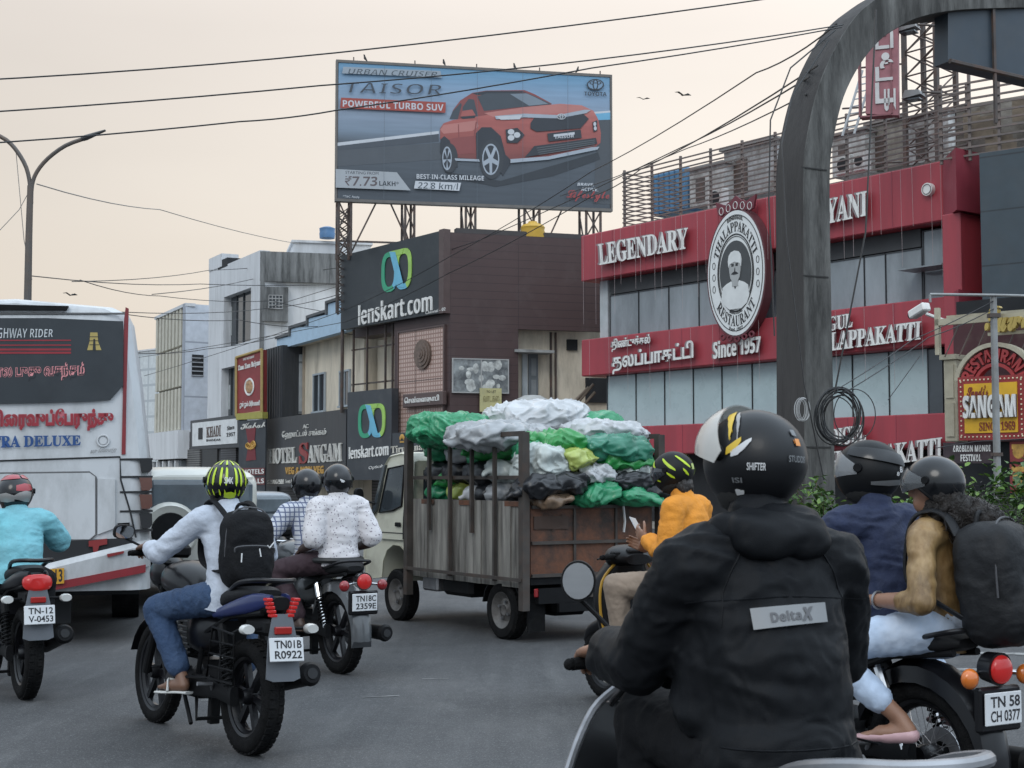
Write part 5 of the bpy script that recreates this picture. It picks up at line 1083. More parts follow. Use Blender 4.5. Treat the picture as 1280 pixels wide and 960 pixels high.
# street lamp on the left
lp = pt(36, 377, 30); o = thing('street_lamp', 'tall double armed street lamp behind the bus', 'street lamp', (lp.x, lp.y, 0)); lm = mat('lamp_pole', (.085, .075, .068), .6, dirt=(.14, .09, .06))
H_ = lambda px, py: tuple(pt(px, py, 30)-Vector((lp.x, lp.y, 0)))
mb = MB(); mb.tube([(0, 0, 0), H_(36, 300), H_(38, 232)], [.11, .075, .065], 10); mb.build('pole', lm, o)
for q in ([(39, 255), (40, 232), (46, 215), (60, 198), (82, 182), (106, 173)], [(37, 255), (37.5, 232), (33, 210), (22, 190), (8, 175), (-12, 165)]):
    mb = MB(); mb.tube([H_(*k) for k in dens(q, 3)], .045, 8); mb.build('arm', lm, o)
for a_, b_ in (((102, 174), (132, 163)), ((-12, 165), (-40, 155))):
    mb = MB(); pa, pb = Vector(H_(*a_)), Vector(H_(*b_)); mb.hull([(0, .05, -.04, .04), (.1, .10, -.05, .05), (pb-pa).length*1 and ((pb-pa).length, .04, -.015, .02)], 12, 2.5, 2); hd = mb.build('lamp_head', mat('lamp_head', (.07, .07, .07), .5), o)
    hd.location = pa; hd.rotation_euler = (pb-pa).to_track_quat('Y', 'Z').to_euler()
# ------------------------------------------------------------------ overhead cables
cb = mat('cable_black', 0)
def cable(pts, label, r=.011, sag=0., k=6, m=None, cat='cable', grp='overhead cables'):
    W = [pt(*q) for q in pts]; P = [W[0]]
    for a_, b_ in zip(W[:-1], W[1:]):
        for j in range(1, k+1): t = j/k; q = a_.lerp(b_, t); q.z -= sag*4*t*(1-t); P.append(q)
    mb = MB(); mb.tube([tuple(q-W[0]) for q in P], r, 5)
    o = mb.build('cable', m or cb); o.location = W[0]; tag(o, label, cat, grp)
cable([(-60, 102, 16), (420, 66, 17), (990, -6, 18)], 'topmost cable crossing the whole sky to the top of the arch', .0095, .03)
cable([(-60, 143, 16), (400, 107, 17), (740, 75, 18), (1054, 31, 20.1)], 'second cable from the top crossing above the billboard car', .0095, .02)
cable([(-60, 182, 16), (300, 152, 17), (420, 138, 17.3), (740, 85, 18.2), (1052, 34, 20.1)], 'third cable from the top passing over the lamp arm and the billboard', .0095, .02)
cable([(1046, 30, 20.1), (945, 91, 24), (740, 214, 40), (560, 322, 50), (430, 388, 57), (180, 470, 75)], 'slanting cable from the arch across the lower billboard corner', .013, .08)
cable([(1022, 82, 20.1), (800, 212, 35), (740, 245, 40), (560, 342, 50), (433, 402, 57), (150, 450, 75)], 'slanting cable just below, ending on the black shop sign', .014, .08)
cable([(1012, 96, 20.2), (850, 185, 34), (600, 300, 50), (300, 395, 75)], 'faint slanting cable third from the top at the arch', .014, .05)
cable([(1008, 118, 20.3), (860, 185, 34), (700, 245, 46)], 'faint lowest slanting cable reaching the roof railing', .012, .05)
cable([(1044, 38, 20.0), (988, 85, 19.5), (963, 150, 19.2), (961, 250, 19.2), (968, 420, 19.2)], 'black cable drooping straight down left of the arch pillar', .011)
cable([(1036, 50, 19.9), (990, 120, 19.4), (977, 180, 19.0), (983, 300, 18.9), (1005, 480, 18.9), (1030, 600, 18.9)], 'cable clinging down the outer side of the arch pillar', .011)
cable([(1095, 12, 18.6), (1082, 290, 18.5), (1043, 492, 18.6)], 'black cable hanging from the arch down to the coils', .012)
cable([(1044, 488, 18.8), (1140, 425, 20.5), (1246, 374, 21.5)], 'thin cable from the coils up to the grey pole', .007, .02)
cable([(1036, 502, 18.8), (1160, 422, 20.6), (1246, 384, 21.5)], 'lower thin cable from the coils to the grey pole', .007, .03)
cable([(1110, 500, 20), (1150, 445, 20.5)], 'short dark wire slanting before the frosted panes', .006)
cable([(46, 230, 30), (200, 262, 45), (375, 305, 66)], 'thin pale wire dropping from the lamp to the roof tank', .014, .1, m=mat('wire_grey', (.25, .23, .21), .6))
cable([(-40, 330, 30), (24, 262, 30), (36, 240, 30)], 'thin stay wire rising from the left to the lamp pole', .008, m=mat('wire_grey', 0))
cable([(20, 190, 30), (30, 300, 30), (40, 350, 30)], 'thin wire hanging below the left lamp arm', .008, m=mat('wire_grey', 0))
for i, q in enumerate(([(40, 345, 40), (250, 355, 60), (480, 352, 66)], [(90, 352, 45), (260, 338, 70), (420, 322, 78)], [(100, 350, 45), (200, 370, 60), (340, 376, 70), (480, 398, 60)], [(150, 390, 50), (330, 386, 68), (433, 365, 58)], [(150, 392, 50), (300, 400, 60), (400, 408, 62), (470, 420, 58)], [(150, 440, 50), (260, 436, 64), (380, 412, 68), (433, 396, 60)], [(190, 368, 50), (330, 345, 75), (520, 318, 66)])):
    cable(q, ['highest level wire running towards the black sign left of the white block', 'rising wire crossing the turret of the white block', 'sagging wire low over the slatted block roof', 'level wire touching the slatted roof edge', 'dark level wire crossing the middle of the boxed window', 'lowest wire of the left bunch below the square windows', 'short rising wire across the stained band'][i], .016, .12)
cable([(1170, 560, 24), (1220, 552, 24), (1290, 548, 24)], 'thin rope of small bulbs along the banner top', .008)
# ================================================================== shared vehicle materials
rubber = mat('tyre_rubber', (.009, .009, .0095), .85, var=.3, vs=20, bump=.5, bs=120, dirt=(.03, .028, .026), ds=6, damt=.3, spec=.1)
blackp = mat('black_paint', (.005, .005, .0065), .32, var=.2, coat=.05, spec=.35, dirt=(.012, .012, .012), ds=6, damt=.2)
blackpl = mat('black_plastic', (.007, .0072, .008), .55, var=.25, vs=8, dirt=(.02, .019, .018), ds=7, damt=.22, spec=.14)
enginem = mat('engine_metal', (.035, .035, .037), .45, .6, var=.4, vs=12, dirt=(.02, .02, .02), ds=14, damt=.5)
chrome = mat('chrome', (.62, .62, .63), .16, 1., var=.08, dirt=(.2, .19, .18), ds=9, damt=.35)
steelg = mat('dull_steel', (.26, .26, .27), .42, .8, var=.25, vs=9)
seatm = mat('seat_vinyl', (.008, .008, .009), .55, var=.2, spec=.25, bump=.15, bs=160)
lamp_r = mat('tail_lamp_lit', (.30, .01, .012), .2, emit=(1., .06, .045), es=.14)
lamp_rd = mat('tail_lamp_dark', (.22, .012, .014), .18, coat=.5)
lamp_a = mat('indicator_amber', (.55, .14, .02), .2, coat=.5)
lamp_c = mat('indicator_clear', (.52, .52, .50), .15, coat=.6)
mirror = mat('mirror_glass', (.72, .74, .76), .03, 1., var=.02)
plate_w = mat('plate_white', (.58, .59, .60), .5, var=.06)
plate_ink = mat('plate_ink', (.015, .015, .018), .6)
redp = mat('reflector_red', (.30, .015, .012), .3)
flap = mat('mud_flap_grey', (.105, .115, .13), .45, var=.15)
def plate(parent, l1, l2, c, w_=.20, h_=.125, tilt=-12, blue=True):
    o = bpy.data.objects.new('number_plate', None)
    mb = MB(); mb.box(-w_/2, w_/2, -.004, .004, -h_/2, h_/2, .003); o = mb.build('number_plate', plate_w, parent); o.location = c; o.rotation_euler = (R(tilt), 0, 0)
    mb = MB(); x0 = -w_/2+.012+(.016 if blue else 0)
    text(mb, l1, x0, w_/2-.012, .006, h_/2-.014, -.0052, 0, .02); text(mb, l2, x0, w_/2-.012, -h_/2+.014, -.006, -.0052, 0, .02)
    mb.build('lettering', plate_ink, o, smooth=0, recalc=False); return o
def wheel(parent, y, r, tw, style='alloy', x=0., disc=True, rim=None):
    rim = rim or blackp; k = r-tw*.78
    mb = MB()
    mb.lathe([(k+.004, -tw*.36), (k-.012, -tw*.3), (k-.018, 0), (k-.012, tw*.3), (k+.004, tw*.36), (k-.006, tw*.30), (k-.03, tw*.1), (k-.03, -tw*.1), (k-.006, -tw*.30)], (x, y, r), 'x', 40, close=True)
    mb.lathe([(.001, -.06), (.035, -.06), (.045, -.03), (.045, .03), (.035, .06), (.001, .06)], (x, y, r), 'x', 18)
    if style == 'alloy':
        for q in range(6):
            a = q*math.pi/3+.2; M = Matrix.Translation((x, y, r)) @ Matrix.Rotation(a, 4, 'X'); mb.prism([(.03, -.022), (k-.02, -.034), (k-.02, .002), (.03, .016)], -.016, .016, 'x', M)
    o = mb.build('wheel', rim, parent)
    if style == 'spoke':
        mb = MB()
        for q in range(36):
            a = q*2*math.pi/36; b_ = a+(.5 if q % 2 else -.5); sx = .03 if q % 4 < 2 else -.03
            mb.tube([(x+sx, y+.04*math.cos(b_), r+.04*math.sin(b_)), (x, y+(k-.02)*math.cos(a), r+(k-.02)*math.sin(a))], .0018, 4)
        mb.build('spokes', steelg, o)
    mb = MB(); n = 14; prof = []
    for q in range(n):
        a = q*2*math.pi/n; ca, sa = math.cos(a), math.sin(a)
        prof.append((r-tw*.42+tw*.42*math.copysign(abs(ca)**.85, ca), tw*.5*math.copysign(abs(sa)**.85, sa)))
    mb.lathe(prof, (x, y, r), 'x', 48, close=True)
    for q in range(40):   # tread blocks
        a = q*2*math.pi/40; M = Matrix.Translation((x, y, r)) @ Matrix.Rotation(a, 4, 'X')
        for sx in (-1, 1): mb.box(sx*tw*.22-tw*.12, sx*tw*.22+tw*.12, -r*.055+sx*.008, r*.055+sx*.008, r-.010, r+.0015, M=M)
    mb.build('tyre', rubber, o)
    if disc:
        mb = MB(); mb.lathe([(.05, .075), (.11, .075), (.11, .08), (.05, .08)], (x, y, r), 'x', 24, close=True); mb.build('brake_disc', steelg, o)
    return o
def shock(parent, p0, p1, r=.028, name='shock_absorber', top=chrome):
    p0, p1 = Vector(p0), Vector(p1); d = p1-p0; mb = MB(); mb.cyl(p0, p0+d*.98, .014, n=8); mb.cyl(p0+d*.62, p0+d*.95, .026, .026, n=10); o = mb.build(name, top, parent)
    q = d.to_track_quat('Z', 'Y').to_matrix(); pts = []
    for k in range(90): a = k*.62; pts.append(tuple(p0+q @ Vector((r*math.cos(a), r*math.sin(a), d.length*(.08+.62*k/90)))))
    mb = MB(); mb.tube(pts, .006, 5); mb.build('spring', blackpl, o)
def indicator(parent, x, y, z, m, rear=True):
    s = 1 if x > 0 else -1
    mb = MB(); mb.hull([(y-.035, .034, z-.022, z+.022, x+s*.03), (y, .042, z-.028, z+.028, x+s*.03), (y+.035, .014, z-.012, z+.012, x+s*.02)], 14, 2.2, 3); o = mb.build('indicator', m, parent)
    mb = MB(); mb.tube([(x-s*.07, y+.02, z), (x, y+.01, z)], .009, 6); mb.build('stalk', blackpl, o)
def mirror_part(parent, base, c, rx, rz, shell=None, yaw=0., name='mirror', rnd=True, tilt=8):
    base, c = Vector(base), Vector(c)
    mb = MB(); M = Matrix.Translation(c) @ Matrix.Rotation(yaw, 4, 'Z') @ Matrix.Rotation(R(tilt), 4, 'X')
    mb.hull([(.0, rx, -rz, rz), (.02, rx*1.02, -rz*1.02, rz*1.02), (.045, rx*.75, -rz*.75, rz*.75), (.055, rx*.3, -rz*.3, rz*.3)], 24, 2 if rnd else 3, 2, M)
    mb.tube([base, (base+c)/2+Vector((0, .05, -.01)), c+Vector((0, .03, -rz*.7))], .0075, 8); o = mb.build(name, shell or blackpl, parent)
    mb = MB(); mb.hull([(-.004, rx*.9, -rz*.9, rz*.9), (.0, rx*.9, -rz*.9, rz*.9)], 24, 2 if rnd else 3, 1, M); mb.build('mirror_glass', mirror, o)
def handlebar(parent, y, z, hw, rise=.04, m=None, fx=.34):
    mb = MB(); pts = [(-hw, y-.07, z), (-hw*.55, y-.02, z+.01), (-.12, y+.02, z-rise), (.12, y+.02, z-rise), (hw*.55, y-.02, z+.01), (hw, y-.07, z)]; mb.tube([tuple(p) for p in dens(pts, 3)], .011, 8); o = mb.build('handlebar', m or blackpl, parent)
    for s in (-1, 1):
        mb = MB(); mb.tube([(s*hw*.66, y-.035, z+.005), (s*hw, y-.07, z)], .018, 10); mb.sph((s*(hw+.008), y-.071, z), .017, 8, 6); mb.build('grip', rubber, o)
        mb = MB(); mb.tube([(s*hw*.55, y+.0, z+.005), (s*hw*.62, y+.045, z), (s*hw*.98, y+.0, z-.015)], .006, 6); mb.box(s*hw*.5-.03, s*hw*.5+.03, y-.03, y+.02, z-.02, z+.035, .008); mb.build('brake_lever', blackpl, o)
    return o
def moto(name, label, group, loc, ang, style, plate_txt, paint_m, accent=None, spoke=False, guard=False, lean=0., twin=True, lampstyle='slash', lit=True):
    t = thing(name, label, 'motorcycle', loc, ang, group, rot=(0, lean, ang)); r = .31 if style == 'sport' else .325; wb_ = 1.30 if style == 'sport' else 1.36
    acc = accent or paint_m
    wheel(t, 0, r, .125 if style == 'sport' else .12, 'spoke' if spoke else 'alloy'); wheel(t, wb_, r, .095, 'spoke' if spoke else 'alloy')
    # frame, swing arm, engine
    mb = MB()
    for s in (-1, 1):
        mb.tube([(s*.10, 0, r), (s*.10, .25, r+.03), (s*.11, .48, r+.06)], .022, 8); mb.tube([(s*.11, .48, .36), (s*.12, .40, .62), (s*.10, .10, .74), (s*.07, -.22, .78)], .016, 8)
        mb.tube([(s*.05, 1.05, .92), (s*.10, .78, .82), (s*.12, .42, .72)], .018, 8); mb.tube([(s*.05, 1.06, .85), (s*.12, .98, .45), (s*.12, .86, .27), (s*.12, .48, .27)], .015, 8)
    mb.build('frame', blackpl, t)
    mb = MB(); mb.box(-.13, .13, .46, .88, .24, .46, .05); mb.box(-.15, .15, .50, .68, .27, .42, .04)
    for k in range(7): mb.box(-.085, .085, .70, .86, .46+k*.032, .476+k*.032, .004)
    mb.box(-.06, .06, .72, .84, .45, .70); mb.cyl((-.165, .56, .35), (.165, .56, .35), .075, n=20); mb.cyl((-.15, .78, .32), (.15, .78, .32), .06, n=16); mb.box(-.06, .06, .62, .70, .52, .60, .01); mb.build('engine', enginem, t)
    mb = MB(); mb.hull([(-.02, .025, r-.05, r+.06, -.115), (.2, .02, r-.03, r+.07, -.115), (.5, .025, r-.05, r+.08, -.125)], 12, 3, 2); mb.build('chain_cover', blackpl, t)
    mb = MB(); mb.hull([(.30, .10, .55, .72), (.42, .15, .50, .76), (.58, .15, .50, .76), (.66, .08, .58, .74)], 16, 3, 2); mb.build('side_panel', paint_m, t)
    # tank, seat
    mb = MB()
    if style == 'sport': mb.hull([(.58, .09, .74, .84), (.68, .125, .74, .95), (.84, .155, .76, 1.01), (1.0, .15, .80, 1.0), (1.1, .09, .84, .94), (1.14, .04, .86, .90)], 24, 2.3)
    else: mb.hull([(.60, .05, .78, .86), (.68, .11, .76, .95), (.84, .15, .76, 1.0), (1.0, .14, .79, .99), (1.08, .09, .82, .95), (1.12, .04, .86, .91)], 24, 2)
    mb.build('fuel_tank', paint_m, t)
    mb = MB()
    if style == 'sport': mb.hull([(-.16, .07, .855, .90), (-.05, .105, .83, .915), (.15, .125, .79, .895), (.30, .13, .745, .83), (.48, .13, .74, .815), (.62, .08, .76, .83)], 20, 3)
    else: mb.hull([(-.24, .06, .80, .84), (-.16, .12, .775, .865), (.05, .135, .76, .86), (.22, .13, .74, .85), (.34, .14, .72, .82), (.52, .14, .72, .815), (.64, .08, .75, .83)], 20, 3)
    mb.build('seat', seatm, t)
    # fork, front mudguard, headlamp
    for s in (-1, 1):
        mb = MB(); mb.cyl((s*.085, wb_, r), (s*.085, wb_-.12, .62), .026, n=10); mb.cyl((s*.085, wb_-.12, .62), (s*.085, wb_-.25, 1.0), .017, n=10); mb.build('fork_leg', steelg if style != 'sport' else blackpl, t)
    mb = MB(); rings = []
    for k in range(9):
        a = R(20+k*17); q = r+.045; rings.append([(-.062, wb_+q*math.cos(a), r+q*math.sin(a)-.02), (-.03, wb_+(q+.02)*math.cos(a), r+(q+.02)*math.sin(a)), (.03, wb_+(q+.02)*math.cos(a), r+(q+.02)*math.sin(a)), (.062, wb_+q*math.cos(a), r+q*math.sin(a)-.02)])
    mb.loft(rings); mb.build('front_mudguard', paint_m, t)
    mb = MB(); mb.hull([(1.12, .05, .86, .98), (1.2, .10, .82, 1.03), (1.3, .10, .82, 1.02), (1.36, .07, .86, .97)], 18, 2.2); o = mb.build('headlamp', blackp, t); mb = MB(); mb.sph((0, 1.35, .92), (.075, .03, .055), 14, 8); mb.build('lens', lamp_c, o)
    mb = MB(); mb.box(-.07, .07, 1.06, 1.14, 1.02, 1.10, .02); mb.build('meter_console', blackpl, t)
    handlebar(t, 1.0, 1.05, .37, .06, chrome if style != 'sport' else None)
    for s in (-1, 1): mirror_part(t, (s*.22, .99, 1.06), (s*.37, 1.06, 1.17), .065, .042 if style == 'sport' else .06, blackpl, yaw=s*R(-8), rnd=(style != 'sport'))
    # rear mudguard, lamps, plate
    if style == 'sport':
        for s in (-1, 1):
            mb = MB(); mb.hull([(-.28, .012, .83, .88, s*.05), (-.14, .022, .78, .88, s*.085), (.08, .025, .74, .82, s*.112), (.26, .015, .72, .76, s*.125)], 14, 2.6); mb.build('tail_panel', acc, t)
        mb = MB(); mb.hull([(-.30, .05, .80, .87), (-.18, .08, .75, .87), (.05, .09, .70, .82)], 14, 3, 2); mb.box(-.075, .075, -.30, -.02, .66, .75, .02); mb.build('tail_unit', blackpl, t)
        if lampstyle == 'slash':
            for s in (-1, 1):
                mb = MB()
                for k in range(5): mb.box(s*.05+s*.008*k-.019, s*.05+s*.008*k+.019, -.325, -.28, .765+k*.021, .782+k*.021, .004)
                mb.build('tail_lamp', lamp_r, t)
        else:
            mb = MB(); mb.hull([(-.34, .06, .77, .84), (-.31, .095, .75, .865), (-.24, .09, .76, .86)], 18, 2.6); mb.build('tail_lamp', lamp_r, t)
        mb = MB(); mb.prism([(-.055, .74), (-.085, .60), (-.10, .40), (-.06, .385), (.06, .385), (.10, .40), (.085, .60), (.055, .74)], -.355, -.345, 'y', None); o = mb.build('mud_flap', flap, t); o.rotation_euler = (R(-8), 0, 0); o.location = (0, -.07, .0)
        mb = MB(); mb.box(-.05, .05, -.345, -.31, .675, .715, .005); mb.build('reflector', redp, t)
        plate(t, plate_txt[0], plate_txt[1], (0, -.385, .60))
        for s in (-1, 1): indicator(t, s*.16, -.28, .70, lamp_c)
        mb = MB(); mb.tube(dens([(-.10, .14, .87), (-.12, -.02, .93), (-.11, -.22, .955), (0, -.30, .955), (.11, -.22, .955), (.12, -.02, .93), (.10, .14, .87)], 4), .014, 8); mb.build('grab_rail', blackp, t)
    else:
        mb = MB(); rings = []
        for k in range(13):
            a = R(25+k*13.5); q = r+.035; rings.append([(-.085, q*math.cos(a), r+q*math.sin(a)-.05), (-.075, (q+.02)*math.cos(a), r+(q+.02)*math.sin(a)), (-.03, (q+.045)*math.cos(a), r+(q+.045)*math.sin(a)), (.03, (q+.045)*math.cos(a), r+(q+.045)*math.sin(a)), (.075, (q+.02)*math.cos(a), r+(q+.02)*math.sin(a)), (.085, q*math.cos(a), r+q*math.sin(a)-.05)])
        mb.loft(rings); mb.build('rear_mudguard', acc, t)
        mb = MB(); mb.cyl((0, -.40, .73), (0, -.33, .735), .068, .06, 20); o = mb.build('lamp_housing', chrome if not spoke else blackp, t)
        mb = MB(); mb.sph((0, -.405, .73), (.058, .03, .058), 18, 10); mb.build('tail_lamp', lamp_r, o)
        mb = MB(); mb.box(-.12, .12, -.40, -.36, .48, .66, .01); mb.build('plate_holder', blackp, t)
        plate(t, plate_txt[0], plate_txt[1], (0, -.41, .575), .21, .13, 0)
        for s in (-1, 1):
            mb = MB(); mb.sph((s*.16, -.385, .70), (.042, .03, .042), 14, 8); o = mb.build('indicator', lamp_a if spoke else lamp_rd, t); mb = MB(); mb.tube([(s*.03, -.33, .715), (s*.15, -.36, .70)], .009, 6); mb.build('stalk', chrome, o)
        mb = MB(); mb.tube(dens([(-.13, .18, .80), (-.145, -.02, .82), (-.13, -.24, .87), (0, -.29, .88), (.13, -.24, .87), (.145, -.02, .82), (.13, .18, .80)], 4), .011, 8); mb.build('grab_rail', blackp, t)
    for s in (-1, 1): shock(t, (s*.125, .02, r+.03), (s*.125, .17, .70), top=blackpl if style == 'sport' else chrome)
    # exhaust
    mb = MB(); z0 = .30
    mb.tube(dens([(.07, .86, .50), (.12, 1.0, .38), (.14, .92, .25), (.16, .6, z0), (.18, .25, z0+.02)], 4), .022, 10)
    o = mb.build('exhaust_pipe', chrome if style != 'sport' else blackpl, t)
    mb = MB(); b_ = (.175, -.33, .46) if style == 'sport' else (.20, -.36, .33); mb.cyl((.185, .26, z0+.02), b_, .045, .060, 18); v = (Vector(b_)-Vector((.185, .26, z0+.02))).normalized(); mb.cyl(b_, Vector(b_)+v*.03, .066, .05, 18); mb.build('muffler', blackpl, o)
    mb = MB(); mb.cyl(Vector(b_)+v*.0305, Vector(b_)+v*.036, .03, n=14); mb.build('muffler_tip', dark, o)
    # pegs, stand
    for s in (-1, 1):
        mb = MB(); mb.tube([(s*.13, .55, .31), (s*.25, .55, .315)], .014, 8); mb.build('foot_peg', rubber, t)
        mb = MB(); mb.tube([(s*.11, .26, .30), (s*.15, .2, .36), (s*.235, .2, .365)], .012, 8); mb.build('passenger_peg', steelg, t)
    mb = MB(); mb.tube([(-.10, .50, .26), (-.13, .42, .14), (.13, .42, .14), (.10, .50, .26)], .012, 6); mb.tube([(-.13, .62, .28), (-.17, .40, .12)], .012, 6); mb.box(-.03, .03, .45, .5, .1, .28, .005); mb.build('stand', blackpl, t)
    if guard:
        mb = MB(); g = [(-.19, -.16, .40), (-.19, -.14, .66), (-.19, .14, .68), (-.19, .18, .40)]; mb.tube(g, .008, 6, closed=True)
        for k in range(1, 4): z = .40+k*.068; mb.tube([(-.19, -.155, z), (-.19, .165, z)], .005, 5)
        mb.tube([(-.19, .02, .40), (-.19, .02, .67)], .005, 5); mb.tube([(-.19, -.1, .66), (-.11, -.1, .70)], .008, 6); mb.tube([(-.19, .18, .40), (-.19, .60, .36)], .009, 6); mb.tube([(-.19, .15, .41), (-.10, .15, .36)], .008, 6); mb.build('side_guard', blackpl, t)
    mb = MB()
    for k in range(4): mb.tube(dens([(-.05+.03*k, 1.1, .95), (-.08+.05*k, 1.22, .88-.03*k), (-.05+.04*k, 1.1, .7), (-.06, .9, .66)], 4), .005, 5)
    mb.build('control_cable', blackpl, t)
    return t
# ------------------------------------------------------------------ scooter
def scooter(name, label, loc, ang, body_m, trim_m, group=None, mirrors=(-1, 1), round_m=True, chrome_trim=False, hw=.30):
    t = thing(name, label, 'scooter', loc, ang, group)
    wheel(t, 0, .25, .10, 'alloy'); wheel(t, 1.26, .25, .095, 'alloy')
    mb = MB(); mb.hull([(-.32, .05, .58, .70), (-.22, .14, .48, .76), (.0, .19, .40, .76), (.28, .20, .32, .74), (.48, .17, .28, .70), (.56, .11, .30, .60)], 24, 2.8); mb.build('rear_body', body_m, t)
    mb = MB(); mb.hull([(-.30, .08, .76, .82), (-.20, .14, .755, .845), (.05, .155, .745, .84), (.3, .15, .735, .815), (.5, .13, .72, .79), (.6, .07, .71, .75)], 22, 3); mb.build('seat', seatm, t)
    mb = MB(); mb.box(-.19, .19, .50, .95, .26, .33, .03); mb.build('floorboard', blackpl, t)
    mb = MB(); rings = []
    for z, y, w_, th in ((.28, .93, .19, .04), (.45, .98, .22, .06), (.65, 1.02, .245, .08), (.82, 1.03, .225, .10), (.93, 1.0, .14, .09)):
        ring = []
        for k in range(16):
            a = k*2*math.pi/16; ring.append((w_*math.copysign(abs(math.cos(a))**.7, math.cos(a)), y+th*.5+th*math.sin(a)+(.1*(1-abs(math.cos(a))) if math.sin(a) > 0 else 0), z))
        rings.append(ring)
    mb.loft(rings); mb.build('leg_shield', body_m, t)
    if chrome_trim:
        for s in (-1, 1): mb = MB(); mb.tube(dens([(s*.19, 1.0, .90), (s*.27, .98, .84), (s*.36, .90, .72), (s*.43, .80, .58), (s*.44, .70, .44), (s*.30, .70, .32), (s*.18, .72, .30)], 4), .013, 8); mb.build('leg_guard', steelg, t); H_ = dens([(s*.25, .99, .86), (s*.35, .90, .72), (s*.42, .80, .58), (s*.43, .70, .44), (s*.30, .70, .33)], 4); mb = MB(); mb.loft([[(x, y, z), (s*.12, y+.02, z), (s*.12, y+.05, z), (x, y+.02, z)] for x, y, z in H_]); mb.build('side_fairing', body_m, t)
    mb = MB()
    for s in (-1, 1): mb.tube(dens([(s*.12, .98, .95), (s*.228, 1.0, .82), (s*.248, .99, .62), (s*.22, .95, .40)], 4), .010, 6)
    mb.build('shield_trim', chrome if chrome_trim else trim_m, t)
    mb = MB(); mb.hull([(1.02, .05, .62, .70), (1.12, .09, .44, .62), (1.26, .075, .46, .56), (1.42, .06, .40, .50), (1.50, .03, .36, .42)], 16, 2.4); mb.build('front_mudguard', body_m, t)
    for s in (-1, 1): mb = MB(); mb.cyl((s*.07, 1.26, .25), (s*.05, 1.10, .70), .02, n=8); mb.build('fork_leg', blackpl, t)
    mb = MB(); mb.hull([(.90, .10, .93, 1.0), (.96, .19, .92, 1.035), (1.05, .17, .90, 1.06), (1.14, .09, .92, 1.02), (1.17, .05, .94, .99)], 20, 2.4); o = mb.build('handlebar_cowl', body_m, t); mb = MB(); mb.sph((0, 1.15, .97), (.06, .03, .035), 12, 8); mb.build('headlamp', lamp_c, o)
    mb = MB(); mb.box(-.07, .07, .905, .955, 1.01, 1.04, .01); mb.build('meter_console', dark, t)
    handlebar(t, .96, .985, hw, .0)
    for s in mirrors: mirror_part(t, (s*.17, .97, 1.02), (s*.30, 1.02, 1.205), .050, .058, blackpl, yaw=R(-22), rnd=round_m, tilt=-1)
    mb = MB(); mb.hull([(-.345, .05, .60, .68), (-.33, .11, .585, .70), (-.28, .11, .59, .70)], 16, 2.6); mb.build('tail_lamp', lamp_rd, t)
    gh = .06 if chrome_trim else 0; mb = MB(); mb.tube(dens([(-.16, .08, .79), (-.185, -.1, .83+gh*.7), (-.17, -.30, .86+gh), (-.07, -.38, .865+gh), (.07, -.38, .865+gh), (.17, -.30, .86+gh), (.185, -.1, .83+gh*.7), (.16, .08, .79)], 4), .017, 10); mb.build('grab_rail', steelg if chrome_trim else blackpl, t)
    plate(t, 'TN07', 'CB2210', (0, -.37, .50), .2, .12)
    mb = MB(); mb.cyl((.17, .3, .25), (.21, -.2, .31), .04, .05, 14); mb.build('muffler', blackpl, t)
    mb = MB(); mb.box(-.10, .10, .0, .42, .18, .36, .05); mb.build('engine', enginem, t)
    return t
B1 = (gx(315, 8.0), 8.0, .004)
moto('motorcycle', 'black and blue sport motorcycle with mud flap and red slanted tail lamps', 'motorcycles in the traffic', B1, R(36), 'sport', ('TN01B', 'R0922'), blackp, mat('deep_blue_paint', (.010, .018, .085), .3, coat=.3), guard=True, lean=R(2.5))
B2 = (gx(38, 10), 10.0, .004)
moto('motorcycle', 'black motorcycle with wide oval tail lamp at the left edge behind the bus', 'motorcycles in the traffic', B2, R(30), 'sport', ('TN-12', 'V-0453'), blackp, blackp, lampstyle='oval')
B3 = (gx(427, 11.3), 11.3, .004)
grey_p = mat('grey_paint', (.075, .08, .085), .3, coat=.5)
moto('motorcycle', 'grey retro motorcycle with round tail lamp carrying two men', 'motorcycles in the traffic', B3, R(33), 'classic', ('TN18C', '2359E'), grey_p, grey_p)
B4 = (gx(1154, 6.25), 6.25, .004)
moto('motorcycle', 'black wire-spoked motorcycle with amber indicator at the right edge', 'motorcycles in the traffic', B4, R(30), 'classic', ('TN 58', 'CH 0377'), blackp, blackp, spoke=True)
B5 = (.745, 3.28, .004)
scooter('scooter', 'black scooter with round mirror ridden by the nearest rider', B5, R(15), mat('scooter_black', (.005, .0055, .0065), .32, coat=.05, spec=.3, dirt=(.02, .02, .02), damt=.3, ds=7), steelg, 'scooters in the traffic', mirrors=(-1,), chrome_trim=True, hw=.36)
B6 = (1.324, 8.946, .004)
scooter('scooter', 'dark scooter with yellow trim stopped behind the truck', B6, R(32), mat('scooter_dark', (.007, .007, .008), .4, spec=.2), mat('scooter_yellow', (.36, .20, .02), .45), 'scooters in the traffic', mirrors=())
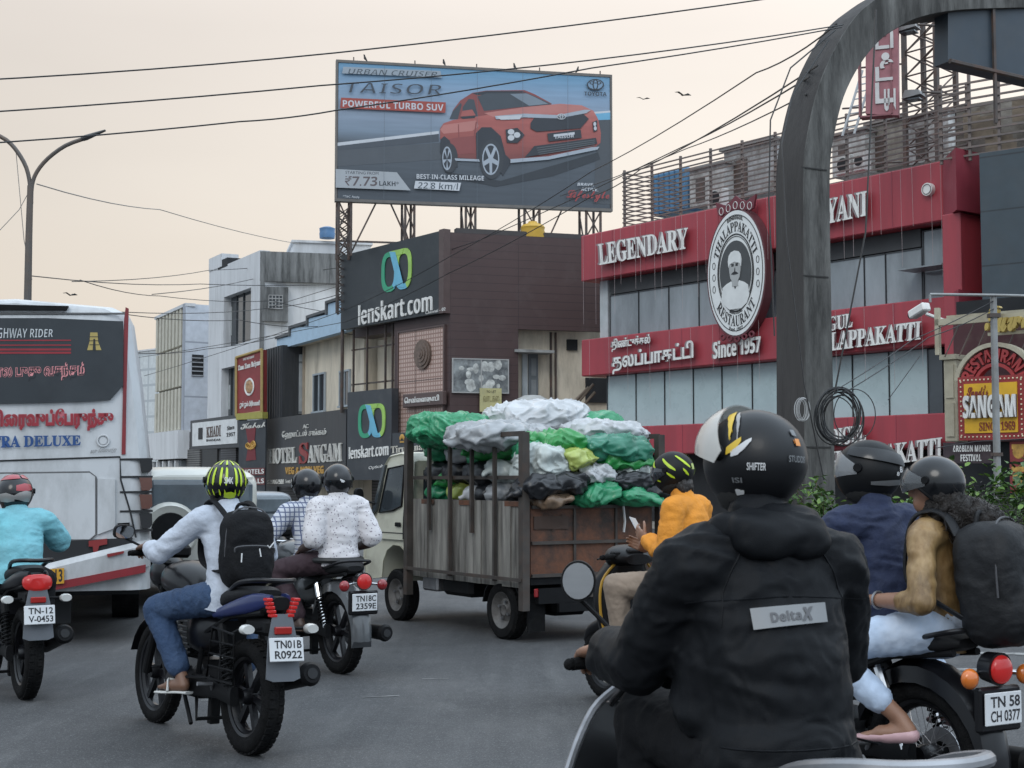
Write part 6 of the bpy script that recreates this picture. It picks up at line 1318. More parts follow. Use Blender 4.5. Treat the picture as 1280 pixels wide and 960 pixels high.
# ================================================================== small cargo truck
TA = R(32); TL = (.13, 13.3, .004)
tk = thing('cargo_truck', 'cream cabbed small cargo truck with rusty caged bed piled with sacks', 'truck', TL, TA)
cabm = mat('cab_cream', (.50, .49, .40), .4, var=.06, coat=.3, dirt=(.22, .20, .16), ds=2, damt=.4)
bedm = mat('bed_sheet', (.25, .235, .21), .65, .25, var=.35, vs=2.5, dirt=(.035, .03, .026), ds=2.2, damt=.62, stretch=(4, 4, .4), bump=.2, bs=18)
rust = mat('rusty_panel', (.17, .062, .028), .8, var=.4, vs=2.5, dirt=(.032, .022, .018), ds=2.4, damt=.8, bump=.3, bs=25)
rustbar = mat('cage_bar', (.045, .038, .033), .75, var=.4, vs=6, dirt=(.075, .035, .02), ds=5, damt=.38)
Wd, Lb = 1.5, 2.22
# cab: side profile extruded across, hollow look by dark glass panels
prof = [(2.26, .44), (2.28, .44), (2.29, .60), (2.36, .72), (2.50, .795), (2.66, .80), (2.80, .74), (2.89, .62), (2.92, .44), (3.30, .40), (3.38, .62), (3.36, .98), (3.20, 1.10), (2.98, 1.68), (2.88, 1.77), (2.6, 1.80), (2.34, 1.78), (2.26, 1.70)]
mb = MB(); rings = []
for x, k in ((0.02, .955), (.0, .97), (.035, 1), (Wd-.035, 1), (Wd, .97), (Wd-.02, .955)):
    rings.append([((x if z < 1.0 else x+(.06 if x < .7 else -.06)*(z-1.0)/.8), 2.75+(y-2.75)*k if z > .8 else y, z if z < 1.1 else 1.1+(z-1.1)*(k if k < 1 else 1)) for y, z in prof])
mb.loft(rings); mb.build('cab', cabm, tk, smooth=40)
sx = lambda z: .06*(z-1.0)/.8-.004
def sidepoly(pts, m, nm, par, d=.006, x=None):
    mb = MB(); vs = [((x if x is not None else sx(z) if z > 1 else -.004)-d, y, z) for y, z in pts]+[((x if x is not None else sx(z) if z > 1 else -.004)+.03, y, z) for y, z in pts]; n = len(pts)
    mb.add(vs, [tuple(range(n)), tuple(range(2*n-1, n-1, -1))]+[(i, (i+1) % n, n+(i+1) % n, n+i) for i in range(n)]); return mb.build(nm, m, par, smooth=0)
door = sidepoly([(2.42, .86), (2.96, .86), (3.03, 1.08), (2.86, 1.68), (2.42, 1.72)], cabm, 'door', tk, .004)
sidepoly([(2.47, 1.22), (2.66, 1.17), (2.98, 1.14), (2.84, 1.62), (2.47, 1.655)], glass_d, 'window', door, .009)
mb = MB(); w_ = [(2.47, 1.22), (2.66, 1.17), (2.98, 1.14), (2.84, 1.62), (2.47, 1.655)]; mb.tube([(sx(z)-.012, y, z) for y, z in w_], .011, 6, closed=True); mb.build('window_seal', blackpl, door)
mb = MB(); mb.box(-.024, -.008, 2.46, 2.58, 1.0, 1.045, .006); mb.build('handle', blackpl, door)
mb = MB(); mb.tube([(-.004, y, z) for y, z in ((2.42, .87), (2.42, 1.0))]+[(sx(z)-.003, 2.42, z) for z in (1.1, 1.71)], .006, 5); mb.tube([(-.007, 2.27, .93), (-.007, 3.30, .93)], .005, 5); mb.build('panel_gap', dark, tk)
sidepoly([(3.10, 1.16), (3.19, 1.10), (2.99, 1.66), (2.94, 1.66)], glass_d, 'quarter_glass', tk, .004)
mb = MB(); mb.add([(.12, 3.215, 1.1), (Wd-.12, 3.215, 1.1), (Wd-.15, 3.0, 1.66), (.15, 3.0, 1.66), (.12, 3.19, 1.08), (Wd-.12, 3.19, 1.08), (Wd-.15, 2.96, 1.66), (.15, 2.96, 1.66)], [(0, 1, 2, 3), (7, 6, 5, 4), (0, 4, 5, 1), (1, 5, 6, 2), (2, 6, 7, 3), (3, 7, 4, 0)]); mb.build('windscreen', glass_d, tk, smooth=0)
mb = MB(); mb.tube([(.06, 3.1, 1.22), (-.13, 3.17, 1.28)], .012, 6); mb.hull([(3.13, .05, 1.2, 1.4, -.17), (3.17, .06, 1.19, 1.41, -.17), (3.21, .03, 1.24, 1.36, -.17)], 14, 3, 2); mb.build('mirror', blackpl, tk)
mb = MB(); mb.box(.15, Wd-.15, 2.34, 2.259, 1.28, 1.60); mb.build('rear_window', glass_d, tk, smooth=0)
mb = MB(); mb.hull([(2.95, .2, .95, 1.22, .4), (3.0, .22, .9, 1.3, .4)], 10, 3, 1); mb.build('seat_back', seatm, tk)
# chassis, bed floor
mb = MB()
for x in (.38, 1.06): mb.box(x, x+.07, -.05, 3.1, .40, .52)
mb.box(.1, Wd-.1, -.06, -.0, .36, .50); mb.box(.05, Wd-.05, .0, Lb, .53, .60); mb.box(.15, Wd-.15, .42, .48, .22, .34); mb.box(.3, Wd-.3, -.10, -.061, .28, .36); mb.box(.5, .9, .3, .7, .2, .36, .04); mb.build('chassis', blackpl, tk, smooth=0)
mb = MB(); mb.tube([(.7, .9, .34), (.75, .2, .30), (.8, -.1, .32)], .03, 8); mb.build('exhaust_pipe', rustbar, tk)
mb = MB(); mb.box(.02, .30, 1.72, 2.04, .36, .56, .02); mb.build('battery_box', steelg, tk); mb = MB(); mb.box(.04, .34, 1.08, 1.66, .34, .53, .04); mb.build('fuel_tank', blackpl, tk)
for y, x, nm in ((.45, .08, 'wheel'), (2.60, .08, 'wheel'), (.45, Wd-.08, 'wheel'), (2.60, Wd-.08, 'wheel')):
    mb = MB(); s = -1 if x < .7 else 1; rr = .272
    mb.lathe([(.001, s*.02), (.05, s*.045), (.07, s*.03), (.11, s*.02), (.15, s*.05), (.165, s*.07), (.172, s*.075), (.172, -s*.06), (.001, -s*.06)], (x, y, rr), 'x', 32)
    o = mb.build('wheel', mat('steel_wheel', (.12, .115, .11), .6, .3, dirt=(.04, .033, .03), damt=.6, ds=6), tk)
    mb = MB()
    for k in range(4): a = k*math.pi/2+.4; mb.cyl((x+s*.03, y+.085*math.cos(a), rr+.085*math.sin(a)), (x+s*.056, y+.085*math.cos(a), rr+.085*math.sin(a)), .014, n=6)
    mb.build('wheel_nut', steelg, o)
    mb = MB(); prof_ = [(.17, -.07), (.20, -.083), (.25, -.08), (.268, -.06), (.272, 0), (.268, .06), (.25, .08), (.20, .083), (.17, .07)]; mb.lathe(prof_, (x, y, rr), 'x', 44, close=True)
    for k in range(36):
        M = Matrix.Translation((x, y, rr)) @ Matrix.Rotation(k*2*math.pi/36, 4, 'X')
        for q in (-.042, 0, .042): mb.box(q-.017, q+.017, -.017+q*.1, .017+q*.1, .262, .275, M=M)
    mb.build('tyre', rubber, o)
mb = MB(); rings = []
for k in range(9):
    a = R(10+k*20); rings.append([(.01, .45+.36*math.cos(a), .27+.34*math.sin(a)), (.22, .45+.36*math.cos(a), .27+.34*math.sin(a)), (.22, .45+.345*math.cos(a), .27+.325*math.sin(a)), (.01, .45+.345*math.cos(a), .27+.325*math.sin(a))])
mb.loft(rings); mb.build('mudguard', blackpl, tk, smooth=0)
mb = MB(); mb.box(.03, .22, .02, .035, .10, .38); mb.build('mud_flap', rubber, tk, smooth=0)
# bed: ribbed sheet side panels with posts, rear board, cage
def side(x0, x1):
    mb = MB(); n = 44
    for i in range(n):
        y = .06+(Lb-.06)*i/n; o_ = .012 if (i % 11) in (4, 5, 6) else 0
        mb.box(x0-o_, x1, y, y+(Lb-.06)/n+.001*0, .50, 1.30)
    return mb.build('side_panel', bedm, tk, smooth=0)
side(.0, .03); side(Wd-.03, Wd)
for y in (.06, .92, 1.70): mb = MB(); mb.box(-.0135, -.0125, y+.03, y+.30, 1.25, 1.299); mb.build('rust_strip', rust, tk, smooth=0)
mb = MB(); mb.box(.05, Wd-.05, .0, .03, .60, 1.26); o = mb.build('rear_panel', rust, tk, smooth=0)
mb = MB()
for z in (.60, .90, 1.23): mb.box(.05, Wd-.05, -.03, -.001, z, z+.03)
for x in (.52, 1.0): mb.box(x, x+.025, -.02, -.0015, .631, 1.229)
mb.build('panel_rib', rustbar, o, smooth=0)
mb = MB(); mb.box(.08, .46, -.012, -.0008, 1.04, 1.16); text(mb, 'பாரத்', .12, .42, 1.0, 1.18, -.016, 0, .03); mb.build('faded_lettering', mat('faded_paint', (.05, .03, .022), .8), o, smooth=0, recalc=False)
def bar(p0, p1, wd=.045, nm='cage_bar'):
    mb = MB(); p0, p1 = Vector(p0), Vector(p1); h = wd/2
    mb.box(min(p0.x, p1.x)-h, max(p0.x, p1.x)+h, min(p0.y, p1.y)-h, max(p0.y, p1.y)+h, min(p0.z, p1.z)-h, max(p0.z, p1.z)+h); return mb.build(nm, rustbar, tk, smooth=0)
for x in (-.035, Wd+.035):
    for i, y in enumerate((-.02, .50, .93, 1.36, 1.79, Lb+.02)):
        corner = i in (0, 5); bar((x, y, .34 if corner else (1.0 if i in (2, 4) else .56)), (x, y, 1.90), .075 if corner else .034, 'post')
    bar((x, .0185, 1.925), (x, Lb-.02, 1.925), .045, 'top_rail'); bar((x+(.046 if x < 0 else -.046), .02, 1.52), (x+(.046 if x < 0 else -.046), Lb-.02, 1.52), .035, 'mid_rail')
bar((-.01, Lb+.02, 1.922), (Wd+.01, Lb+.02, 1.922), .045, 'top_rail')
bar((-.07, -.02, .58), (-.07, Lb, .58), .03, 'skirt_rail')
mb = MB(); mb.tube([(1.06, -.06, 1.28), (1.07, -.075, 1.1), (1.06, -.07, 1.0)], .016, 6, flat=.5); o = mb.build('strap', mat('strap_white', (.5, .5, .5), .8), tk)
mb = MB(); mb.box(.06, .18, -.05, -.031, .42, .50, .01); mb.build('tail_lamp', lamp_rd, tk); mb = MB(); mb.box(.55, .95, -.08, -.062, .40, .49, .004); mb.build('bumper_bar', rustbar, tk)
# ------------------------------------------------------------------ sacks
TM = Matrix.Translation(Vector(TL)) @ Matrix.Rotation(TA, 4, 'Z'); TI = TM.inverted()
def plastic(nm, c, rough=.3, w=.35): return mat(nm, c, rough, var=.12, vs=5, bump=.45, bs=6, dirt=tuple(q*.45 for q in c), ds=2.5, damt=.35, stretch=(1, 1, 1.6), ridged=5.5)
SK = dict(green=plastic('sack_green', (.03, .24, .11)), teal=plastic('sack_teal', (.025, .17, .105)), bright=plastic('sack_bright_green', (.025, .24, .055)), white=plastic('sack_white', (.44, .45, .46)), grey=plastic('sack_grey', (.30, .31, .32)), black=plastic('sack_black', (.018, .019, .022), .35), lime=plastic('sack_lime', (.34, .40, .10)), brown=plastic('sack_brown', (.22, .15, .10)), clear=plastic('sack_clear', (.44, .48, .46), .3))
def sack(px, py, y_off, wpx, hpx, m, label, rz=0., tilt=0., tie=True, seed=0, dy=.32):
    """px,py: where its centre shows; y_off: metres forward along the bed from the rear board"""
    # point on the plane bed-y = y_off that shows at the pixel
    r = ray(px, py); O = TI @ Vector((0, 0, HCAM)); Dv = (TI.to_3x3() @ r); k = (y_off-O.y)/Dv.y; c = O+Dv*k
    dist = (TM @ c).y; w_ = wpx*dist/F_PX/2; h = hpx*dist/F_PX/2
    t = thing('sack', label, 'sack', tuple(TM @ c), TA+rz, 'sacks on the truck'); t.rotation_euler = (0, tilt, TA+rz)
    pr = [('ell', (0, 0, 0), (w_*1.04, dy, h*1.08), None, .66), ('ell', (w_*.45, -.05, -h*.15), (w_*.5, dy*.85, h*.8), (0, .1, .2), .8), ('ell', (-w_*.45, -.03, h*.1), (w_*.5, dy*.9, h*.85), (0, -.1, -.15), .8)]
    if tie: pr.append(('cap', (w_*.86, -.02, h*.1), (w_*1.1, -.05, h*.2), h*.3, h*.16))
    if seed % 2 == 0: pr.append(('cap', (-w_*.6, -.02, 0), (-w_*1.22, -.03, -h*.45), h*.75, h*.22))
    f = fold(.045, 4.2, seed, (.8, 1, 1.3)); o2 = Vector((seed*5.3, seed, 2.))
    def g(a, b): p = Vector((a[0]*4.6, a[1]*6.5, a[2]*9))+o2; q = mnoise.noise(p*.6); return .026*max(0, 1-abs(mnoise.noise(p+Vector((q, q, q))*1.5))*5.5)-.006+.006*mnoise.noise(p*3)
    organic('bag', pr, m, t, .013, 2, lambda a, b: f(a, b)+g(a, b)-.014)
    if tie: mb = MB(); mb.torus((w_*.99, -.03, h*.14), h*.24, .008, 'x', 14, 5); mb.build('tie', letter_w, t)
    return t
SL = [
 (572, 540, 1.6, 105, 40, 'green', 'big pale green sack at the front left top of the load', .1, .10, .5), (668, 524, 1.2, 118, 40, 'white', 'big white plastic sack crowning the load', -.1, -.05, .5),
 (626, 546, .75, 132, 32, 'grey', 'long translucent grey sack lying behind the top rail', 0, 0, .4), (738, 528, .9, 58, 22, 'green', 'small green sack to the right of the crowning white sack', .1, 0, .3),
 (755, 540, .45, 100, 24, 'white', 'flat white and grey sack lying on the dark teal sack', 0, .03, .35), (762, 560, .12, 98, 32, 'teal', 'plump dark teal sack near the rear top right', 0, .06, .3), (690, 556, .25, 66, 32, 'bright', 'bright green sack behind the rear corner post', .1, 0, .3),
 (772, 577, .14, 86, 20, 'bright', 'flat bright green sack beneath the teal sack', 0, .05, .28), (712, 574, .05, 48, 24, 'lime', 'small yellow green netted sack above the rear board', .2, -.1, .22), (676, 578, .12, 50, 42, 'clear', 'clear plastic bag with crumpled folds right behind the corner post', .2, 0, .25),
 (795, 590, .15, 84, 20, 'clear', 'clear plastic bundle at the rear right', 0, 0, .26), (735, 594, .06, 50, 24, 'white', 'crumpled white plastic bag between the lime sack and the black sacks', .1, 0, .22), (688, 606, .02, 92, 26, 'black', 'black sack resting on the rear board at the left', 0, -.08, .24),
 (780, 602, .08, 90, 22, 'black', 'black sack above the other black one at the rear right', 0, .03, .26), (795, 612, .1, 82, 20, 'black', 'lower black sack at the rear right', 0, .02, .24), (742, 617, -.02, 60, 24, 'green', 'green sack sagging over the rear board', .1, -.25, .2), (792, 622, -.02, 72, 20, 'green', 'flattened green sack hanging over the rear board at the right', .0, .08, .2), (688, 625, -.0, 46, 14, 'brown', 'small brown sack on top of the rear board', 0, -.1, .16)]
for i, (px, py, yo, w_, h_, c, lb, rz, tl, dy) in enumerate(SL): sack(px, py, yo, w_, h_, SK[c], lb, rz, tl, c != 'grey', i, dy)
# sacks seen through the left side of the cage: placed by bed coordinates (x, y, z)
def sack_in(c, half, m, label, seed, rot=(0, 0, 0), tie=False):
    t = thing('sack', label, 'sack', tuple(TM @ Vector(c)), TA, 'sacks on the truck'); t.rotation_euler = (rot[0], rot[1], TA+rot[2])
    f = fold(.03, 8, seed, (1, .8, 1.2)); pr = [('ell', (0, 0, 0), half, None, .75)]
    if tie: pr.append(('cap', (-half[0]*.9, 0, 0), (-half[0]*1.25, .02, -half[2]*.5), half[2]*.35, half[2]*.2))
    organic('bag', pr, m, t, .022, 3, lambda a, b: f(a, b)-.008)
IN = [((.30, 2.02, 1.80), (.24, .20, .13), 'green', 'green sack in the front corner of the cage near the cab'), ((.26, 1.95, 1.56), (.2, .24, .12), 'black', 'black sack below the green one near the cab'), ((.30, 1.55, 1.78), (.26, .2, .12), 'grey', 'grey plastic sack in the second cage bay high up'), ((.26, 1.58, 1.56), (.22, .22, .11), 'black', 'black sack in the second cage bay'), ((.22, 1.72, 1.50), (.17, .12, .09), 'bright', 'bright green bag poking out of the second cage bay'), ((.24, 1.95, 1.38), (.2, .22, .09), 'green', 'green sack low in the front cage bay'),
 ((.24, 1.52, 1.36), (.19, .16, .10), 'lime', 'yellow green sack low in the second cage bay'), ((.28, 1.12, 1.80), (.26, .24, .12), 'bright', 'bright green sack high in the third cage bay'), ((.18, 1.18, 1.66), (.12, .10, .12), 'green', 'small green knotted bag hanging in the third cage bay'), ((.26, 1.10, 1.55), (.24, .24, .13), 'black', 'black sack in the middle of the third cage bay'), ((.24, 1.15, 1.36), (.2, .12, .11), 'white', 'white bag low in the third cage bay'), ((.24, .94, 1.37), (.2, .14, .10), 'black', 'black bag low beside the white bag in the cage'),
 ((.28, .68, 1.80), (.26, .22, .12), 'bright', 'bright green sack high in the fourth cage bay'), ((.24, .70, 1.58), (.22, .22, .12), 'clear', 'clear crumpled bag in the fourth cage bay'), ((.22, .72, 1.38), (.18, .2, .10), 'grey', 'grey bag low in the fourth cage bay'), ((.26, .25, 1.56), (.24, .2, .14), 'clear', 'clear plastic sack in the rear cage bay'), ((.26, .27, 1.36), (.22, .2, .1), 'black', 'black sack low in the rear cage bay'), ((.30, .25, 1.78), (.26, .2, .11), 'green', 'green sack high in the rear cage bay')]
for i, (c, hf, m_, lb) in enumerate(IN): sack_in(c, hf, SK[m_], lb, 30+i, (.1*math.sin(i*3), .12*math.cos(i*2), .2*math.sin(i)), i % 3 == 1)
mb = MB(); mb.box(.35, Wd-.05, .35, Lb-.05, .61, 1.5, .1); o = mb.build('tarpaulin', mat('tarp_dark', (.03, .032, .035), .7, bump=.6, bs=8)); o.location = TL; o.rotation_euler = (0, 0, TA); tag(o, 'dark tarpaulin bundle under the sacks in the truck bed', 'tarpaulin')

# ================================================================== bus
FU = Fac(0, 13.17, 190, 13.5); LU = FU.L
bus = thing('bus', 'white long distance bus seen from behind with red Tamil lettering', 'bus', FU.loc(), FU.ang)
busw = mat('bus_white', (.50, .51, .52), .45, var=.05, coat=.2, dirt=(.20, .20, .195), ds=1.6, damt=.5, stretch=(1, 1, .4))
busr = mat('bus_red', (.22, .016, .022), .45, dirt=(.1, .02, .02)); busk = mat('bus_black', (.018, .023, .028), .35, var=.2, vs=2, dirt=(.05, .055, .06), damt=.3)
ZU = lambda py, px=60: FU.Z(px, py); XU = lambda px: FU.S(px)
top = ZU(380); xl = LU-2.5
def ring(y, ins, dz=0.):
    pr = [(LU, .48), (LU, 1.1), (LU-.005, 1.62), (LU-.10, 2.4), (LU-.185, top-.17), (LU-.24, top-.06), (LU-.36, top-.005), (LU-1.25, top+.05)]
    full = pr+[(2*(LU-1.25)-x, z) for x, z in reversed(pr[:-1])]
    return [(x-ins if x > LU-1.25 else x+ins if x < LU-1.25 else x, y, z-(dz if z > 2.8 else 0)) for x, z in full]
mb = MB(); mb.loft([ring(0, .20, .05), ring(.03, .10, .02), ring(.10, .03, 0), ring(.22, 0, 0), ring(10.5, 0, 0)]); mb.build('body', busw, bus, smooth=28)
def bpanel(nm, m, pts, y0=-.02, y1=.02, par=None, smooth=0): mb = MB(); mb.prism(FU.poly(pts), y0, y1, 'y'); return mb.build(nm, m, par or bus, smooth=smooth)
def bstrip(nm, m, pts, r=.012, y=-.0): mb = MB(); mb.tube([(x, y, z) for x, z in FU.poly(pts)], r, 6); return mb.build(nm, m, bus)
win = bpanel('rear_window', busk, [(-140, 400), (0, 398), (60, 398), (154, 402), (154, 482), (138, 500), (112, 502), (40, 504), (-140, 507)], -.03)
bpanel('roof_vent', blackpl, [(-60, 380), (86, 383), (84, 388), (-60, 388)], -.04)
bstrip('seam', mat('seam_grey', (.12, .12, .12), .6), [(-140, 395), (0, 392), (156, 392)], .01, -.005)
bpanel('red_stripe', busr, [(157, 384), (161, 386), (158, 500), (157, 568), (152, 568), (154, 480), (155, 400)], -.012)
for yy in (573, 595, 614, 638, 662): bpanel('seam', dark, [(150, yy), (191, yy-.5), (191, yy+2), (150, yy+2.5)], -.006, .15)
for a_, b_, c in ((574, 590, dark), (597, 613, mat('lamp_brown', (.10, .035, .022), .25, coat=.4)), (618, 636, mat('lamp_brown', 0)), (642, 660, dark)):
    bpanel('rear_lamp', c, [(174, a_), (190, a_), (190.5, b_-4), (187, b_), (177, b_)], -.012, .12)
bstrip('seam', dark, [(-140, 577), (0, 576), (60, 574), (150, 571), (151, 600), (163, 640), (170, 672)], .008, -.004)
h = bpanel('hatch', busw, [(-140, 594), (112, 591), (119, 596), (119, 668), (112, 674), (-140, 676)], -.022)
bstrip('seam', mat('seam_grey', 0), [(-140, 593), (112, 590), (120, 596), (120, 668), (113, 675), (-140, 677)], .008, -.012)
bpanel('hatch', busw, [(122, 598), (144, 599), (144, 660), (122, 668)], -.022); bpanel('latch', blackpl, [(147, 654), (162, 653), (162, 659), (147, 660)], -.03)
bpanel('recess_shadow', dark, [(-140, 680), (60, 677), (166, 672), (164, 684), (110, 698), (60, 710), (-140, 718)], -.02)  # dark panel paints the shadow in the recess above the bumper
bpanel('reflector', mat('reflector_dull', (.20, .02, .02), .4), [(111, 676), (134, 673), (134, 680), (124, 682), (122, 690), (117, 690), (116, 683), (111, 683)], -.04)
bpanel('reflector', mat('reflector_dull', 0), [(134, 692), (155, 688), (155, 691), (135, 696)], -.10)
mb = MB(); z0, z1 = ZU(716, 120), ZU(690, 120)
mb.loft([[(x, y0_, z) for y0_, z in ((-.09+c, ZU(zb)), (-.1+c, ZU(zt)-.05), (-.05+c, ZU(zt)), (.15, ZU(zt)+.01), (.15, ZU(zb)))] for x, c, zt, zb in ((xl+.1, .1, 712, 736), (XU(-60), 0, 712, 735), (XU(63), 0, 704, 732), (XU(110), 0, 693, 724), (XU(165), .03, 680, 714), (XU(182), .10, 677, 711), (XU(189), .15, 676, 710))]); mb.build('bumper', busw, bus)
mb = MB(); mb.loft([[(x, y0_, z) for y0_, z in ((-.105+c, ZU(zb)-.06), (-.105+c, ZU(zb)+.012), (.15, ZU(zb)+.012), (.15, ZU(zb)-.06))] for x, c, zb in ((xl+.1, .1, 734), (XU(-60), 0, 733), (XU(63), 0, 730), (XU(110), 0, 722), (XU(165), .03, 712), (XU(184), .10, 709))]); mb.build('red_stripe', busr, bus)
mb = MB(); mb.box(xl+.1, LU-.1, .3, .5, .42, z0-.04); mb.box(XU(64), XU(90), .3, .4, .16, .5); mb.build('underbody', dark, bus, smooth=0)
for x in (xl+.25, LU-.25): mb = MB(); mb.cyl((x-.14, 2.6, .5), (x+.14, 2.6, .5), .5, n=28); mb.build('wheel', rubber, bus)
pz = bpanel('number_plate', mat('plate_yellow', (.55, .28, .02), .5), [(20, 714), (81, 709), (81, 728), (20, 733)], -.13, -.11)
def btext(body, q, m, y, bold=0., nm='lettering', sp=1., shear=0, par=None):
    P = [FU.sz(*k) for k in q]
    def fn(u, v): t = [P[0][i]*(1-u)+P[1][i]*u for i in (0, 1)]; b = [P[3][i]*(1-u)+P[2][i]*u for i in (0, 1)]; return b[0]*(1-v)+t[0]*v, b[1]*(1-v)+t[1]*v
    mb = MB(); text(mb, body, 0, 1, 0, 1, y, 0, bold, shear, sp, fn); return mb.build(nm, m, par or bus, smooth=0, recalc=False)
btext('TN09 1213', [(26, 714), (79, 710), (79, 726), (26, 730)], plate_ink, -.132, .02, par=pz)
pinkw = mat('lettering_pink', (.62, .24, .25), .5); redl = mat('lettering_red', (.26, .015, .025), .5); bluel = mat('lettering_blue', (.012, .06, .20), .5)
btext(BOLD('HIGHWAY RIDER'), [(-14, 410), (66, 412), (66, 422), (-14, 424)], mat('lettering_pale', (.52, .54, .55), .5), -.033, -.02, shear=.12)
for yy in (425, 431, 436, 440): bpanel('painted_line', redl, [(-140, yy+.2), (89, yy), (89, yy+(2.6 if yy > 435 else 1.6)), (-140, yy+2.8 if yy > 435 else yy+1.8)], -.034, -.031, win)
tq = [(-64, 457), (107, 452), (107, 475), (-64, 479)]
btext('இனிய கால புது வசந்தம்', tq, pinkw, -.032, .06, par=win); btext('இனிய கால புது வசந்தம்', tq, mat('lettering_navy', (.012, .014, .02), .5), -.035, -.004, par=win)
tq = [(-16, 512), (142, 510), (142, 538), (-16, 541)]
btext('விைரவுப்ேபருந்து', tq, mat('lettering_outline', (.40, .10, .12), .5), -.021, .075); btext('விைரவுப்ேபருந்து', tq, redl, -.024, .045)  # wider pale red outline behind the red letters
btext(SERIF('ULTRA DELUXE'), [(-34, 545), (101, 544), (101, 557), (-34, 561)], bluel, -.022, .02)
gm = mat('temple_gold', (.38, .29, .09), .5); bpanel('temple_emblem', gm, [(109, 438), (112, 428), (113, 416), (122, 416), (123, 428), (127, 438)], -.034, -.031, win)
for yy in (421, 426, 431): bpanel('emblem_line', blk, [(112, yy), (124, yy), (124, yy+.8), (112, yy+.8)], -.036, -.0345, win)
bpanel('emblem_line', blk, [(116, 438), (117, 424), (119, 424), (120, 438)], -.036, -.0345, win)
c = FU.sz(129, 551); mb = MB(); mb.torus((c[0], -.014, c[1]), .052, .008, 'y', 22, 6); mb.cyl((c[0], -.014, c[1]), (c[0], 0, c[1]), .035, n=16); mb.build('filler_cap', busw, bus)
btext('அரசு போக்குவரத்து', [(113, 561), (146, 559), (146, 566), (113, 568)], mat('lettering_grey', (.16, .16, .16), .6), -.022, .01)
# ================================================================== cars in the queue
def suv(label, loc, ang, name='parked_car', col=None):
    t = thing(name, label, 'car', loc, ang, 'cars ahead in the queue'); m = col
    mb = MB(); mb.hull([(0, .70, .42, .95), (.05, .80, .36, 1.0), (.5, .84, .30, 1.02), (2.6, .84, .30, 1.02), (3.5, .80, .32, .98), (3.75, .68, .4, .85)], 24, 5, 2); mb.build('body', m, t)
    mb = MB(); mb.hull([(.03, .66, .95, 1.50), (.16, .70, .95, 1.62), (.8, .72, .95, 1.66), (1.7, .70, .95, 1.62), (2.3, .64, .95, 1.40), (2.75, .55, .9, 1.0)], 24, 5, 2); mb.build('cabin', m, t)
    mb = MB(); mb.box(-.62, .62, -.03, .25, 1.05, 1.50, .06); mb.build('rear_window', mat('car_glass', (.09, .11, .125), .1, var=.4, vs=2), t)
    for s in (-1, 1):
        mb = MB(); mb.box(s*.69, s*.735, .35, 2.1, 1.06, 1.46, .03); mb.build('side_window', glass_d, t)
        mb = MB(); mb.box(s*.74, s*.82, -.04, .1, .72, 1.0, .02); mb.build('tail_lamp', lamp_rd, t)
    mb = MB(); mb.box(-.80, .80, -.10, .1, .34, .55, .04); mb.build('bumper', blackpl, t)
    for y in (.75, 3.0):
        for s in (-1, 1): mb = MB(); mb.lathe([(.001, -.09), (.2, -.09), (.31, -.08), (.33, 0), (.31, .08), (.2, .09), (.001, .09)], (s*.74, y, .33), 'x', 28); o = mb.build('wheel', rubber, t); mb = MB(); mb.cyl((s*.83, y, .33), (s*.842, y, .33), .18, n=18); mb.build('rim', steelg, o)
    return t
whitep = mat('car_white', (.52, .51, .46), .35, coat=.4, dirt=(.3, .28, .24), damt=.3); silverp = mat('car_silver', (.20, .22, .24), .35, .3, coat=.4)
cv = suv('white off-road car with covered spare wheel on its tail beside the bus', (gx(252, 17.2), 17.2, .004), R(22), 'off_road_car', whitep)
mb = MB(); mb.lathe([(.001, .02), (.24, .02), (.30, .0), (.34, -.06), (.34, -.14), (.30, -.20), (.24, -.17), (.001, -.16)], (-.40, -.1, .90), 'y', 32); o = mb.build('spare_wheel', whitep, cv); mb = MB(); mb.lathe([(.001, -.205), (.21, -.205), (.22, -.175), (.001, -.165)], (-.40, -.1, .90), 'y', 28); mb.build('wheel_cover', blackpl, o)
mb = MB(); mb.box(-.6, .6, -.06, -.03, 1.50, 1.53); mb.build('spoiler', whitep, cv, smooth=0)
suv('small silver car far ahead between the two motorcycles', (gx(336, 30), 30, .004), R(30), 'silver_car', silverp).scale = (.78, .78, .76)
